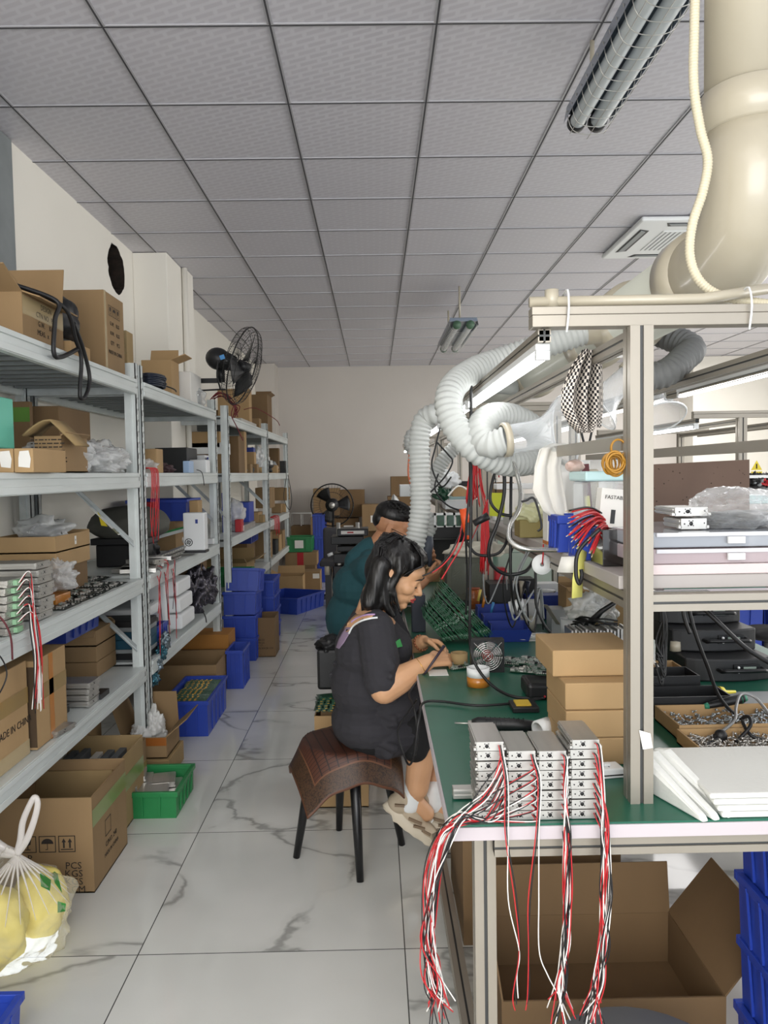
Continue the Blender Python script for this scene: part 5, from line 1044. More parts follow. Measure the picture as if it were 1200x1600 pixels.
# ------------------------------------------------------------------ on the shelf of the near bench
SZ = 1.211
bd_ = MB(); a = at(1022, 726, y=2.28); b_ = at(1171, 718, y=2.28); bd_.prism([(a.x-.03, 2.28, SZ), (b_.x+.002, 2.28, SZ), (b_.x, 2.28, b_.z), (a.x-.03, 2.28, a.z)], (0, .006, 0))
rd = random.Random(5); bd_.m = 1
for i in range(34):
    x, z, r = rd.uniform(a.x, b_.x-.01), rd.uniform(1.25, a.z-.01), rd.uniform(.0008, .002); bd_.cyl((x, 2.2792, z), (x, 2.281, z), r, n=8)
tag(bd_.build('brown_board', [mat('hardboard', '#5c4638', .6, var=.12, vscale=3), mat('drill_hole', '#2a1c14', .9)]), 'big brown drilled board standing upright right of the post', 'board')
for i, (z, lb) in enumerate(((SZ+.022, 'lower of the two clear organiser boxes right of the post'), (SZ+.056, 'upper of the two clear organiser boxes right of the post'))):
    r = T('organiser_box', lb, 'organiser box', (.69, 1.8, z), group='clear organiser boxes')
    MB().prism([(.57, 1.60, z), (.545, 1.70, z), (.545, 1.95, z), (.95, 1.95, z), (.95, 1.60, z), (.60, 1.60, z)][::-1], (0, 0, .031)).build('body', film('clear_organiser_%d' % i, ('#cbb9bd', '#b3b9c2')[i], .55, .15), r, bevel=.003)
    MB().box(.575, .94, 1.594, 1.6, z+.023, z+.031).build('lid_rim', film('rim_clear', '#e6e6ea', .6, .1), r); MB().box(.72, .755, 1.588, 1.596, z+.008, z+.022).build('latch', WHITEP, r, bevel=.001)
bxs(.56, .95, 1.60, 1.97, SZ, SZ+.021, mat('pinkish_board', '#cfc0bf', .6), 'pinkish flat pack under the organiser boxes', 'pack', 'flat_pack'); 
def mod_at(px0, px1, yt, yb, Y, dep, label, scale_h=1):
    a = at(px0, yb, y=Y); b = at(px1, yt, y=Y); o = dup(pm2); w = b.x-a.x; place(o, ((a.x+b.x)/2, Y+dep/2, a.z), (0, 0, 0), label); o.scale = (w/.056, dep/.12, (b.z-a.z)/.0195); return o
pm2 = module(.056, .12, .0195); pm2.location = (0, 0, 0)
o = mod_at(1062, 1105, 835, 854, 1.66, .1, 'lower silver module on the organiser boxes right of the post'); o.location.z = SZ+.088
o = mod_at(1052, 1107, 820, 836, 1.68, .12, 'upper silver module with a black socket on the organiser boxes'); o.location.z = SZ+.088+.027
blob((.80, 1.72, SZ+.088), (.20, .2, .085), film('glossy_clear_bag', '#f2f4f5', .12, .05), 'glossy clear bag of black film right of the two silver modules', seed=150, crumple=.25, sub=5)
blob((.80, 1.73, SZ+.089), (.17, .15, .035), BLACKP, 'black film inside the glossy clear bag', 'film', seed=151, name='black_film', crumple=.2)
bxs(.512, .60, 1.76, 1.86, SZ, SZ+.083, mat('glossy_black_carton', '#1b1715', .15, coat=.6), 'glossy black carton on the shelf left of the post', 'box', 'black_box', .001)
wbx = T('white_phone_box', 'white product box with small print tilted on the glossy black carton', 'box', (.545, 1.82, SZ+.084)); a = at(948, 824, y=1.8)
m_ = MB().box(-.032, .045, -.02, .02, 0, .09).build('body', WHITE, wbx, False, bevel=.001); MB().box(-.006, .004, -.0215, -.02, .01, .042).build('printed_bar', BLACKP, wbx, False); put_text(wbx, 'FASTABS', .012, face_M('front', .08, .04) @ Matrix.Translation((.0, .07, 0))); wbx.rotation_euler = (0, R_(6), 0)
cn = T('teal_lid_container', 'clear food container with a pale teal lid behind the white product box', 'container', (.58, 2.0, SZ)); MB().box(.53, .64, 1.95, 2.1, SZ+.01, SZ+.19).build('body', CLEAR, cn, bevel=.008); MB().box(.522, .648, 1.942, 2.108, SZ+.19, SZ+.215).build('lid', CYAN, cn, bevel=.005)
bxs(.52, .65, 1.94, 2.11, SZ, SZ+.01, WHITEP, 'white plate under the teal lidded container', 'plate', 'white_plate')
for i in range(2): crate(((.485, .60, 2.02-.14*i+.06, 2.14-.14*i+.06, SZ, .098)) if i == 0 else (.492, .60, 1.885, 2.0, SZ, .09), ('blue ribbed bin behind the fan of red wires', 'blue ribbed bin beside the glossy black carton')[i], BLUE, name='parts_bin', ribs=(4, 4), taper=.98)
rw = T('red_wire_fan', 'fan of stripped red wires sticking out over the blue bins', 'wires', (.56, 1.86, SZ+.09))
for k in range(26):
    t = k/25; e = at(880+random.uniform(-5, 25)+40*t*.6, 800+62*t+random.uniform(-4, 4), y=1.72+random.uniform(-.04, .05)); s = V((.56, 1.84, SZ+.086+random.uniform(-.01, .01))); mid = s.lerp(e, .5)+V((0, 0, .022+random.uniform(-.005, .01)))
    MB().tube([s, mid, e], .0022, 5, fine=6).build('wire', WR if k % 7 else WK, rw); MB().tube([e, e+(e-mid).normalized()*.012], .0012, 5).build('stripped_end', mat('tinned_copper', '#c9b9a0', .4, .6), rw)
cable([at(938, 826, y=1.7), at(905, 860, y=1.70), at(900, 895, y=1.70), at(905, 912, y=1.7), at(909, 900, y=1.71), at(908, 890, y=1.71)], .0045, RUBBER, 'thick black cable hooked down over the yellow paper')
yp = MB(); P = [at(915, 850, y=1.9), at(912, 868, y=1.86), at(906, 905, y=1.85), at(905, 935, y=1.85)]
yp.sheet([[p+V((-.018, 0, 0)), p+V((.012, .02, 0))] for p in P], .0008); tag(yp.build('yellow_paper', YEL), 'yellow paper strip hanging from the shelf edge', 'paper')
yp = MB(); P = [V((.56, 2.0, SZ+.004)), V((.495, 1.93, SZ+.004)), at(890, 870, y=1.9), at(883, 894, y=1.9)]
yp.sheet([[p+V((-.02, .0, 0)), p+V((.022, -.02, 0))] for p in P], .0008); tag(yp.build('white_form', WHITE), 'white printed form folded over the shelf edge beside the yellow strip', 'paper')
r_ = MB().bar(at(914, 725, y=2.3), at(921, 818, y=2.3), .012, .02).build('red_ruler', mat('dark_red', '#5c1a20', .5)); tag(r_, 'dark red ruler with yellow marks standing behind the blue bins', 'ruler'); MB().bar(at(917, 775, y=2.288), at(919, 795, y=2.288), .004, .014).build('yellow_marks', YEL, r_)
bxs(.62, .66, 2.3, 2.34, SZ, SZ+.22, CREAM, 'cream bottle behind the teal lidded container', 'bottle', 'cream_bottle', .006)
cu_ = MB().sheet([[V((.53+.22*i/5, 2.42+.01*sin(i*2+j), 1.46-.26*j/6)) for i in range(6)] for j in range(7)], .001).build('white_film_curtain', BAGW); tag(cu_, 'milky plastic sheet hanging behind the rubber bands', 'sheet')
# farther along the shelf, left of the near things
def sb_(px0, px1, yt, yb, Y, m, label, cat, name, dep=.08, bev=.003, z=SZ, **kw):
    a = at(px0, yb, y=Y); b = at(px1, yt, y=Y); z = a.z if z is None else z; return bxs(a.x, b.x, Y, Y+dep, z, max(b.z, z+.01), m, label, cat, name, bev, **kw)
tn = T('cream_tin', 'white carton with an orange band at the shelf edge under the white cloth', 'box', (.51, 2.3, SZ)); a = at(855, 828, y=2.28); b_ = at(873, 795, y=2.28); MB().box(a.x, b_.x, 2.28, 2.34, SZ, b_.z).build('body', WHITE, tn, bevel=.001); MB().box(a.x-.0006, b_.x+.0006, 2.279, 2.341, SZ+.002, SZ+.012).build('orange_band', AMBER, tn)
o = MB().lathe([(0, 0), (.016, .001), (.016, .03), (0, .031)], (.524, 2.22, SZ)).build('brown_jar', mat('brown_glass', '#4a1f14', .2)); tag(o, 'small brown jar next to the orange banded carton', 'jar')
blob(at(830, 815, y=2.6)*1.0, (.11, .12, .06), film('yellowish_bag', '#dcdcae', .7, .3), 'yellowish bag of parts on the shelf above the flexible arm', seed=160, crumple=.4)
bpy.data.objects[-1] if False else None
sb_(812, 852, 812, 818, 2.55, mat('olive_board', '#8a7d4a', .6), 'thin olive board under the yellowish bag', 'board', 'thin_board', dep=.1)
o = MB().prism([at(766, 770, y=3.05), at(795, 770, y=3.05), at(788, 808, y=3.05), at(765, 806, y=3.05)], (0, .002, 0)).build('yellow_bag_sheet', mat('lime_card', '#c6cf35', .6)); tag(o, 'lime yellow sheet hanging behind the looping black cables', 'sheet')
o = MB().prism([at(790, 765, y=2.9), at(820, 765, y=2.9), at(815, 805, y=2.9), at(788, 802, y=2.9)], (0, .002, 0)).build('white_form', WHITE); tag(o, 'white printed form hanging right of the lime yellow sheet', 'paper')
sb_(776, 835, 755, 765, 3.0, WHITEP, 'row of white caps on the shelf behind the hanging form', 'box', 'white_strip', z=None)
for i, (x, y) in enumerate(((795, 738), (812, 742), (826, 735), (850, 745))): blob(at(x, y, y=3.1), (.09, .1, .07), (BAGW, BAGM, film('greenish_bag', '#c9d3b0', .6, .3), BAGW)[i], 'plastic bag heap behind the big funnel, %s' % ('leftmost', 'second from the left', 'the greenish one', 'rightmost')[i], seed=170+i, crumple=.5)
bxs(.53, .90, 2.95, 3.25, SZ, SZ+.09, mat('grey_box', '#b8b8b4', .6), 'grey box holding the plastic bag heap on the shelf', 'box', 'grey_box')
# ------------------------------------------------------------------ hanging cables and wires
def cb_(pix, r, label, m=RUBBER, parent=None, name='cable'):
    pts = [at(q[0], q[1], y=q[2]) for q in pix]; return cable(pts, r, m, label, parent=parent, name=name)
cb_([(760, 600, 2.6), (752, 572, 2.5), (738, 580, 2.42), (736, 640, 2.4), (736, 760, 2.4), (735, 860, 2.4), (734, 960, 2.4), (735, 1010, 2.42), (745, 1042, 2.40), (770, 1072, 2.36), (805, 1089, 2.30), (852, 1091, 2.28)], .0048, 'thick black cable dropping straight from the lamp rail to the bench')
cb_([(733, 690, 2.5), (734, 760, 2.5), (728, 830, 2.5), (730, 900, 2.55), (728, 960, 2.6)], .0036, 'black cable hanging just left of the thick straight one')
cb_([(778, 722, 2.45), (768, 760, 2.45), (767, 785, 2.45), (782, 802, 2.45), (800, 806, 2.45)], .005, 'black cable curling down left under the hose')
cb_([(787, 722, 2.4), (788, 770, 2.4), (778, 815, 2.4), (765, 850, 2.4), (767, 880, 2.42), (790, 897, 2.45), (820, 893, 2.45), (835, 875, 2.5)], .006, 'black cable making the wide U below the flexible arm')
cb_([(728, 845, 2.55), (745, 866, 2.55), (775, 866, 2.55), (790, 850, 2.55), (796, 820, 2.5)], .005, 'black cable sagging between the orange tool and the U shaped one')
cb_([(799, 720, 2.5), (798, 820, 2.45), (798, 900, 2.45), (802, 940, 2.5), (808, 962, 2.5)], .005, 'black cable behind the chrome arm down to the blue trays')
cb_([(836, 868, 2.6), (837, 905, 2.6), (838, 945, 2.6), (850, 975, 2.6), (860, 988, 2.6)], .005, 'black cable below the white spool')
cb_([(840, 830, 2.0), (846, 820, 2.0), (835, 780, 2.0), (822, 782, 2.0), (815, 784, 2.0)], .003, 'thin black wire over the yellowish bag')
arm = T('flexible_arm', 'chrome gooseneck arm curving below the large funnel', 'lamp arm', at(885, 858, y=2.1)); MB().tube([at(q[0], q[1], y=q[2]) for q in ((796, 708, 2.3), (806, 735, 2.28), (813, 765, 2.25), (811, 795, 2.2), (796, 822, 2.15), (797, 845, 2.12), (818, 857, 2.1), (850, 859, 2.1), (878, 859, 2.1))], .0065, 10, fine=8).build('gooseneck', mat('chrome', '#c9c9c6', .2, .9), arm); MB().box(*[v for pr in zip(at(877, 866, y=2.1)-V((0, .01, 0)), at(883, 846, y=2.1)+V((0, .02, 0))) for v in pr]).build('clamp', ALU, arm)
rc_ = MB()
for k in range(34):
    t = random.uniform(-1, 1); a = at(747+t*3, 712, y=2.9); b_ = at(742+t*9, 745, y=2.9); c_ = at(744+t*16, 785+random.uniform(-10, 8), y=2.9); rc_.tube([at(752, 708, y=2.95), a, b_+V((0, random.uniform(-.03, .03), 0)), c_], .0022, 4, fine=4)
tag(rc_.build('wire_bundle', WR), 'dense bundle of red wires hanging over the rail above the orange tool', 'wires')
rc_ = MB()
for k in range(24):
    t = random.uniform(-1, 1); rc_.tube([at(762, 780, y=2.8), at(758+t*5, 810, y=2.8), at(758+t*7, 850+random.uniform(-5, 30), y=2.8), at(757+t*7, 880+random.uniform(-15, 20), y=2.85)], .0022, 4, fine=4)
tag(rc_.build('wire_bundle', WR), 'long red wire bundle hanging in front of the rear post', 'wires')
ot = T('orange_tool', 'orange and black electric screwdriver hanging among the cables', 'tool', at(730, 830, y=2.6)); a = at(724, 795, y=2.6); b_ = at(731, 830, y=2.6); MB().tube([a, b_], [.014, .016], 12).tube([b_, at(733, 842, y=2.6)], [.014, .011], 12).build('body', ORANGE, ot); MB().box(b_.x-.008, b_.x+.006, 2.58, 2.586, b_.z-.012, b_.z+.03).build('switch_panel', BLACKP, ot)
tw = MB().tube([at(740, 818, y=2.5), at(763, 806, y=2.5)], [.010, .013], 12).build('black_tool', BLACKP); tag(tw, 'black cylindrical tool hanging beside the orange one', 'tool')
for i, q in enumerate([((725, 800), (715, 850), (695, 880), (675, 895)), ((728, 812), (705, 862), (680, 890), (660, 900)), ((735, 800), (722, 850), (702, 885), (690, 905))]):
    cable([at(*p, y=2.7) for p in q], .0028, (WR, WK, WR)[i], 'thin %s lead running down to the workers\' hands, %s' % (('red', 'black', 'red')[i], ('left one', 'middle one', 'right one')[i]))
for i, q in enumerate([((690, 660), (680, 700), (675, 730), (690, 760), (705, 745)), ((682, 690), (700, 710), (707, 722), (695, 745), (672, 770)), ((672, 700), (666, 740), (650, 770), (648, 790)), ((640, 705), (638, 740), (644, 765)), ((685, 740), (680, 765), (700, 790), (730, 800)), ((700, 775), (715, 760), (730, 765), (745, 780))]):
    cable([at(*p, y=3.6) for p in q], .004, (BLACKP, BLACKP, GREYP, mat('orange_lead', '#b8603c', .5), BLACKP, WW)[i], 'loose lead tangled behind the straight hose, %s' % ('black upper one', 'black crossing one', 'grey one', 'orange one by the far hose', 'black lower one', 'white one')[i])
# ------------------------------------------------------------------ mid bench shelves behind, seen through
for i, s in enumerate([
 (696, 740, 782, 804, 4.6, SZ, WHITEP, 'white multi bay rack of green boards', 'rack', 'white_bay'),
 (707, 735, 760, 776, 4.8, None, KR[0], 'tan carton on the far shelf behind the red wires', 'box', 'cardboard_box'),
 (712, 735, 752, 760, 4.8, None, BLACKP, 'black tray on the tan carton on the far shelf', 'tray', 'black_tray'),
 (625, 652, 757, 776, 7.6, None, WHITEP, 'white machine head above the frosted funnel', 'machine', 'white_box'),
 (670, 740, 823, 842, 4.3, None, BLACKM, 'black shelf unit front beside the hanging hose', 'shelf unit', 'black_shelf'),
 (672, 742, 842, 880, 4.5, None, mat('dark_shelf_inside', '#1c1c1c', .7), 'dark drawer block under the black shelf unit', 'drawer block', 'drawer_block'),
 ]): sb_(*s[:5], s[6], s[7], s[8], s[9], z=s[5], dep=.2)
wy = 4.25
for i in range(4):
    a = at(683+15*i, 822, y=wy); b_ = at(694+15*i, 805, y=wy); o = MB().box(a.x, b_.x, wy, wy+.004, a.z, b_.z).build('green_board', PCBG); tag(o, 'small green board in the white bay rack, %s from the left' % ('first', 'second', 'third', 'fourth')[i], 'circuit board')
a = at(678, 824, y=wy+.01); b_ = at(745, 801, y=wy+.01); wr_ = MB(); wr_.box(a.x, b_.x, wy+.006, wy+.05, b_.z-.012, b_.z); wr_.box(a.x, b_.x, wy+.006, wy+.05, a.z, a.z+.012)
for i in range(5): x = at(680+15*i, 815, y=wy).x; wr_.box(x-.006, x+.006, wy+.006, wy+.05, a.z, b_.z)
tag(wr_.build('board_rack', WHITEP), 'white rack frame holding four small green boards', 'rack')
for i, (x, y, s, m_) in enumerate(((668, 755, .1, BAGW), (700, 750, .12, WHITEP), (650, 700, .05, BLACKP), (690, 770, .1, PCBG), (760, 745, .1, BAGW))): blob(at(x, y, y=4.6), (s, s, s*.8), m_, 'small heap on the far shelf, %s' % ('milky bag by the hose', 'white bag left of the red wires', 'black clip by the far hose', 'green coil of leads', 'milky bag right of the red wires')[i], 'parts', seed=180+i, name='parts_heap', crumple=.6, flat=False)
# ------------------------------------------------------------------ on the near bench
TZ = BZ+.0025
# four stacks of wired power modules
stacks = [(.2165, 1.551, 8), (.2755, 1.549, 7), (.3345, 1.549, 7), (.3965, 1.551, 8)]; first = True
names8 = ['bottom', 'second from the bottom', 'third from the bottom', 'fourth from the bottom', 'fifth from the bottom', 'sixth from the bottom', 'seventh from the bottom', 'eighth from the bottom']
ord4 = ['leftmost', 'second from left', 'third from left', 'rightmost']; rd = random.Random(11)
def wire3(o, ends, rr=.00125, seedv=0, n=7):
    for m_, pts in ends: MB().tube([p-o.location for p in pts], rr, 5, fine=n).build('wire', m_, o, False)
for s, (sx, sy, n) in enumerate(stacks):
    for i in range(n):
        o = pm2 if first else dup(pm2); first = False
        top = i == n-1
        place(o, (sx+rd.uniform(-.0012, .0012)-(.004 if (top and s == 0) else 0)+(.002 if (top and s == 3) else 0), sy+rd.uniform(-.002, .002), TZ+.0197*i), (0, 0, 0), 'wired silver module, %s front stack on the bench, %s' % (ord4[s], 'topmost' if top else names8[i]), 'wired modules at the bench front')
allmods = [o for o in C.objects if o.get('group') == 'wired modules at the bench front']; idx = 0
for s, (sx, sy, n) in enumerate(stacks):
    for i in range(n):
        o = allmods[idx]; idx += 1; q = o.location+V((.021, -.0625, .0115)); fy = 1.448; ends = []
        for k, m_ in enumerate((WR, WK, WW)):
            st = q+V((.003*k-.004, 0, 0)); j = rd.uniform
            if s in (0, 1) and not (i == n-1):
                # sweep left over the bench corner, then hang down beside the bench end
                zt = q.z; xx = .118+j(-.012, .012); yy = 1.455+j(-.03, .02)
                pts = [st, st+V((-.004, -.022, -.004)), V((.20+j(-.01, .01), 1.46+j(-.01, .01), max(TZ+.012, zt-.055)+j(0, .006))), V((.155+j(-.008, .008), 1.45+j(-.015, .01), TZ+.022+j(-.008, .014))), V((xx, yy, BZ-.01+j(-.012, .012))), V((xx-.022+j(-.01, .008), yy-.004, .66+j(-.01, .01))), V((.078+j(-.008, .02), 1.43+j(-.02, .02), .56)), V((.082+j(-.010, .03), 1.43+j(-.02, .02), .48+j(-.02, .02))), V((.10+j(-.02, .04), 1.43+j(-.02, .02), .42+j(-.03, .04)))]
            elif s in (0, 1):
                x2 = (.247, .305)[s]
                pts = [st, st+V((0, -.018, -.008)), V((st.x+.006, 1.452, zt_ if False else .84)), V((x2-.012+.003*k, fy, .745)), V((x2-.016+.004*k+(.02 if s == 0 else -.012)*(k != 2), fy-.004, .62)), V((x2+(.012 if s == 0 else -.028 if k != 2 else -.008), fy-.004, .52)), V((x2+(.0 if s == 0 else -.03 if k != 2 else .0)+.004*k, fy, .43+.02*k)), V((x2+(.004 if s == 0 else -.034 if k != 2 else .026)+.003*k, fy, .40+.012*k))]
            else:
                x2 = (.352, .424)[s-2]; sp = (.010, .012)[s-2]; e = (.33, .39)[s-2]
                pts = [st, st+V((.001, -.02, -.006)), V((x2+j(-.003, .003), 1.458+j(-.003, .003), min(q.z-.03, .81))), V((x2+j(-sp, sp)*.7, fy+j(-.006, .004), .74)), V((x2+j(-sp, sp), fy+j(-.01, .005), .63)), V((x2+j(-sp, sp)*.9-.004, fy+j(-.01, .005), .53)), V((x2+j(-sp, sp)*1.2-.012, fy+j(-.01, .01), .45)), V((e+j(-.022, .035), fy+j(-.02, .02), .385+j(-.03, .03)))]
            if pts: ends.append((m_, pts))
        wire3(o, ends)
o = dup(allmods[0]); [bpy.data.objects.remove(c) for c in list(o.children) if c.name.startswith('wire')]; place(o, (.172, 1.60, TZ), (0, 0, R_(90)), 'small single module lying left of the leftmost stack'); o['group'] = 'single small module'; o.scale = (.5, .35, 1.3); del o['group']
# cardboard boxes stacked on the bench
for i in range(4):
    x0 = (.43, .428, .428, .412)[i]; y0 = (1.765, 1.765, 1.77, 1.825)[i]
    carton((x0, x0+.20, y0, y0+.2, TZ+.0635*i, .0625), 'flat kraft box in the stack beside the big post, %s' % ('lowest', 'second from the bottom', 'third from the bottom', 'topmost')[i], 0, group='kraft boxes stacked on the bench')
# power strip
ps = T('power_strip', 'white power strip lying between the kraft boxes and the big post', 'power strip', (.475, 1.70, TZ)); MB().box(-.05, .06, -.022, .022, .0, .022).build('body', WHITEP, ps, False, bevel=.003); MB().box(-.0505, .0605, -.0225, .0225, .006, .009).build('dark_band', BLACKP, ps, False)
g = MB()
for x in (-.03, 0, .03):
    for a, b_ in ((-.006, .006), (.006, .006), (0, -.008)): g.box(x+a-.0012, x+a+.0012, b_-.003, b_+.003, .022, .0223)
g.build('socket_slots', BLACKP, ps, False); MB().box(.02, .035, -.006, .006, .022, .028).build('switch', WHITEP, ps, False, bevel=.001); ps.rotation_euler[2] = R_(8)
# foam sheets at the right front
FOAM = mat('white_foam', '#e4e5e0', .7, bump=.25, bscale=120)
for i, (x, y, rz, l) in enumerate(((.60, 1.515, 70, .13), (.625, 1.52, 72, .13), (.655, 1.53, 60, .15))):
    g = []
    for a in range(8):
        t = a/7; g.append([V((x-.055+.10*t-.0, y-.03+.02*b_, 0)) for b_ in range(2)])
    m_ = MB(); m_.prism([(x-.05, y+.13, TZ+.0), (x-.065, y+.13, TZ+.075), (x-.045, y+.11, TZ+.078), (x+.01, y-.05, TZ+.012), (x+.015, y-.055, TZ+.0)], (.016, .006, 0)); o = m_.build('foam_sheet', FOAM, bevel=.004); tag(o, 'white foam sheet curled up at the bench front, %s' % ('leftmost', 'middle one', 'rightmost')[i], 'foam sheet')
for i in range(4): 
    o = MB().box(.66-.006*i, 1.0, 1.478+.004*i, 1.72+.01*i, TZ+.011*i, TZ+.0105+.011*i).build('foam_sheet', FOAM, bevel=.004); tag(o, 'flat white foam sheet in the pile at the bench front right, %s' % ('lowest', 'second', 'third', 'topmost')[i], 'foam sheet', 'flat foam sheets at the bench front right')
# screws in two cardboard trays and black bins
def tray(bx, label, m, fillm=None, n=90, name='cardboard_tray', seed=0):
    x0, x1, y0, y1, z, h = bx; r = T(name, label, 'tray', ((x0+x1)/2, (y0+y1)/2, z)); t = MB(); q = .004
    for a in ((x0, x1, y0, y0+q), (x0, x1, y1-q, y1), (x0, x0+q, y0+q, y1-q), (x1-q, x1, y0+q, y1-q)): t.box(*a, z, z+h)
    t.box(x0, x1, y0, y1, z, z+q); t.build('body', m, r)
    if fillm:
        rd = random.Random(seed); s = MB()
        for i in range(n*4):
            c = V((rd.uniform(x0+.015, x1-.015), rd.uniform(y0+.015, y1-.015), z+.008+rd.uniform(0, h*.55))); d = V((rd.uniform(-1, 1), rd.uniform(-1, 1), rd.uniform(-.35, .35))).normalized()*rd.uniform(.006, .012)
            s.cyl(c-d, c+d, .0016, n=6); s.cyl(c-d, c-d*.8, .0036, n=8)
        o = s.build('loose_screws', fillm); tag(o, 'loose metal screws filling '+('the near tray' if seed else 'the farther tray'), 'screws', kind='stuff')
    return r
tray((.735, 1.05, 1.75, 1.90, TZ, .035), 'near cardboard tray of screws right of the big post', KR[0], SILV, seed=1)
tray((.745, 1.06, 1.91, 2.08, TZ, .040), 'farther cardboard tray of long screws right of the big post', KR[0], mat('zinc', '#b5bcc0', .3, .8), seed=0, n=60)
for i in range(2):
    y = 2.10+.14*i; tray((.70, .965-.03*i, y, y+.11, TZ, .055+.02*i), ('black open bin behind the screw trays', 'black open bin, second behind the screw trays')[i], BLACKP, name='black_bin')
o = MB().bar((.70, 2.30, TZ+.10), (.86, 2.24, TZ+.03), .05, .008).build('folded_flap_board', BLACKP); tag(o, 'black flap leaning into the black bins', 'lid')
bxs(.66, .80, 2.38, 2.52, TZ, TZ+.06, KR[0], 'kraft box behind the black bins', 'box', 'cardboard_box')
carton((.84, .955, 2.36, 2.50, TZ, .055), 'open kraft box with pink handled tools behind the black bins', 0, flaps={'n': (0, .003)})
for i in range(3): o = MB().tube([(.86+.02*i, 2.40, TZ+.02), (.80+.025*i, 2.44, TZ+.095)], .005, 8).build('hand_tool', (WR, mat('pink_handle', '#c98f8f', .5), WW)[i]); tag(o, ('red', 'pink', 'white')[i]+' tool handle sticking out of the open kraft box', 'tool')
# green handled pliers / driver, yellow cap, papers
gd = T('screwdriver', 'black and green handled screwdriver lying across the black bins', 'screwdriver', (.9, 2.06, TZ+.075)); a = at(1100, 1104, y=2.08); b_ = at(1166, 1090, y=2.08); MB().tube([a, a.lerp(b_, .15), a.lerp(b_, .6), a.lerp(b_, .9), b_], [.006, .009, .012, .013, .008], 14).build('handle', BLACKP, gd); MB().tube([a.lerp(b_, .86), b_], [.0136, .009], 14).tube([a, a.lerp(b_, .1)], [.007, .0095], 14).build('green_ends', mat('green_grip', '#2b7a5e', .5), gd)
o = MB().lathe([(.018, 0), (.016, .012), (.006, .02), (.004, .05), (0, .05)], at(1124, 1082, z=TZ+.02), (1, .1, 0)).build('yellow_nozzle', mat('yellow_plastic', '#e0cf2a', .4)); tag(o, 'yellow nozzle on the bench behind the screwdriver', 'nozzle')
bxs(1.0, 1.35, 2.18, 2.32, TZ, TZ+.003, GREYP, 'grey mat strip right of the yellow nozzle', 'mat', 'grey_strip'); bxs(.93, 1.02, 2.2, 2.34, TZ, TZ+.002, WHITE, 'white paper sheet beside the yellow nozzle', 'paper', 'paper_sheet')
# plug with cables in front of the screw trays
pl_ = T('power_plug', 'black plug with chrome pins lying on the screw trays', 'plug', (.80, 1.88, TZ+.05)); a = at(1126, 1150, y=1.86); MB().ell(a, (.016, .014, .016)).cyl(a+V((-.02, 0, -.006)), a, .008, .012).build('body', RUBBER, pl_)
for s in (-1, 1): MB().tube([a, a+V((.012+.006*s, -.02, -.018))], .0024, 6).build('pin', SILV, pl_)
cable([a, at(1095, 1172, y=1.80), at(1060, 1190, y=1.7), at(1045, 1200, y=1.66)], .0055, RUBBER, 'black plug cable running down to the foam sheets')
cable([at(1128, 1143, y=1.87), at(1148, 1125, y=1.9), at(1150, 1105, y=1.95), at(1158, 1085, y=2.0), at(1180, 1090, y=2.0), at(1205, 1120, y=1.95)], .004, mat('grey_flex', '#8d8e8e', .35, .4), 'grey cable looping over the screw trays')
cable([at(1150, 1160, y=1.85), at(1172, 1135, y=1.86), at(1170, 1120, y=1.88), at(1160, 1125, y=1.9), at(1175, 1150, y=1.86), at(1210, 1160, y=1.85)], .0045, RUBBER, 'black cable coil right of the plug')
cable([at(1072, 930, y=2.0), at(1085, 985, y=2.0), at(1105, 1040, y=2.02), at(1125, 1090, y=2.05), at(1160, 1125, y=2.05), at(1200, 1140, y=2.05)], .005, RUBBER, 'black cable hanging from the shelf down to the screw trays')
cable([at(1078, 930, y=1.95), at(1120, 970, y=1.9), at(1165, 1012, y=1.9), at(1210, 1040, y=1.9)], .006, RUBBER, 'thick black cable running down right from the shelf')
cable([at(1068, 930, y=1.98), at(1068, 960, y=1.98), at(1078, 990, y=1.98)], .005, RUBBER, 'short black cable below the shelf')
for k in range(7):
    c = at(1032+2*(k % 3), 990+8*(k % 4), y=2.0); 
    cable([at(1026+3*(k % 4), 932, y=2.0), c+V((.008, 0, .05)), c+V((-.008+.004*k, .01, -.02)), c+V((.004, 0, -.06-.008*k)), c+V((-.012, .0, -.05))], .0028, RUBBER, 'thin black lead in the coil hanging right of the post, %s' % ('first', 'second', 'third', 'fourth', 'fifth', 'sixth', 'seventh')[k], group='coiled leads right of the post')
# three black curved units
def unit(x, y, label):
    r = T('black_meter_unit', label, 'instrument', (x, y, TZ), group='black curved instrument units'); w, d, h = .28, .27, .072
    pts = [(-w/2+w*k/10, -d/2-.03*(1-((k-5)/5)**2)) for k in range(11)]+[(w/2, d/2), (-w/2, d/2)]
    MB().prism([V((p[0], p[1], .0)) for p in pts], (0, 0, h)).build('case', BLACKP, r, False, bevel=.005)
    MB().box(.0, .085, -d/2-.036, -d/2-.028, .028, .056).build('display_bezel', BLACKM, r, False, bevel=.001); MB().box(.03, .07, -d/2-.038, -d/2-.036, .032, .05).build('screen', mat('lcd', '#8d9a92', .2), r, False)
    for z in (.034, .048): MB().cyl((.014, -d/2-.036, z), (.014, -d/2-.041, z), .004, n=10).build('button', WHITEP, r, False)
    MB().tube([(-.045, -d/2-.01, h*.55), (-.045, -d/2-.055, h*.55), (-.035, -d/2-.062, h*.6), (.085, -d/2-.062, h*.6), (.095, -d/2-.055, h*.55), (.095, -d/2-.01, h*.55)], .006, 10).build('handle', BLACKM, r, False); return r
u1 = unit(1.12, 2.60, 'black curved unit with a display, lowest of three stacked right of the post'); u2 = dup(u1, (1.115, 2.70, TZ+.073), label='black curved unit, middle of three stacked right of the post'); u3 = dup(u1, (1.11, 2.80, TZ+.146), label='black curved unit, topmost of three stacked right of the post')
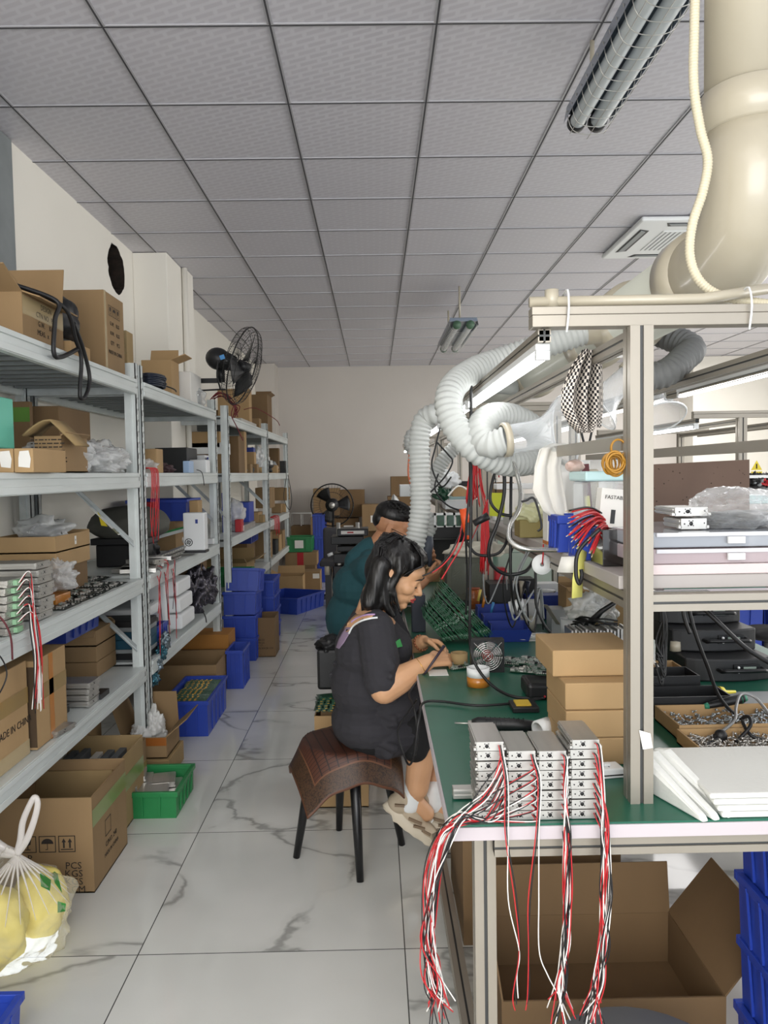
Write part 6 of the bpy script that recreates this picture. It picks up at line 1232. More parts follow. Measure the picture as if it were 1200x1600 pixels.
o = MB().lathe([(0, 0), (.018, 0), (.016, .03), (0, .032)], (.985, 2.56, TZ+.075)).build('small_pot', CREAM); tag(o, 'small cream capped pot between the black units', 'pot')
# small bench fan with chrome guard
fn = T('bench_fan', 'square black fan with a chrome ring guard standing on the bench', 'fan', (.368, 2.63, TZ)); fx, fz, fs = .37, TZ+.056, .056
g = MB()
for a in range(32):
    t0, t1 = 2*pi*a/32, 2*pi*(a+1)/32; g.prism([(fx+.051*cos(t0), 2.61, fz+.051*sin(t0)), (fx+.051*cos(t1), 2.61, fz+.051*sin(t1))]+[(fx+fs*max(-1, min(1, 1.5*cos(t))), 2.61, fz+fs*max(-1, min(1, 1.5*sin(t)))) for t in (t1, t0)], (0, .038, 0))
g.build('frame', BLACKP, fn)
g = MB()
for r in (.012, .019, .026, .033, .040, .047): g.tube([(fx+r*cos(2*pi*k/40), 2.604, fz+r*sin(2*pi*k/40)) for k in range(41)], .0013, 5)
for t in (pi/4, 3*pi/4): g.tube([(fx+.066*cos(t), 2.607, fz+.066*sin(t)), (fx-.066*cos(t), 2.607, fz-.066*sin(t))], .0016, 5)
g.build('ring_guard', mat('chrome', '', 0), fn)
for k in range(7):
    t = 2*pi*k/7; MB().sheet([[V((fx+r*cos(t+a), 2.620+.012*(a/.7), fz+r*sin(t+a))) for a in (0, .25, .5, .7)] for r in (.018, .03, .048)], .001).build('blade', mat('pale_blade', '#a9a5a5', .4), fn)
MB().cyl((fx, 2.612, fz), (fx, 2.64, fz), .019).build('hub', mat('hub_label', '#9c5b58', .4), fn)
def roll(c, ro, ri, h, m, label, core=None, name='tape_roll'):
    r = T(name, label, 'tape', c); MB().lathe([(ri, 0), (ro, 0), (ro, h), (ri, h), (ri, 0)], c).build('roll', m, r)
    if core: MB().lathe([(ri*.9, 0), (ri, 0), (ri, h+.001), (ri*.9, h+.001)], c).build('core', core, r)
    return r
roll((.317, 2.455, TZ), .036, .028, .03, AMBER, 'amber tape roll under the white one before the bench fan', KR[0]); roll((.317, 2.455, TZ+.0305), .036, .028, .028, WHITEP, 'white tape roll on the amber one before the bench fan')
roll((.285, 2.72, TZ), .03, .022, .045, KR[3], 'small brown tape roll left of the bench fan')
cable([(.40, 2.62, TZ+.03), (.45, 2.66, TZ+.006), (.52, 2.68, TZ+.006), (.56, 2.72, TZ+.006)], .002, RUBBER, 'thin fan lead lying to the right of the bench fan')
for i in range(3): o = MB().tube([(.43+.004*i, 2.86, TZ+.003), (.465+.01*i, 2.76, TZ+.003)], .002, 6).build('tweezers', mat('chrome', '', 0)); tag(o, 'metal tweezer behind the bench fan, %s' % ('left', 'middle', 'right')[i], 'tweezers')
# fallen fan of boards
NB = 30; pbd = MB(); fr_ = None
for i in range(NB):
    t = i/(NB-1); A0 = V((.262-.082*t, 0, .995-.135*t)); B0 = V((.452-.19*t, 0, .785-.022*t)); d = B0-A0; L = d.length
    if i == 0:
        r = T('circuit_board', '', 'circuit board'); m_ = MB(); m_.box(0, 1, -.075, .075, -.0009, .0009); m_.build('board', mat('board_green_edge', '#1e6a44', .4, coat=.3), r, False); m_ = MB(); rdd = random.Random(2)
        for k in range(26): x, y = rdd.uniform(.03, .95), rdd.choice((-.072, -.066, -.05, 0, .05))+rdd.uniform(-.004, .004); m_.m = rdd.choice((0, 0, 1, 2)); m_.box(x, x+rdd.uniform(.02, .05), y, y+.008, .0009, .0045)
        m_.build('components', [PCBD, PCBG, COMP], r, False); fr_ = r
    else: r = dup(fr_)
    place(r, (A0.x+random.uniform(-.004, .004), 3.13+random.uniform(-.012, .012), A0.z+random.uniform(-.004, .004)), (0, math.atan2(-d.z, d.x), random.uniform(-.05, .05)), 'green circuit board in the fallen row beside the woman, %s from the top' % ORD[i], 'fallen row of green boards'); r.scale = (L, 1, 1)
# panels right of the fan, solder station
pp = board(.07, .10, 21, False, 30)
for i, (x, y, rz) in enumerate(((.475, 2.75, -20), (.50, 2.62, 70), (.535, 2.74, -15))):
    o = pp if i == 0 else dup(pp); place(o, (x, y, TZ+.001+.002*i), (0, 0, R_(rz)), 'silver dotted circuit panel right of the bench fan, %s' % ('left', 'nearest', 'right')[i])
o = dup(pp); place(o, (.505, 2.40, TZ+.062), (R_(8), R_(6), R_(10)), 'green circuit panel on top of the soldering station')
ss = T('soldering_station', 'black soldering station with a blue display half behind the kraft boxes', 'soldering station', (.49, 2.34, TZ)); MB().prism([(.44, 2.28, TZ), (.56, 2.28, TZ), (.56, 2.28, TZ+.045), (.44, 2.28, TZ+.05)], (0, .12, 0)).build('body', BLACKP, ss, bevel=.012, seg=3); MB().box(.515, .545, 2.277, 2.28, TZ+.018, TZ+.042).build('display', mat('blue_lcd', '#3a46c0', .2), ss)
for k in range(3): MB().cyl((.49+.012*k, 2.28, TZ+.012), (.49+.012*k, 2.274, TZ+.012), .003, n=8).build('button', RED, ss)
sp_ = T('sponge_tray', 'flat black tray with a yellow sponge before the soldering station', 'tray', (.425, 2.2, TZ)); MB().box(.375, .45, 2.16, 2.24, TZ, TZ+.016).build('body', BLACKP, sp_, bevel=.003); MB().box(.388, .43, 2.175, 2.225, TZ+.016, TZ+.020).build('sponge', mat('sponge', '#cfae3a', .9), sp_)
es = T('electric_screwdriver', 'black electric screwdriver lying on the bench before the kraft boxes', 'screwdriver', (.32, 2.0, TZ)); MB().tube([(.245, 2.03, TZ+.016), (.26, 2.028, TZ+.018), (.34, 2.01, TZ+.018), (.41, 1.99, TZ+.018)], [.011, .016, .0165, .014], 18).build('body', BLACKP, es); MB().tube([(.20, 2.04, TZ+.015), (.245, 2.03, TZ+.016)], .0025, 8).build('bit', SILV, es); MB().tube([(.234, 2.032, TZ+.016), (.246, 2.03, TZ+.016)], .008, 12).build('chuck', SILV, es)
g = MB()
for k in range(9): g.tube([(.28+.012*k, 2.024-.0026*k, TZ+.018+.0168*cos(a)) if False else (.28+.012*k, 2.024-.0026*k+.0172*sin(a), TZ+.018+.0172*cos(a)) for a in [2*pi*q/16 for q in range(17)]], .0009, 4)
g.build('grip_ribs', RUBBER, es)
cable([at(q[0], q[1], z=TZ+.008) if i > 1 else at(q[0], q[1], y=2.1) for i, q in enumerate(((648, 1180), (655, 1120), (662, 1098), (690, 1096), (740, 1102), (790, 1100), (845, 1092)))], .0038, RUBBER, 'black cable lying along the bench and dropping off its left edge')
for i, (x, y) in enumerate(((.415, 1.945), (.455, 1.97))):
    r = T('white_adhesive_roll', ('white tape roll on its side, the near one beside the kraft boxes', 'white tape roll on its side, the one touching the kraft boxes')[i], 'tape', (x, y, TZ)); MB().lathe([(.021, -.018), (.026, -.018), (.026, .018), (.021, .018), (.021, -.018)], (x, y, TZ+.026), (1, .5*(i == 0), .12)).build('roll', WHITEP, r)
blob((.365, 1.84, TZ), (.12, .1, .025), BAGM, 'flat clear zip bag behind the second stack of modules', seed=200, crumple=.5)
o = MB().tube([(.395, 1.80, TZ+.012), (.425, 1.79, TZ+.013)], [.006, .012], 12).build('ribbed_dial', BLACKP); tag(o, 'small black ribbed knob on the clear zip bag', 'knob')
blob(at(820, 998, z=TZ), (.16, .09, .022), BAGW, 'crumpled white tissue before the blue trays', 'tissue', seed=201, name='white_tissue', crumple=.7)
# blue part trays and pots
for i, (x, y, z) in enumerate(((.43, 3.32, 0), (.44, 3.22, .0), (.455, 3.12, 0))):
    h = (.105, .085, .07)[i]; r = T('parts_tray', 'dark blue sloped parts tray, %s of three' % ('farthest', 'middle', 'nearest')[i], 'parts tray', (x+.07, y, TZ), group='dark blue parts trays'); t = MB(); w, d = .15, .085
    t.prism([(-w/2, -d/2, 0), (w/2, -d/2, 0), (w/2+.012, -d/2-.006, h*.55), (w/2, -d/2-.008, h*.72), (-w/2+.01, -d/2-.008, h*.72), (-w/2-.012, -d/2-.006, h*.55)], (0, .004, 0)); t.box(-w/2, -w/2+.004, -d/2, d/2, 0, h); t.box(w/2-.004, w/2, -d/2, d/2, 0, h); t.box(-w/2, w/2, d/2-.004, d/2, 0, h); t.box(-w/2, w/2, -d/2, d/2, 0, .003); t.build('body', BLUED, r, False)
def pot(px, yb, yt, w, m, label, z=TZ, name='pot', cat='pot', lid=None, taper=1.0):
    p = at(px, yb, z=z); h = (yb-yt)*p.y/FPX*.97; r = w/2*p.y/FPX; c = (p.x, p.y+r, z); root = T(name, label, cat, c); MB().lathe([(0, 0), (r*.94*taper, 0), (r, h), (r*.93, h), (r*.88*taper, .004), (0, .004)], c).build('body', m, root)
    if lid: MB().lathe([(0, h), (r*1.04, h), (r*1.04, h+.008), (0, h+.01)], c).build('lid', lid, root)
    return root
pot(827, 991, 965, 27, mat('milky_pot', '#b6b3a4', .4), 'milky round pot right of the blue parts trays'); pot(767, 966, 952, 24, WHITEP, 'white tape ring behind the blue trays, left', name='white_ring'); pot(792, 966, 951, 22, WHITEP, 'white tape ring behind the blue trays, right', name='white_ring')
pot(857, 960, 925, 27, mat('olive_pot', '#a59f86', .45), 'olive grey pot behind the white spool', lid=WHITEP)
pot(895, 992, 968, 34, WHITEP, 'white bucket with a lid behind the kraft boxes', lid=WHITEP); pot(742, 955, 920, 20, film('amber_jar', '#b86a3a', .6, .2), 'clear jar of amber liquid with a rusty lid', name='amber_jar', cat='jar', lid=mat('rusty_lid', '#9a5236', .5))
o = MB().lathe([(.022, -.03), (.028, -.03), (.028, .03), (.022, .03), (.022, -.03)], at(808, 948, y=3.2), (.95, -.2, .25)).build('tilted_roll', WHITEP); tag(o, 'tilted white roll lying on the trays', 'roll')
bxs(*[v for v in (at(862, 990, z=TZ).x, at(862, 990, z=TZ).x+.06, at(862, 990, z=TZ).y, at(862, 990, z=TZ).y+.1, TZ, TZ+.10)], mat('pale_grey_box', '#9ea2a3', .4), 'grey plastic bin left of the white bucket', 'bin', 'grey_bin')
o = MB().bar(at(872, 975, y=3.05), at(852, 945, y=3.0), .02, .003).build('spatula', ALU); tag(o, 'flat metal scraper standing in the grey bin', 'scraper')
o = MB().tube([at(892, 966, y=3.1), at(891, 955, y=3.1)], [.010, .011], 10).build('pink_tip', mat('pink_rubber', '#d59a90', .5)); tag(o, 'pink rubber tip poking out of the white bucket', 'tip')
bb = T('black_box_device', 'black cube device with a small label behind the blue trays', 'device', (.55, 3.5, TZ)); a = at(765, 965, y=3.42); b_ = at(805, 912, y=3.42); MB().box(a.x, b_.x, 3.42, 3.56, TZ, b_.z).build('body', BLACKP, bb, bevel=.003); MB().box(a.x+.045, a.x+.07, 3.418, 3.42, TZ+.05, TZ+.058).build('label_plate', WHITEP, bb)
bxs(at(800, 930, y=3.6).x, at(836, 930, y=3.6).x, 3.60, 3.7, TZ, at(800, 905, y=3.6).z, BLACKP, 'black open holder with pale handles behind the cube device', 'holder', 'tool_holder')
for i in range(3): o = MB().tube([at(806+9*i, 935, y=3.55), at(804+10*i, 918, y=3.55), at(805+10*i, 908, y=3.55)], [.005, .007, .013], 8).build('hand_tool', (CREAM, CREAM, NAVY)[i]); tag(o, 'tool handle standing in the black holder, %s' % ('left', 'middle', 'right')[i], 'tool')
bxs(at(778, 900, y=3.5).x, at(797, 900, y=3.5).x, 3.57, 3.64, TZ, at(785, 888, y=3.57).z, RED, 'red canister behind the black cube device', 'canister', 'red_canister', .01)
spl = T('white_spool', 'white plastic spool hanging in front of the post behind the flexible arm', 'spool', at(847, 882, y=2.3)); c = at(847, 882, y=2.3); MB().lathe([(.006, 0), (.030, 0), (.030, .003), (.006, .003), (.006, 0)], c, (0, 1, -.1), 32).lathe([(.006, .003), (.01, .003), (.01, .03), (.006, .03)], c, (0, 1, -.1)).build('disc', WHITEP, spl); MB().tube([c+V((0, -.002, 0)), c+V((.002, -.006, .03)), c+V((.004, 0, .06))], .002, 5).build('red_lead', WR, spl)
rs = T('red_wire_spool', 'white spool of red wire left of the big post', 'spool', (.62, 3.0, TZ)); c = at(970, 988, y=2.35); c.z = TZ+.0; 
MB().lathe([(.024, 0), (.026, .002), (.026, .004), (.016, .006), (.016, .058), (.026, .060), (.026, .064), (0, .064)], (c.x+.012, 2.42, TZ+.06)).build('flanges', WHITEP, rs); MB().lathe([(.017, 0), (.022, .002), (.022, .044), (.017, .046)], (c.x+.012, 2.42, TZ+.07)).build('wire', WR, rs)
bxs(c.x-.015, c.x+.04, 2.39, 2.45, TZ, TZ+.059, BLACKP, 'small black box under the red wire spool', 'box', 'black_box')
hs = MB(); a = at(893, 1000, y=2.62); b_ = at(985, 984, y=2.62)
for k in range(17): hs.box(a.x+.012*k, a.x+.012*k+.007, 2.62, 2.72, TZ+.02, b_.z+.004*sin(k*2))
hs.box(a.x, a.x+.2, 2.62, 2.72, TZ, TZ+.022); tag(hs.build('heat_sink', SILV), 'finned silver heat sink behind the topmost kraft box', 'heat sink')
for i, (x0, x1, yt, yb, Y, k) in enumerate(((885, 925, 918, 960, 3.3, 0), (925, 985, 905, 950, 3.35, 1), (940, 985, 925, 960, 3.0, 0))):
    a = at(x0, yb, y=Y); b_ = at(x1, yt, y=Y); carton((a.x, b_.x, Y, Y+.15, TZ, b_.z-TZ), 'open kraft carton of clear bags left of the big post, %s' % ('left one', 'rear one', 'front one')[i], k, flaps={'n': (30, .03), 's': (120, .03)})
for i, (x, y, s) in enumerate(((935, 955, .12), (915, 952, .12), (945, 895, .14))): blob(at(x, y+15, y=2.95), (s, s, s*.8), BAGW if i else BAGM, 'plastic bag left of the big post, %s' % ('lower right', 'lower left', 'hanging below the shelf')[i], seed=210+i, crumple=.6, flat=i < 2)
gl = T('glue_gun', 'black tool with a long nozzle lying before the plastic bags', 'tool', at(925, 975, z=TZ+.03)); a = at(918, 978, y=2.75); MB().tube([a, at(940, 955, y=2.72), at(985, 925, y=2.7)], [.016, .009, .005], 10).build('nozzle', BLACKP, gl); MB().tube([a, at(908, 970, y=2.8)], [.018, .02], 10).build('body', BLACKP, gl)
for i in range(7): 
    y0_ = 975+random.uniform(-8, 12); cable([at(895+random.uniform(-6, 10), y0_, y=2.8), at(915+random.uniform(-8, 8), y0_+random.uniform(-8, 12), y=2.75), at(940, y0_+random.uniform(-6, 8), y=2.7), at(965, y0_+random.uniform(-5, 10), y=2.7)], .0032, RUBBER, 'black lead tangled before the plastic bags left of the big post, %s' % ('first', 'second', 'third', 'fourth', 'fifth', 'sixth', 'seventh')[i], group='tangled leads left of the post')
gb_ = T('green_glass_case', 'olive glass sided case with a white bag on top behind the fallen boards', 'case', (.42, 3.75, TZ)); a = at(697, 905, y=3.85); b_ = at(760, 868, y=3.85); MB().box(a.x, b_.x, 3.80, 3.94, TZ+.05, b_.z).build('body', mat('olive_case', '#55584a', .3), gb_, bevel=.004); MB().box(a.x+.02, b_.x-.02, 3.797, 3.80, TZ+.08, b_.z-.03).build('pane', film('dark_pane', '#888c80', .5, .1), gb_)
bxs(a.x, b_.x, 3.80, 3.94, TZ, TZ+.049, BLACKP, 'black base under the olive glass case', 'case', 'equipment_case')
blob((.5, 3.82, b_.z), (.3, .14, .07), mat('cream_cloth', '#cfcabb', .9), 'cream cloth bag on the olive glass case', 'bag', seed=220, name='cloth_bag', crumple=.3)
for i in range(5): 
    o = dup(pp); place(o, (.30+.09*i, 3.55+.03*(i % 2), TZ+.003+.012*i), (R_(6*i), R_(-8+4*i), R_(20*i)), 'loose green panel in the heap behind the fallen row, %s from the left' % ('first', 'second', 'third', 'fourth', 'fifth')[i])
for i, (x, y, c_) in enumerate(((762, 935, AMBER), (755, 925, mat('gold_tape', '#b5a04a', .4)), (775, 945, mat('blue_tube', '#3a7fb5', .4)))): o = MB().tube([at(x-8, y+14, y=3.35), at(x-4, y-4, y=3.35)], .006, 8).build('bottle', c_); tag(o, 'small bottle beside the amber jar, %s' % ('amber', 'gold', 'blue')[i], 'bottle')
bxs(at(650, 905, y=3.3).x-.02, at(664, 905, y=3.3).x, 3.30, 3.36, TZ, at(660, 930, y=3.3).z, NAVY, 'dark box with red cap before the woman\'s face', 'box', 'dark_box')
# under the bench
carton((.285, .83, 1.83, 2.20, .0, .15), 'big open carton under the bench with its flaps spread', 2, flaps={'n': (4, .145), 'e': (38, .20), 'w': (8, .12)}, tape=None)
c2_ = MB(); c2_.prism([(.33, 2.36, 0), (.74, 2.36, 0), (.74, 2.36, .25), (.70, 2.36, .32), (.68, 2.36, .36), (.36, 2.36, .37), (.33, 2.36, .32)], (0, .006, 0)); tag(c2_.build('torn_cardboard', KR[2]), 'torn upright cardboard sheet behind the big open carton', 'cardboard')
bxs(.245, .285, 2.3, 2.7, 0, .36, KR[2], 'flattened carton standing by the bench leg', 'box', 'cardboard_box')
for i in range(4): crate((.832+.006*(i % 2), 1.20, 1.50, 1.80, .002+.158*i, .165), 'blue crate stacked under the bench at the right photo edge, %s' % ('lowest', 'second from the floor', 'third from the floor', 'topmost')[i], BLUE, group='blue crates under the near bench')
o = MB().lathe([(0, 0), (.20, 0), (.205, .02), (.20, .04), (0, .04)], (.52, 1.50, .185)).lathe([(.02, -.185), (.02, 0)], (.52, 1.50, .185)).lathe([(0, -.185), (.15, -.185), (.14, -.165), (0, -.155)], (.52, 1.50, .185)).build('round_stool', mat('grey_vinyl', '#8b8f92', .5)); tag(o, 'grey round stool whose edge shows at the bottom of the photo', 'stool')
# far right bench contents
for i, x in enumerate((1.70, 2.05, 2.42)): crate((x, x+.33, 4.75, 5.2, .30, .28), 'blue crate beyond the black units, %s' % ('left', 'middle', 'right')[i], BLUE, group='blue crates beyond the black units')
bxs(1.66, 2.8, 4.72, 5.25, .0, .299, KR[2], 'long carton row under the far right blue crates', 'box', 'cardboard_box')
st2 = T('clear_stool', 'round stool with a black padded seat beyond the black units', 'stool', (2.05, 4.0, 0)); MB().lathe([(0, .55), (.14, .55), (.15, .57), (.14, .59), (0, .60)], (2.05, 4.0, 0)).build('seat', BLACKP, st2, bevel=0)
for k in range(4): MB().tube([(2.05+.11*cos(k*pi/2+.8), 4.0+.11*sin(k*pi/2+.8), .55), (2.05+.18*cos(k*pi/2+.8), 4.0+.18*sin(k*pi/2+.8), 0)], .012, 8).build('leg', mat('chrome', '', 0), st2)
bxs(1.75, 2.1, 4.5, 4.8, TZ, TZ+.05, KR[0], 'tan flat carton on the far right bench', 'box', 'cardboard_box'); bxs(2.15, 2.4, 4.45, 4.6, TZ, TZ+.01, WHITE, 'white paper pile on the far right bench', 'paper', 'paper_pile')
bxs(1.63, 1.72, 4.5, 4.7, TZ, TZ+.06, BLUED, 'blue tray on the far right bench', 'tray', 'blue_tray')
bxs(2.32, 3.0, 4.9, 5.0, 1.0, 1.28, WHITEP, 'white panel below the far person\'s head', 'panel', 'white_board'); bxs(2.32, 3.0, 4.92, 5.0, TZ, 1.0, WHITEP, 'white cabinet under the white panel at the far right', 'cabinet', 'white_cabinet')
ws = at(1178, 728, y=5.6); w_ = MB(); w_.prism([(ws.x-.02, 5.6, ws.z-.03), (ws.x+.06, 5.6, ws.z-.03), (ws.x+.02, 5.6, ws.z+.04)], (0, .002, 0)); w_.box(ws.x-.02, ws.x+.06, 5.6, 5.602, ws.z-.06, ws.z-.04); w_.m = 1; w_.box(ws.x+.016, ws.x+.024, 5.598, 5.6, ws.z-.02, ws.z+.015); tag(w_.build('warning_sign', [mat('warning_yellow', '', 0), INK]), 'small yellow warning triangle sign at the far right', 'sign')
for i in range(6): blob(at(1176+6*i, 748+4*(i % 2), y=5.3), (.09, .08, .07), (RUBBER, GREYP, RUBBER, WR, RUBBER, GREYP)[i], 'tangle of parts under the warning sign, %s' % ('first', 'second', 'third', 'red one', 'fifth', 'last')[i], 'parts', seed=230+i, name='parts_heap', crumple=.8, flat=False)
bxs(2.3, 3.2, 5.25, 5.45, 1.355, 1.375, WHITEP, 'white shelf plate under the parts at the far right', 'shelf', 'white_shelf')
# ------------------------------------------------------------------ bag of yellow sponge at the bottom left
yb_ = T('yellow_sponge_bag', 'tied clear bag of yellow sponges with green print on the floor at the left', 'bag', (-1.14, 2.28, 0)); SPG = mat('yellow_sponge', '#e0cf74', .8, bump=.2, bscale=70, var=.1, vscale=12)
blob((-1.17, 2.26, .01), (.24, .2, .22), SPG, '', seed=241, name='sponge', parent=yb_, crumple=.15); blob((-1.07, 2.40, .02), (.17, .16, .20), SPG, '', seed=242, name='sponge', parent=yb_, crumple=.12)
bm_ = blob_mesh((.36, .34, .31), 243, .22, 5, True, 2.0, pinch=.75); bm_.name = 'film'; bm_.materials.append(film('sponge_bag_film', '#efe9d5', .04, .08)); o = bpy.data.objects.new('film', bm_); C.objects.link(o); o.parent = yb_; o.location = V((-1.125, 2.31, .0))-yb_.location
KN = V((-1.10, 2.33, .30)); BG = film('bag_handle_film', '#e8e2dc', .6, .2)
g = MB(); 
for k in range(22):
    a = 2*pi*k/22; g.tube([KN, KN+V((.03*cos(a), .03*sin(a), -.03)), KN+V((.09*cos(a), .085*sin(a), -.085)), KN+V((.145*cos(a), .135*sin(a), -.15))], [.004, .004, .002, .0008], 5, fine=4)
g.build('gathers', BG, yb_)
g = MB(); g.tube([KN, KN+V((.012, 0, .04)), KN+V((.022, 0, .10)), KN+V((.05, 0, .16)), KN+V((.062, 0, .172)), KN+V((.068, 0, .15)), KN+V((.055, 0, .10)), KN+V((.03, 0, .04)), KN], [.012, .011, .010, .009, .008, .009, .010, .011, .012], 8, fine=5)
g.tube([KN, KN+V((-.04, 0, .02)), KN+V((-.09, 0, .06)), KN+V((-.14, 0, .09)), KN+V((-.15, 0, .06)), KN+V((-.10, 0, .015)), KN+V((-.04, 0, -.0)), KN], .012, 8, fine=5); g.build('handles', BG, yb_)
GP = mat('green_print', '#2f8a35', .5); dg = bpy.context.evaluated_depsgraph_get(); bv = BVHTree.FromObject(o, dg); mw = Matrix.Translation(V((-1.125, 2.31, 0)))
def on_bag(px, py, off=.003):
    og = V((0, 0, EYE)); d = (at(px, py, y=2.3)-og).normalized(); h = bv.ray_cast(mw.inverted() @ og, d)
    return (mw @ h[0]) - d*off if h[0] else at(px, py, y=2.2)
for q in (((62, 1362), (80, 1375), (78, 1392), (64, 1385)), ((76, 1355), (90, 1365), (97, 1395), (86, 1380)), ((90, 1408), (103, 1412), (102, 1424), (90, 1426))):
    P = [on_bag(*p) for p in q]; g = MB(); g.add(P, [(0, 1, 2, 3)]); g.build('green_print', GP, yb_)
# ------------------------------------------------------------------ small goods on the far benches and shelves
rdc = random.Random(21)
def clutter(n, xr_, yr, z, where, hmax=.16):
    cols = [('tan', KR[0], 'carton'), ('white', WHITEP, 'box'), ('black', BLACKP, 'box'), ('brown', KR[2], 'carton'), ('grey', GREYP, 'box'), ('blue', BLUED, 'bin'), ('pale', CYAN, 'tub'), ('silver', SILV, 'case')]
    for i in range(n):
        cn, m_, k = cols[rdc.randrange(8)]; y = yr[0]+(yr[1]-yr[0])*(i+.3)/n; w_, d_ = rdc.uniform(.07, .16), (yr[1]-yr[0])/n*.8; x = rdc.uniform(xr_[0], max(xr_[0], xr_[1]-w_)); h_ = rdc.uniform(.04, hmax)
        b = MB(); b.box(x, x+w_, y, y+d_, z, z+h_); o = b.build(k if k != 'box' else 'small_box', m_, bevel=.003)
        tag(o, '%s %s on %s, %s from the near end' % (cn, k, where, ORD[i]), k, 'small goods on '+where)
clutter(12, (.48, .95), (4.22, 6.2), SZ, 'the second bench shelf'); clutter(9, (.48, .95), (6.7, 8.7), SZ, 'the third bench shelf', .2)
clutter(10, (.2, .50), (4.6, 6.3), TZ, 'the second bench top'); clutter(9, (.2, .6), (6.6, 8.8), TZ, 'the third bench top', .25)
clutter(5, (.62, .92), (2.5, 2.9), SZ, 'the near shelf behind the teal lidded container', .12); clutter(6, (.6, 1.0), (3.3, 3.9), TZ, 'the near bench far end', .14); clutter(5, (.52, .75), (3.3, 3.66), SZ, 'the far end of the near shelf', .13)
clutter(7, (1.66, 2.0), (4.9, 6.4), TZ, 'the far right bench top', .2); clutter(6, (2.1, 2.5), (4.6, 6.2), SZ, 'the far right bench shelf', .12)
for i in range(9):
    x, y = rdc.uniform(.50, .56), rdc.uniform(2.6, 3.9); z0_ = rdc.choice((SZ-.03, 1.69)); e = rdc.uniform(.25, .42)
    cable([(x, y, z0_), (x-.05, y+.03, z0_-e*.5), (x-.02+rdc.uniform(-.05, .05), y+.08, z0_-e), (x+.05, y+.12, z0_-e*.6), (x+.08, y+.2, z0_-e*1.05)], .0032, rdc.choice((RUBBER, RUBBER, WR, GREYP)), 'thin lead looping under the shelf of the near bench, %s' % ORD[i], group='leads looping under the near bench shelf')
# ------------------------------------------------------------------ people
def blend(shapes, voxel, smooth=4, name='body', mats=None, parent=None, tris=None):
    """shapes: ('c',p0,p1,r0,r1) tapered limbs, ('e',centre,(rx,ry,rz),matrix) masses -> one continuous skin"""
    mb = MB()
    for s in shapes:
        if s[0] == 'c':
            p0, p1 = V(s[1]), V(s[2]); r0, r1 = s[3], s[4]; d = (p1-p0); L = d.length; d.normalize(); prof_ = []
            for k in range(5): a = pi/2*k/4; prof_.append((r0*sin(a), -r0*cos(a)))
            for k in range(5): a = pi/2*k/4; prof_.append((r1*cos(a), L+r1*sin(a)))
            prof_[0] = (1e-5, -r0); prof_[-1] = (1e-5, L+r1); mb.lathe(prof_, p0, d, 16)
            n = 16; base = len(mb.v)-n*len(prof_); mb.f.append([base+k for k in range(n-1, -1, -1)]); mb.mi.append(0); mb.sm.append(True); e = base+n*(len(prof_)-1); mb.f.append([e+k for k in range(n)]); mb.mi.append(0); mb.sm.append(True)
        else: mb.ell(s[1], s[2], 12, s[3] if len(s) > 3 else None)
    o = mb.build(name, mats, parent); rm = o.modifiers.new('r', 'REMESH'); rm.mode = 'VOXEL'; rm.voxel_size = voxel; rm.use_smooth_shade = True
    sm = o.modifiers.new('s', 'SMOOTH'); sm.factor = .5; sm.iterations = smooth
    bpy.context.view_layer.update(); dg = bpy.context.evaluated_depsgraph_get(); me = bpy.data.meshes.new_from_object(o.evaluated_get(dg)); me.name = name
    old = o.data; o.modifiers.clear(); o.data = me; bpy.data.meshes.remove(old)
    me.polygons.foreach_set('use_smooth', [True]*len(me.polygons)); return o
def ripple(o, f):
    nn = [v.normal.copy() for v in o.data.vertices]
    for v, n in zip(o.data.vertices, nn): v.co += n*f(v.co)
def bvh(o):
    return BVHTree.FromPolygons([o.matrix_world @ v.co for v in o.data.vertices], [tuple(p.vertices) for p in o.data.polygons])
def onto(bv, px, py, off=.002):
    og = V((0, 0, EYE)); d = (at(px, py, y=3.0)-og).normalized(); h = bv.ray_cast(og, d); return h[0]-d*off if h[0] else None
def hand(wrist, tip_dir, palm_n, curls, thumb_dir, s=1.0, spread=.2):
    """a palm, four unequal bent fingers and a side thumb; returned as limb shapes"""
    w = V(wrist); f = V(tip_dir).normalized(); n = (V(palm_n)-f*V(palm_n).dot(f)).normalized(); side = f.cross(n); th = V(thumb_dir)
    if side.dot(th) < 0: side = -side
    out = []; kn = []
    for i in range(4):   # index .. little, index on the thumb side
        u = (1.5-i)*.0185*s; b = w+f*(.078-.004*abs(i-1))*s+side*u; kn.append(b); out.append(('c', w+side*u*.55+f*.008*s, b, .0135*s, .0105*s))
    lens = ((.040, .024, .019), (.044, .027, .020), (.040, .025, .019), (.031, .019, .017))
    for i in range(4):
        p = kn[i]; a = 0; d0 = (f+side*(1.5-i)*spread*.25).normalized()
        for j in range(3):
            a += curls[i][j] if isinstance(curls[i], (tuple, list)) else curls[i]; d = d0*cos(a)+n*sin(a); q = p+d*lens[i][j]*s; r = (.0090, .0083, .0075, .0066)
            out.append(('c', p, q, r[j]*s, r[j+1]*s)); p = q
    tb = w+f*.022*s+side*.024*s; t1 = tb+(side*.6+f*.6+n*.25).normalized()*.036*s; t2 = t1+(f*.9+n*.45+side*.05).normalized()*.03*s; t3 = t2+(f*.8+n*.6-side*.3).normalized()*.024*s
    out += [('c', w+f*.01*s+side*.01*s, tb, .014*s, .0135*s), ('c', tb, t1, .0135*s, .0105*s), ('c', t1, t2, .0105*s, .009*s), ('c', t2, t3, .009*s, .0075*s)]
    return out
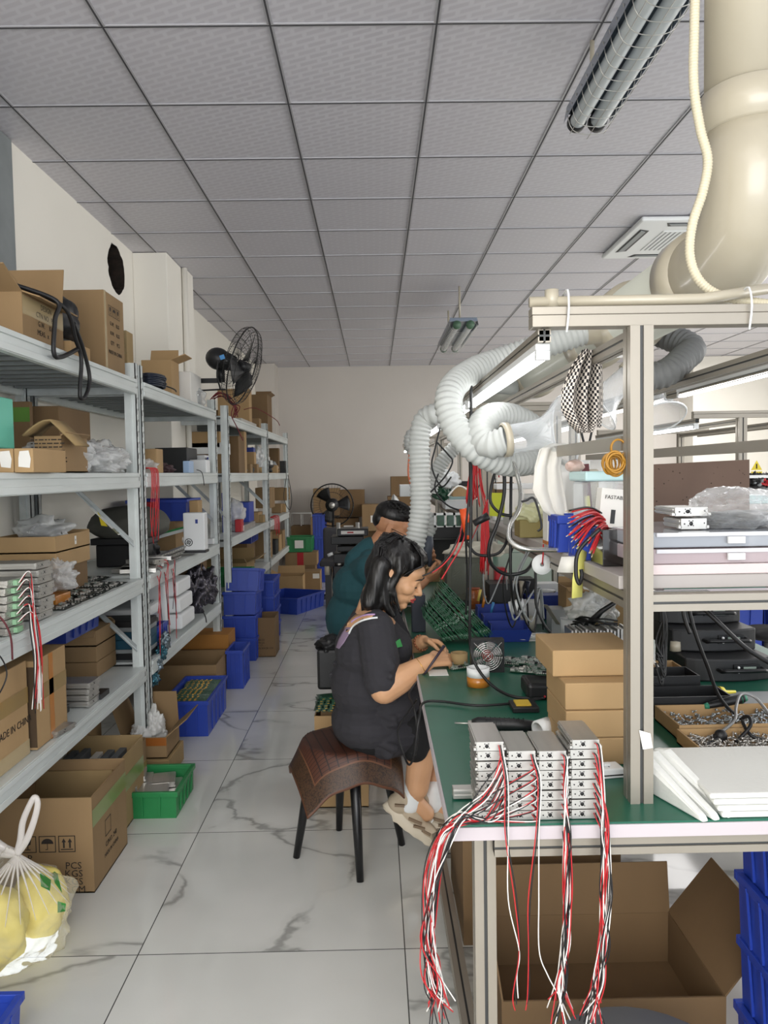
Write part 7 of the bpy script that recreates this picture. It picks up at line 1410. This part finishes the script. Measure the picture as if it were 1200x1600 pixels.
def head_shapes(M, s=1.0, male=False):
    def P(x, y, z): return M @ (V((x, y, z))*s)
    R3 = M.to_3x3(); E = lambda c, r: ('e', P(*c), tuple(v*s for v in r), R3); Cc = lambda a, b, r0, r1: ('c', P(*a), P(*b), r0*s, r1*s)
    j = 1.08 if male else 1
    return [E((-.012, 0, .038), (.096, .076, .082)), E((.028, 0, .0), (.062, .062*j, .085)), E((.036, 0, -.06), (.046, .046*j, .040)), E((.068, 0, -.090), (.019, .020*j, .017)), E((.060, 0, .040), (.034, .056, .036)),
            E((.083, .020, .020), (.010, .022, .007)), E((.083, -.020, .020), (.010, .022, .007)), Cc((.086, 0, .010), (.108, 0, -.024), .0075, .0105), E((.098, .012, -.028), (.011, .008, .008)), E((.098, -.012, -.028), (.011, .008, .008)),
            E((.060, .036, -.018), (.030, .026, .026)), E((.060, -.036, -.018), (.030, .026, .026)), E((.078, .031, .003), (.011, .016, .010)), E((.078, -.031, .003), (.011, .016, .010)),
            E((.088, 0, -.050), (.012, .022, .0065)), E((.086, 0, -.062), (.012, .019, .007)), E((.066, 0, -.05), (.028, .034, .03)),
            E((-.004, .078, -.004), (.017, .008, .030)), E((-.004, -.078, -.004), (.017, .008, .030)), E((-.014, .080, .004), (.006, .010, .026)), E((-.014, -.080, .004), (.006, .010, .026)), E((.004, -.072, -.03), (.012, .012, .012))]
def face_parts(root, M, s, side, woman=True):
    def P(x, y, z): return M @ (V((x, y, z))*s)
    for sd in (-1, 1):
        e = MB().tube([P(.080, sd*.016, .0), P(.0895, sd*.026, -.004), P(.088, sd*.036, -.004), P(.079, sd*.046, .0)], [.0008, .0017, .0018, .0008], 6, fine=3); e.build('eyelashes', HAIR, root)
        e = MB().tube([P(.093, sd*.012, .026), P(.0945, sd*.024, .031), P(.086, sd*.040, .028), P(.076, sd*.050, .020)], [.001, .0026, .0024, .0006], 6, fine=3); e.build('eyebrow', HAIR, root)
    l = MB(); l.tube([P(.090, -.020, -.056), P(.0995, -.009, -.0515), P(.1005, 0, -.053), P(.0995, .009, -.0515), P(.090, .020, -.056)], [.0015, .0038, .0036, .0038, .0015], 8, fine=3)
    l.tube([P(.090, -.019, -.058), P(.0975, -.008, -.0625), P(.0985, 0, -.0635), P(.0975, .008, -.0625), P(.090, .019, -.058)], [.0015, .004, .0045, .004, .0015], 8, fine=3); l.build('lips', mat('lip_red', '#a8403f' if woman else '#9a5a4c', .4), root)
def shirt_print(root, bv, quads, m, name):
    for q in quads:
        P = [onto(bv, *p) for p in q]
        if all(P): g = MB(); g.add(P, [tuple(range(len(P)))]); g.build(name, m, root)
# ---- the woman, seated sideways on the stool, bent over the bench
wo = T('person', 'woman in a charcoal T-shirt with black hair, seated on the covered stool soldering', 'person', (-.08, 2.88, .44))
HS = .98; hc_ = V((.073, 2.82, 1.063)); HM = Matrix.Translation(hc_) @ Matrix.Rotation(R_(-13), 4, 'Z') @ Matrix.Rotation(R_(27), 4, 'Y')
rs_, ls_ = V((-.005, 2.715, .90)), V((.02, 3.0, .905)); re_, le_ = V((.02, 2.62, .70)), V((.10, 3.03, .72)); rw_, lw_ = V((.176, 2.655, .785)), V((.172, 2.90, .80))
body = [('e', V((-.035, 2.87, .52)), (.135, .175, .10)), ('e', V((-.035, 2.865, .66)), (.118, .15, .15)), ('e', V((-.02, 2.86, .80)), (.115, .155, .13)), ('c', V((-.03, 2.86, .88)), V((.0, 2.85, 1.0)), .062, .05), ('c', V((.0, 2.85, .96)), HM @ V((-.01, 0, -.06)), .052, .05),
        ('c', V((-.03, 2.80, .885)), rs_, .065, .055), ('c', V((-.02, 2.93, .885)), ls_, .065, .055), ('c', rs_, re_, .055, .046), ('c', ls_, le_, .052, .042), ('e', V((.022, 2.622, .715)), (.05, .046, .05)),
        ('c', re_, re_.lerp(rw_, .35), .05, .048), ('c', re_.lerp(rw_, .35), rw_, .048, .026), ('c', le_, le_.lerp(lw_, .35), .042, .038), ('c', le_.lerp(lw_, .35), lw_, .038, .024)]
body += head_shapes(HM, HS)
body += hand(rw_, (.75, .35, .02), (.1, .55, -.8), ((.5, .8, .5), (.75, .85, .5), (.9, .95, .5), (1.0, 1.0, .5)), (0, .6, .6), .92)
body += hand(lw_, (.80, -.45, -.05), (-.1, -.5, -.85), ((.5, .7, .4), (.65, .8, .5), (.8, .9, .5), (.95, 1.0, .5)), (.2, -.4, .5), .92)
# legs: thighs on the stool, shins down, crossed feet
hk = [(V((-.03, 2.80, .50)), V((.17, 2.84, .50)), V((.135, 2.84, .27)), V((.12, 2.845, .225))), (V((-.03, 2.95, .50)), V((.25, 2.97, .50)), V((.22, 2.93, .30)), V((.185, 2.90, .20)))]
for h_, k_, c_, a_ in hk: body += [('c', h_, k_, .085, .058), ('c', k_, c_, .056, .045), ('c', c_, a_, .045, .032), ('c', a_, a_+V((.05, -.0, -.055)), .032, .03), ('c', a_, a_+V((-.01, 0, -.05)), .03, .028)]
bo = blend(body, .0036, 5, 'body', SKIN, wo)
face_parts(wo, HM, HS, -1)
BL = mat('charcoal_tshirt', '#2c2b30', .9, bump=.25, bscale=25, var=.05, vscale=6)
sh = [('e', V((-.03, 2.87, .52)), (.148, .182, .110)), ('e', V((-.035, 2.865, .66)), (.142, .172, .15)), ('e', V((-.022, 2.86, .785)), (.138, .174, .13)), ('c', V((-.045, 2.80, .865)), rs_+V((0, .01, -.012)), .074, .064), ('c', V((-.035, 2.93, .865)), ls_+V((0, -.01, -.012)), .074, .064),
      ('c', rs_+V((0, 0, -.012)), rs_.lerp(re_, .86), .067, .066), ('c', ls_+V((0, 0, -.012)), ls_.lerp(le_, .75), .062, .058), ('e', V((.045, 2.86, .60)), (.11, .165, .10)), ('e', V((.055, 2.86, .79)), (.075, .13, .075)), ('c', V((.02, 2.80, .49)), V((.10, 2.83, .49)), .095, .080)]
for k in range(9):   # folds
    z = .52+.035*k; sh.append(('c', V((-.15+.02*sin(k), 2.80+.01*k, z)), V((.05, 2.698+.004*(k % 3), z+.05*((k % 3)-1))), .012, .016))
sh.append(('c', V((-.02, 2.66, .88)), V((.05, 2.60, .78)), .014, .012)); sh.append(('c', V((-.05, 2.69, .80)), V((.04, 2.575, .755)), .012, .012)); sh.append(('c', V((.11, 2.80, .58)), V((.03, 2.72, .44)), .02, .02))
# wrinkled hem that hangs over the seat edge
so = blend(sh, .0042, 3, 'tshirt', BL, wo)
ripple(so, lambda c: .0025*noise.noise(c*18)+.0016*noise.noise(V((c.x*40, c.y*40, c.z*90))))
bv = bvh(so); bs = []
# cut the wide neckline at the back and the inside of the short sleeves by lifting skin and undershirt over the cloth edge
def ribbon(pix, m, name, w=.006, off=.004):
    P = [onto(bv, *p, off) for p in pix]; P = [p for p in P if p]
    if len(P) > 2: MB().tube(P, w, 8, fine=5).build(name, m, wo)
def patch(pixrows, m, name, off=.0035):
    g = []
    for a, b in pixrows:
        r = [onto(bv, a[0]+(b[0]-a[0])*j/6, a[1]+(b[1]-a[1])*j/6, off) for j in range(7)]
        if all(r): g.append(r)
    if len(g) > 1: MB().sheet(g, .001).build(name, m, wo)
LIL = mat('lilac_undershirt', '#8d7a92', .8)
patch([((556, 960), (586, 960)), ((550, 965), (580, 965)), ((544, 972), (568, 970)), ((539, 980), (556, 977)), ((536, 988), (543, 987))], SKIN, 'bare_shoulder_skin')
patch([((541, 980), (548, 980)), ((535, 988), (545, 992)), ((529, 999), (538, 1004)), ((525, 1012), (530, 1014))], LIL, 'undershirt')
ribbon([(549, 972), (558, 966), (572, 961), (586, 960)], mat('lilac_strap', '#a98cb8', .6), 'bra_strap', .0035, .006); ribbon([(545, 990), (552, 978), (565, 970), (580, 966), (590, 965)], WHITEP, 'bra_strap', .0035, .006)
shirt_print(so, bv, [((618, 1002), (625, 998), (629, 1010), (621, 1012))], mat('green_shirt_print', '#3fae5c', .7), 'shirt_print')
shirt_print(so, bv, [((628, 1070), (634, 1066), (638, 1080), (632, 1078))], mat('orange_shirt_print', '#d8642a', .7), 'shirt_print')
SHT = mat('black_shorts', '#0c0c0e', .85, bump=.2, bscale=50)
pn = []
for h_, k_, c_, a_ in hk: pn.append(('c', h_, k_+V((-.02, 0, 0)), .095, .073))
pn += [('e', V((-.04, 2.87, .51)), (.13, .17, .085)), ('c', V((.15, 2.82, .50)), V((.13, 2.80, .43)), .07, .05)]
blend(pn, .006, 4, 'shorts', SHT, wo)
# hair: solid mass plus strands
hr = []
def HP(x, y, z): return HM @ (V((x, y, z))*HS)
RH = HM.to_3x3()
hr += [('e', HP(-.022, 0, .052), (.100, .084, .083), RH), ('e', HP(.024, 0, .088), (.055, .064, .036), RH), ('e', HP(-.05, 0, .0), (.072, .086, .085), RH), ('e', HP(.042, .02, .074), (.028, .05, .022), RH)]
for y in (-.075, -.05, -.02, .02, .05, .075):
    a = HP(-.055, y, .02); b = V((.005+.010*abs(y)*10-.035, 2.83+y*1.05, .975)); c_ = V((-.04+.05*(y < -.06), 2.835+y*1.0, .915)); hr += [('c', a, b, .038, .034), ('c', b, c_, .034, .015)]
a = HP(.012, -.080, .03); b = V((.095, 2.742, 1.0)); c_ = V((.082, 2.752, .935)); hr += [('c', HP(-.01, -.065, .07), a, .022, .018), ('c', a+V((0, .0, .0)), HP(.014, -.084, -.03), .015, .013), ('c', HP(.014, -.084, -.03), c_, .013, .005), ('c', HP(-.035, -.078, .0), V((.03, 2.748, .97)), .024, .02), ('c', V((.03, 2.748, .97)), V((.055, 2.75, .925)), .02, .01)]
ho = blend(hr, .005, 4, 'hair', HAIR, wo)
ripple(ho, lambda c: .0035*noise.noise(V((c.x*70, c.y*70, c.z*9))))
st_ = MB(); rdh = random.Random(9)
top = HP(-.01, 0, .138)
for k in range(520):
    y = rdh.uniform(-1, 1); x = rdh.uniform(-1, .25); zz = rdh.random()
    s0 = HP(-.03+.05*rdh.uniform(-1, 1), .02*rdh.uniform(-1, 1), .136); s1 = HP(-.03+.085*x, .082*y, .075+.045*(1-abs(y))); s2 = HP(-.07+.05*x*.5+.03*(abs(y)), .090*y, -.01+.02*rdh.uniform(-1, 1))
    e = V((-.035+.03*rdh.uniform(-1, 1)+.03*abs(y), 2.835+y*.088, .915+.055*rdh.random())); 
    if x > .05 and abs(y) > .6: s1 = HP(.01+.03*rdh.random(), .086*math.copysign(1, y), .05); s2 = HP(.006+.012*rdh.random(), .089*math.copysign(1, y), -.02); e = V((.068+.018*rdh.uniform(-1, 1), 2.832+math.copysign(.082, y), .925+.04*rdh.random()))
    st_.tube([s0, s1, s2, s2.lerp(e, .55)+V((-.012+.01*rdh.random(), 0, 0)), e], [.0013, .0017, .0016, .0013, .0004], 4, fine=0)
for k in range(90):
    y = rdh.uniform(-1, 1); st_.tube([HP(0, y*.03, .137), HP(.06, y*.06, .112), HP(.074+.006*rdh.random(), y*.07, .082), HP(.045, math.copysign(.080, y), .045), HP(.015, math.copysign(.086, y), -.01)], [.0012, .0017, .0017, .0014, .0008], 4)
bun = HP(-.035, -.01, .132); 
for k in range(30): a = rdh.uniform(0, 6.28); st_.tube([bun, bun+V((.02*cos(a)-.02, .03*sin(a), .008)), bun+V((.035*cos(a)-.045, .04*sin(a), -.012))], [.0018, .0016, .0005], 4, fine=3)
st_.build('hair_strands', HAIR, ho)
MB().tube([bun+V((-.002, -.028, -.002)), bun+V((.004, 0, .008)), bun+V((.002, .028, -.002))], .005, 8, fine=4).build('hair_clip', BLACKP, ho)
# bracelets, socks, shoes
dr = (rw_-re_).normalized(); c = rw_-dr*.035; a_ = dr.orthogonal().normalized(); b_ = dr.cross(a_)
MB().tube([c+(a_*cos(t)+b_*sin(t))*.031 for t in [2*pi*k/30 for k in range(31)]], .0016, 6).build('gold_bracelet', mat('gold', '#d9a441', .25, .9), wo)
dl = (lw_-le_).normalized(); c = lw_-dl*.02; a_ = dl.orthogonal().normalized(); b_ = dl.cross(a_); g = MB()
for k in range(16): t = 2*pi*k/16; g.ell(c+(a_*cos(t)+b_*sin(t))*.028, .0055, 6)
g.build('bead_bracelet', mat('brown_beads', '#8a5434', .35), wo)
SHOE = mat('beige_sneaker', '#b5a690', .7, var=.08, vscale=30); SHD = mat('sneaker_panel', '#7d6a55', .6); SOLE = mat('sneaker_sole', '#cfc4b0', .6)
for i, (ank, d, yw) in enumerate(((hk[0][3], V((.80, -.02, -.60)), 0), (hk[1][3]+V((.02, 0, .0)), V((.85, -.1, -.45)), 0))):
    d.normalize(); up_ = V((d.z*-1, 0, d.x)).normalized(); up_ = (up_-d*up_.dot(d)).normalized(); sd = d.cross(up_); B = Matrix((d, sd, up_)).transposed(); o0 = ank-up_*.055+d*.0
    q = lambda x, y, z: o0+B @ V((x, y, z))
    blend([('c', ank+V((0, 0, .04)), ank-up_*.02, .040, .042)], .005, 2, 'sock', WHITEP, wo)
    uo = blend([('e', q(-.03, 0, .01), (.045, .038, .038), B), ('e', q(.03, 0, .005), (.06, .036, .034), B), ('e', q(.10, 0, -.008), (.065, .041, .026), B), ('e', q(.145, 0, -.012), (.035, .038, .022), B), ('c', q(-.03, 0, .045), q(.0, 0, .04), .040, .040)], .004, 3, 'shoe_upper', SHOE, wo)
    g = MB(); rr = []
    for z, k in ((-.048, .98), (-.040, 1.06), (-.018, 1.02), (-.010, .96)):
        rr.append([q(.055+.125*cos(t)*k, (.040+.006*cos(t))*sin(t)*k*(1+.08*sin(t*9)*(z < -.03)), z+.006*abs(sin(t*7))*(z < -.03)+.010*(cos(t) < -.6)) for t in [2*pi*j/40 for j in range(41)]])
    g.sheet(rr); g.add(rr[0][:-1], [tuple(range(40))]); g.add(rr[-1][:-1], [tuple(range(39, -1, -1))]); g.build('sole', SOLE, uo)
    for (a, b2) in (((.02, .0), (.07, .012)), ((.05, -.012), (.09, .004)), ((.085, -.006), (.12, -.002)), ((-.05, .01), (-.02, .03))):
        MB().bar(q(a[0], .041, a[1]), q(b2[0], .043, b2[1]), .008, .011, sd).build('shoe_panel', SHD, uo)
    g = MB()
    for k in range(5): x = .035+.017*k; g.tube([q(x, -.018, .034-.1*max(0, x-.06)), q(x+.004, 0, .042-.12*max(0, x-.05)), q(x, .018, .034-.1*max(0, x-.06))], .0025, 6, fine=3)
    g.build('laces', WHITEP, uo)
# soldering pen in her hand
pen = T('soldering_pen', 'dark soldering pen held in the woman\'s hand', 'soldering pen', rw_+V((.07, -.01, .02))); a = at(694, 1009, y=2.66); b_ = at(664, 1052, y=2.60); MB().tube([a, a.lerp(b_, .25), b_], [.006, .0045, .0035], 10).build('grip', mat('pen_purple', '#2a1f30', .35), pen)
MB().tube([b_, at(640, 1082, y=2.57), at(648, 1110, y=2.5), at(652, 1160, y=2.5), at(640, 1195, y=2.55), at(628, 1170, y=2.6), at(622, 1140, y=2.6), at(640, 1110, y=2.58), at(652, 1092, y=2.5)], .0035, 8, fine=8).build('lead', RUBBER, pen)
o = dup(pp); place(o, (.275, 2.70, TZ+.008), (R_(6), R_(-4), R_(15)), 'small circuit board held down under the woman\'s hands')
wp = bxs(.17, .235, 2.58, 2.66, TZ, TZ+.002, WHITE, 'white paper scrap under the woman\'s hands', 'paper', 'paper_scrap')
# ---- stool with the bamboo seat cover
stl = T('stool', 'stool with black tapered legs under a brown bamboo seat cover', 'stool', (-.12, 2.89, 0)); LG = mat('black_leg', '#121214', .35); ftp = [V((-.075, 2.684, .001)), V((-.317, 2.869, .001)), V((.081, 2.952, .001)), V((-.167, 3.09, .001))]; sc = V((-.12, 2.89, .41))
for p in ftp: t_ = sc.lerp(V((p.x, p.y, .41)), .62); MB().tube([p, p.lerp(t_, .5), t_], [.0125, .0175, .022], 16).build('leg', LG, stl)
MB().lathe([(0, -.02), (.15, -.02), (.165, -.01), (.165, .012), (.15, .02), (0, .02)], sc, n=36).build('seat', LG, stl)
CV = bpy.data.materials.new('bamboo_cover'); CV.use_nodes = True; nt = CV.node_tree; N = nt.nodes; L = nt.links; tc = N.new('ShaderNodeTexCoord'); sx = N.new('ShaderNodeSeparateXYZ'); L.new(tc.outputs['UV'], sx.inputs[0])
def mm(op, a, b=None):
    n = N.new('ShaderNodeMath'); n.operation = op
    for i, q in enumerate((a, b)):
        if q is None: continue
        if isinstance(q, (int, float)): n.inputs[i].default_value = q
        else: L.new(q, n.inputs[i])
    return n.outputs[0]
ex = mm('MAXIMUM', mm('ABSOLUTE', mm('SUBTRACT', sx.outputs[0], .5)), mm('ABSOLUTE', mm('SUBTRACT', sx.outputs[1], .5)))
bordr = mm('GREATER_THAN', ex, .345); line = mm('LESS_THAN', mm('ABSOLUTE', mm('SUBTRACT', ex, .345)), .006); rim = mm('GREATER_THAN', ex, .485)
tile = mm('LESS_THAN', mm('MINIMUM', mm('FRACT', mm('MULTIPLY', sx.outputs[0], 13)), mm('FRACT', mm('MULTIPLY', sx.outputs[1], 34))), .14)
ns = N.new('ShaderNodeTexNoise'); ns.inputs['Scale'].default_value = 38; ns.inputs['Detail'].default_value = 2; L.new(tc.outputs['UV'], ns.inputs[0])
sw = mm('LESS_THAN', mm('ABSOLUTE', mm('SUBTRACT', ns.outputs[0], .5)), .035)
def mixc(f, a, b):
    n = N.new('ShaderNodeMix'); n.data_type = 'RGBA'
    if isinstance(f, (int, float)): n.inputs[0].default_value = f
    else: L.new(f, n.inputs[0])
    for i, q in ((6, a), (7, b)):
        if isinstance(q, str): n.inputs[i].default_value = lin(q)
        else: L.new(q, n.inputs[i])
    return n.outputs[2]
cen = mixc(tile, '#4c2b1e', '#20100c'); brd = mixc(sw, '#46301f', '#281a11'); col = mixc(bordr, cen, brd); col = mixc(line, col, '#6a4630'); col = mixc(rim, col, '#5c3a28')
L.new(col, N['Principled BSDF'].inputs['Base Color']); N['Principled BSDF'].inputs['Roughness'].default_value = .5
n_ = 41; g = []; ctr = V((-.135, 2.86, 0)); ax1 = V((.966, .259, 0)); ax2 = V((-.259, .966, 0)); side_ = .47
for i in range(n_):
    row = []
    for j in range(n_):
        u, v = (i/(n_-1)-.5)*side_, (j/(n_-1)-.5)*side_; p = ctr+ax1*u+ax2*v; r = (p-V((sc.x, sc.y, 0))).length; over = max(0, r-.165)
        dirr = (p-V((sc.x, sc.y, 0))).normalized() if r > 0 else V((1, 0, 0)); z = .436-max(0, r-.14)*.0; q = V((p.x, p.y, z))
        if over > 0: q = V((sc.x, sc.y, z))+dirr*(.165+over*.50); q.z = z-over*.98
        q.z += .004*sin(u*40)*(r/.3); row.append(q)
    g.append(row)
cvm = MB().sheet(g, .006); cov = cvm.build('seat_cover', CV); u_ = cov.data.uv_layers.new(name='UVMap'); k_ = n_*n_
for l in cov.data.loops: i = l.vertex_index % k_; u_.data[l.index].uv = ((i//n_)/(n_-1), (i % n_)/(n_-1))
tag(cov, 'brown bamboo tile seat cover with an embroidered border draped over the stool', 'seat cover')
# ---- the man behind her
mn = T('person', 'man in a dark teal T-shirt and glasses, seated behind the woman holding a grey tool', 'person', (-.1, 3.95, .42))
hm_ = V((.078, 3.93, 1.148)); MM = Matrix.Translation(hm_) @ Matrix.Rotation(R_(-8), 4, 'Z') @ Matrix.Rotation(R_(24), 4, 'Y')
r1, l1 = V((-.03, 3.78, .96)), V((.0, 4.10, .96)); e1, e2 = V((.08, 3.70, .80)), V((.16, 4.12, .80)); w1, w2 = V((.235, 3.80, .905)), V((.235, 3.92, .98))
mb_ = [('e', V((-.09, 3.95, .52)), (.14, .18, .11)), ('e', V((-.11, 3.95, .70)), (.13, .17, .17)), ('e', V((-.07, 3.94, .86)), (.13, .18, .14)), ('c', V((-.05, 3.94, .95)), V((.01, 3.94, 1.05)), .068, .06), ('c', V((.0, 3.94, 1.04)), MM @ V((-.015, 0, -.06)), .06, .056),
       ('c', V((-.06, 3.86, .94)), r1, .07, .06), ('c', V((-.05, 4.04, .94)), l1, .07, .06), ('c', r1, e1, .055, .045), ('c', l1, e2, .055, .045), ('c', e1, w1, .043, .026), ('c', e2, w2, .043, .026)]
mb_ += head_shapes(MM, 1.0, True)
mb_ += hand(w1, (.75, .1, .35), (0, .5, .6), ((.6, .9, .6),)*4, (-.2, .3, .7), .95); mb_ += hand(w2, (.5, -.35, .55), (0, -.6, .4), ((.7, .9, .6),)*4, (-.3, -.2, .6), .95)
for y in (3.86, 4.04): mb_ += [('c', V((-.08, y, .50)), V((.24, y, .50)), .085, .06), ('c', V((.24, y, .50)), V((.22, y, .09)), .055, .035), ('c', V((.22, y, .05)), V((.34, y, .035)), .035, .03)]
blend(mb_, .0042, 4, 'body', SKINM, mn); face_parts(mn, MM, 1.0, -1, False)
TL = mat('dark_teal_tshirt', '#1f4a51', .88, bump=.2, bscale=22, var=.05, vscale=6)
ts = [('e', V((-.09, 3.95, .58)), (.155, .195, .10)), ('e', V((-.112, 3.95, .70)), (.150, .19, .17)), ('e', V((-.075, 3.94, .86)), (.150, .195, .135)), ('c', V((-.06, 3.88, .935)), r1, .086, .078), ('c', V((-.05, 4.02, .935)), l1, .086, .078), ('c', r1, r1.lerp(e1, .75), .072, .066), ('c', l1, l1.lerp(e2, .75), .072, .066), ('c', V((-.03, 3.84, 1.0)), V((-.03, 4.04, 1.0)), .055, .055), ('c', V((-.02, 3.94, .98)), V((.02, 3.94, 1.03)), .075, .070), ('e', V((.03, 3.94, .75)), (.1, .16, .14)), ('c', V((-.085, 3.94, .98)), V((-.03, 3.94, 1.045)), .078, .066)]
for k in range(8): ts.append(('c', V((-.17+.01*(k % 3), 3.84, .62+.045*k)), V((-.02, 3.765, .64+.05*k)), .012, .014))
to = blend(ts, .005, 3, 'tshirt', TL, mn)
ripple(to, lambda c: .0025*noise.noise(c*16))
blend([('c', V((-.08, 3.86, .50)), V((.22, 3.86, .50)), .095, .072), ('c', V((-.08, 4.04, .50)), V((.22, 4.04, .50)), .095, .072), ('e', V((-.1, 3.95, .53)), (.14, .18, .10)), ('c', V((.23, 3.86, .5)), V((.22, 3.86, .12)), .065, .05), ('c', V((.23, 4.04, .5)), V((.22, 4.04, .12)), .065, .05)], .008, 3, 'trousers', mat('black_trousers', '#131316', .85), mn)
def MP(x, y, z): return MM @ V((x, y, z))
R2 = MM.to_3x3(); mh = [('e', MP(-.02, 0, .070), (.094, .079, .066), R2), ('e', MP(.022, 0, .092), (.064, .062, .040), R2), ('e', MP(-.068, 0, .030), (.044, .064, .05), R2)]
mo = blend(mh, .005, 2, 'hair', HAIR, mn)
g = MB()
for k in range(500):
    th, ph = rdh.uniform(0, 6.28), rdh.uniform(0, 1.15); d = V((sin(ph)*cos(th), sin(ph)*sin(th), cos(ph))); b0_ = V((-.015+.094*d.x, .077*d.y, .070+.067*d.z)); g.tube([MP(*b0_), MP(*(b0_+V((.012, 0, .004))+d*.006)), MP(*(b0_+V((.024, 0, -.002))+d*.004))], [.0016, .0014, .0004], 4)
g.build('hair_strands', HAIR, mo)
g = MB()
for sd in (-1, 1):
    g.tube([MP(.094+.002*cos(t), sd*.032+.024*cos(t), .0+.018*sin(t)) for t in [2*pi*k/24 for k in range(25)]], .0013, 6); g.tube([MP(.092, sd*.056, .006), MP(.05, sd*.078, .010), MP(-.005, sd*.082, .012)], .0015, 6)
g.tube([MP(.098, -.008, .004), MP(.102, 0, .008), MP(.098, .008, .004)], .0013, 6); g.build('glasses', BLACKM, mn)
gg = T('grey_tool', 'dark grey glue gun held up by the man', 'tool', (.25, 3.82, 1.05)); a = at(672, 838, y=3.80); b_ = at(667, 862, y=3.80); c = at(672, 884, y=3.82); MB().tube([a+V((0, 0, .0)), a.lerp(b_, .5), b_, b_.lerp(c, .5), c], [.014, .026, .026, .018, .012], 14).build('body', mat('slate_plastic', '#3f4550', .5), gg, bevel=0); MB().tube([c, c+V((.0, 0, -.05))], .004, 8).build('nozzle', SILV, gg)
# black sack, board pile and box between the two workers
sk = T('black_sack', 'black plastic sack standing on the board pile box between the two workers', 'sack', (-.21, 3.42, .50)); MB().box(-.262, -.155, 3.34, 3.5, .50, .675).build('body', RUBBER, sk, bevel=.012); blob((-.21, 3.42, .655), (.11, .16, .065), RUBBER, '', seed=260, name='tied_top', crumple=.4, parent=sk)
for i in range(6): 
    o = dup(pb); place(o, (-.175+.004*(i % 2), 3.36+.0, .428+.011*i), (R_(88), 0, R_(3*i)), 'green board in the flat pile under the black sack, %s' % ('lowest', 'second', 'third', 'fourth', 'fifth', 'topmost')[i], 'flat board pile under the black sack')
carton((-.275, -.05, 3.3, 3.6, 0, .40), 'open brown carton behind the stool holding the board pile', 0, flaps={'n': (4, .004)})
bxs(-.25, -.08, 3.33, 3.57, .008, .42, KR[2], 'inner brown carton under the board pile', 'box', 'cardboard_box')
ms_ = T('stool', 'black stool under the man', 'stool', (-.1, 3.95, 0)); MB().lathe([(0, .37), (.16, .37), (.17, .385), (.16, .41), (0, .415)], (-.1, 3.95, 0)).build('seat', BLACKP, ms_)
for k in range(4): MB().tube([(-.1+.12*cos(k*pi/2+.8), 3.95+.12*sin(k*pi/2+.8), .38), (-.1+.17*cos(k*pi/2+.8), 3.95+.17*sin(k*pi/2+.8), 0)], .014, 10).build('leg', LG, ms_)
# ---- the third worker, only the back of the head shows at the far right
fp = T('person', 'worker at the far right, only black hair visible above a white panel', 'person', (2.58, 5.35, .45)); q = at(1181, 772, y=5.3); FM_ = Matrix.Translation((q.x, 5.35, q.z-.03)) @ Matrix.Rotation(R_(200), 4, 'Z') @ Matrix.Rotation(R_(15), 4, 'Y'); X0 = q.x
blend(head_shapes(FM_)+[('c', (X0, 5.35, q.z-.08), (X0+.03, 5.35, q.z-.25), .055, .06), ('e', (X0+.05, 5.35, q.z-.4), (.13, .2, .18)), ('e', (X0+.05, 5.35, q.z-.62), (.13, .18, .2))], .006, 3, 'body', SKINM, fp)
blend([('e', (X0+.05, 5.35, q.z-.4), (.15, .22, .19)), ('e', (X0+.05, 5.35, q.z-.62), (.15, .2, .2))], .008, 3, 'shirt', mat('grey_shirt', '#6b6d70', .9), fp)
blend([('e', FM_ @ V((-.02, 0, .05)), (.105, .09, .09), FM_.to_3x3()), ('e', FM_ @ V((-.06, 0, .0)), (.06, .08, .08), FM_.to_3x3())], .006, 2, 'hair', HAIR, fp)
cleanup_props()
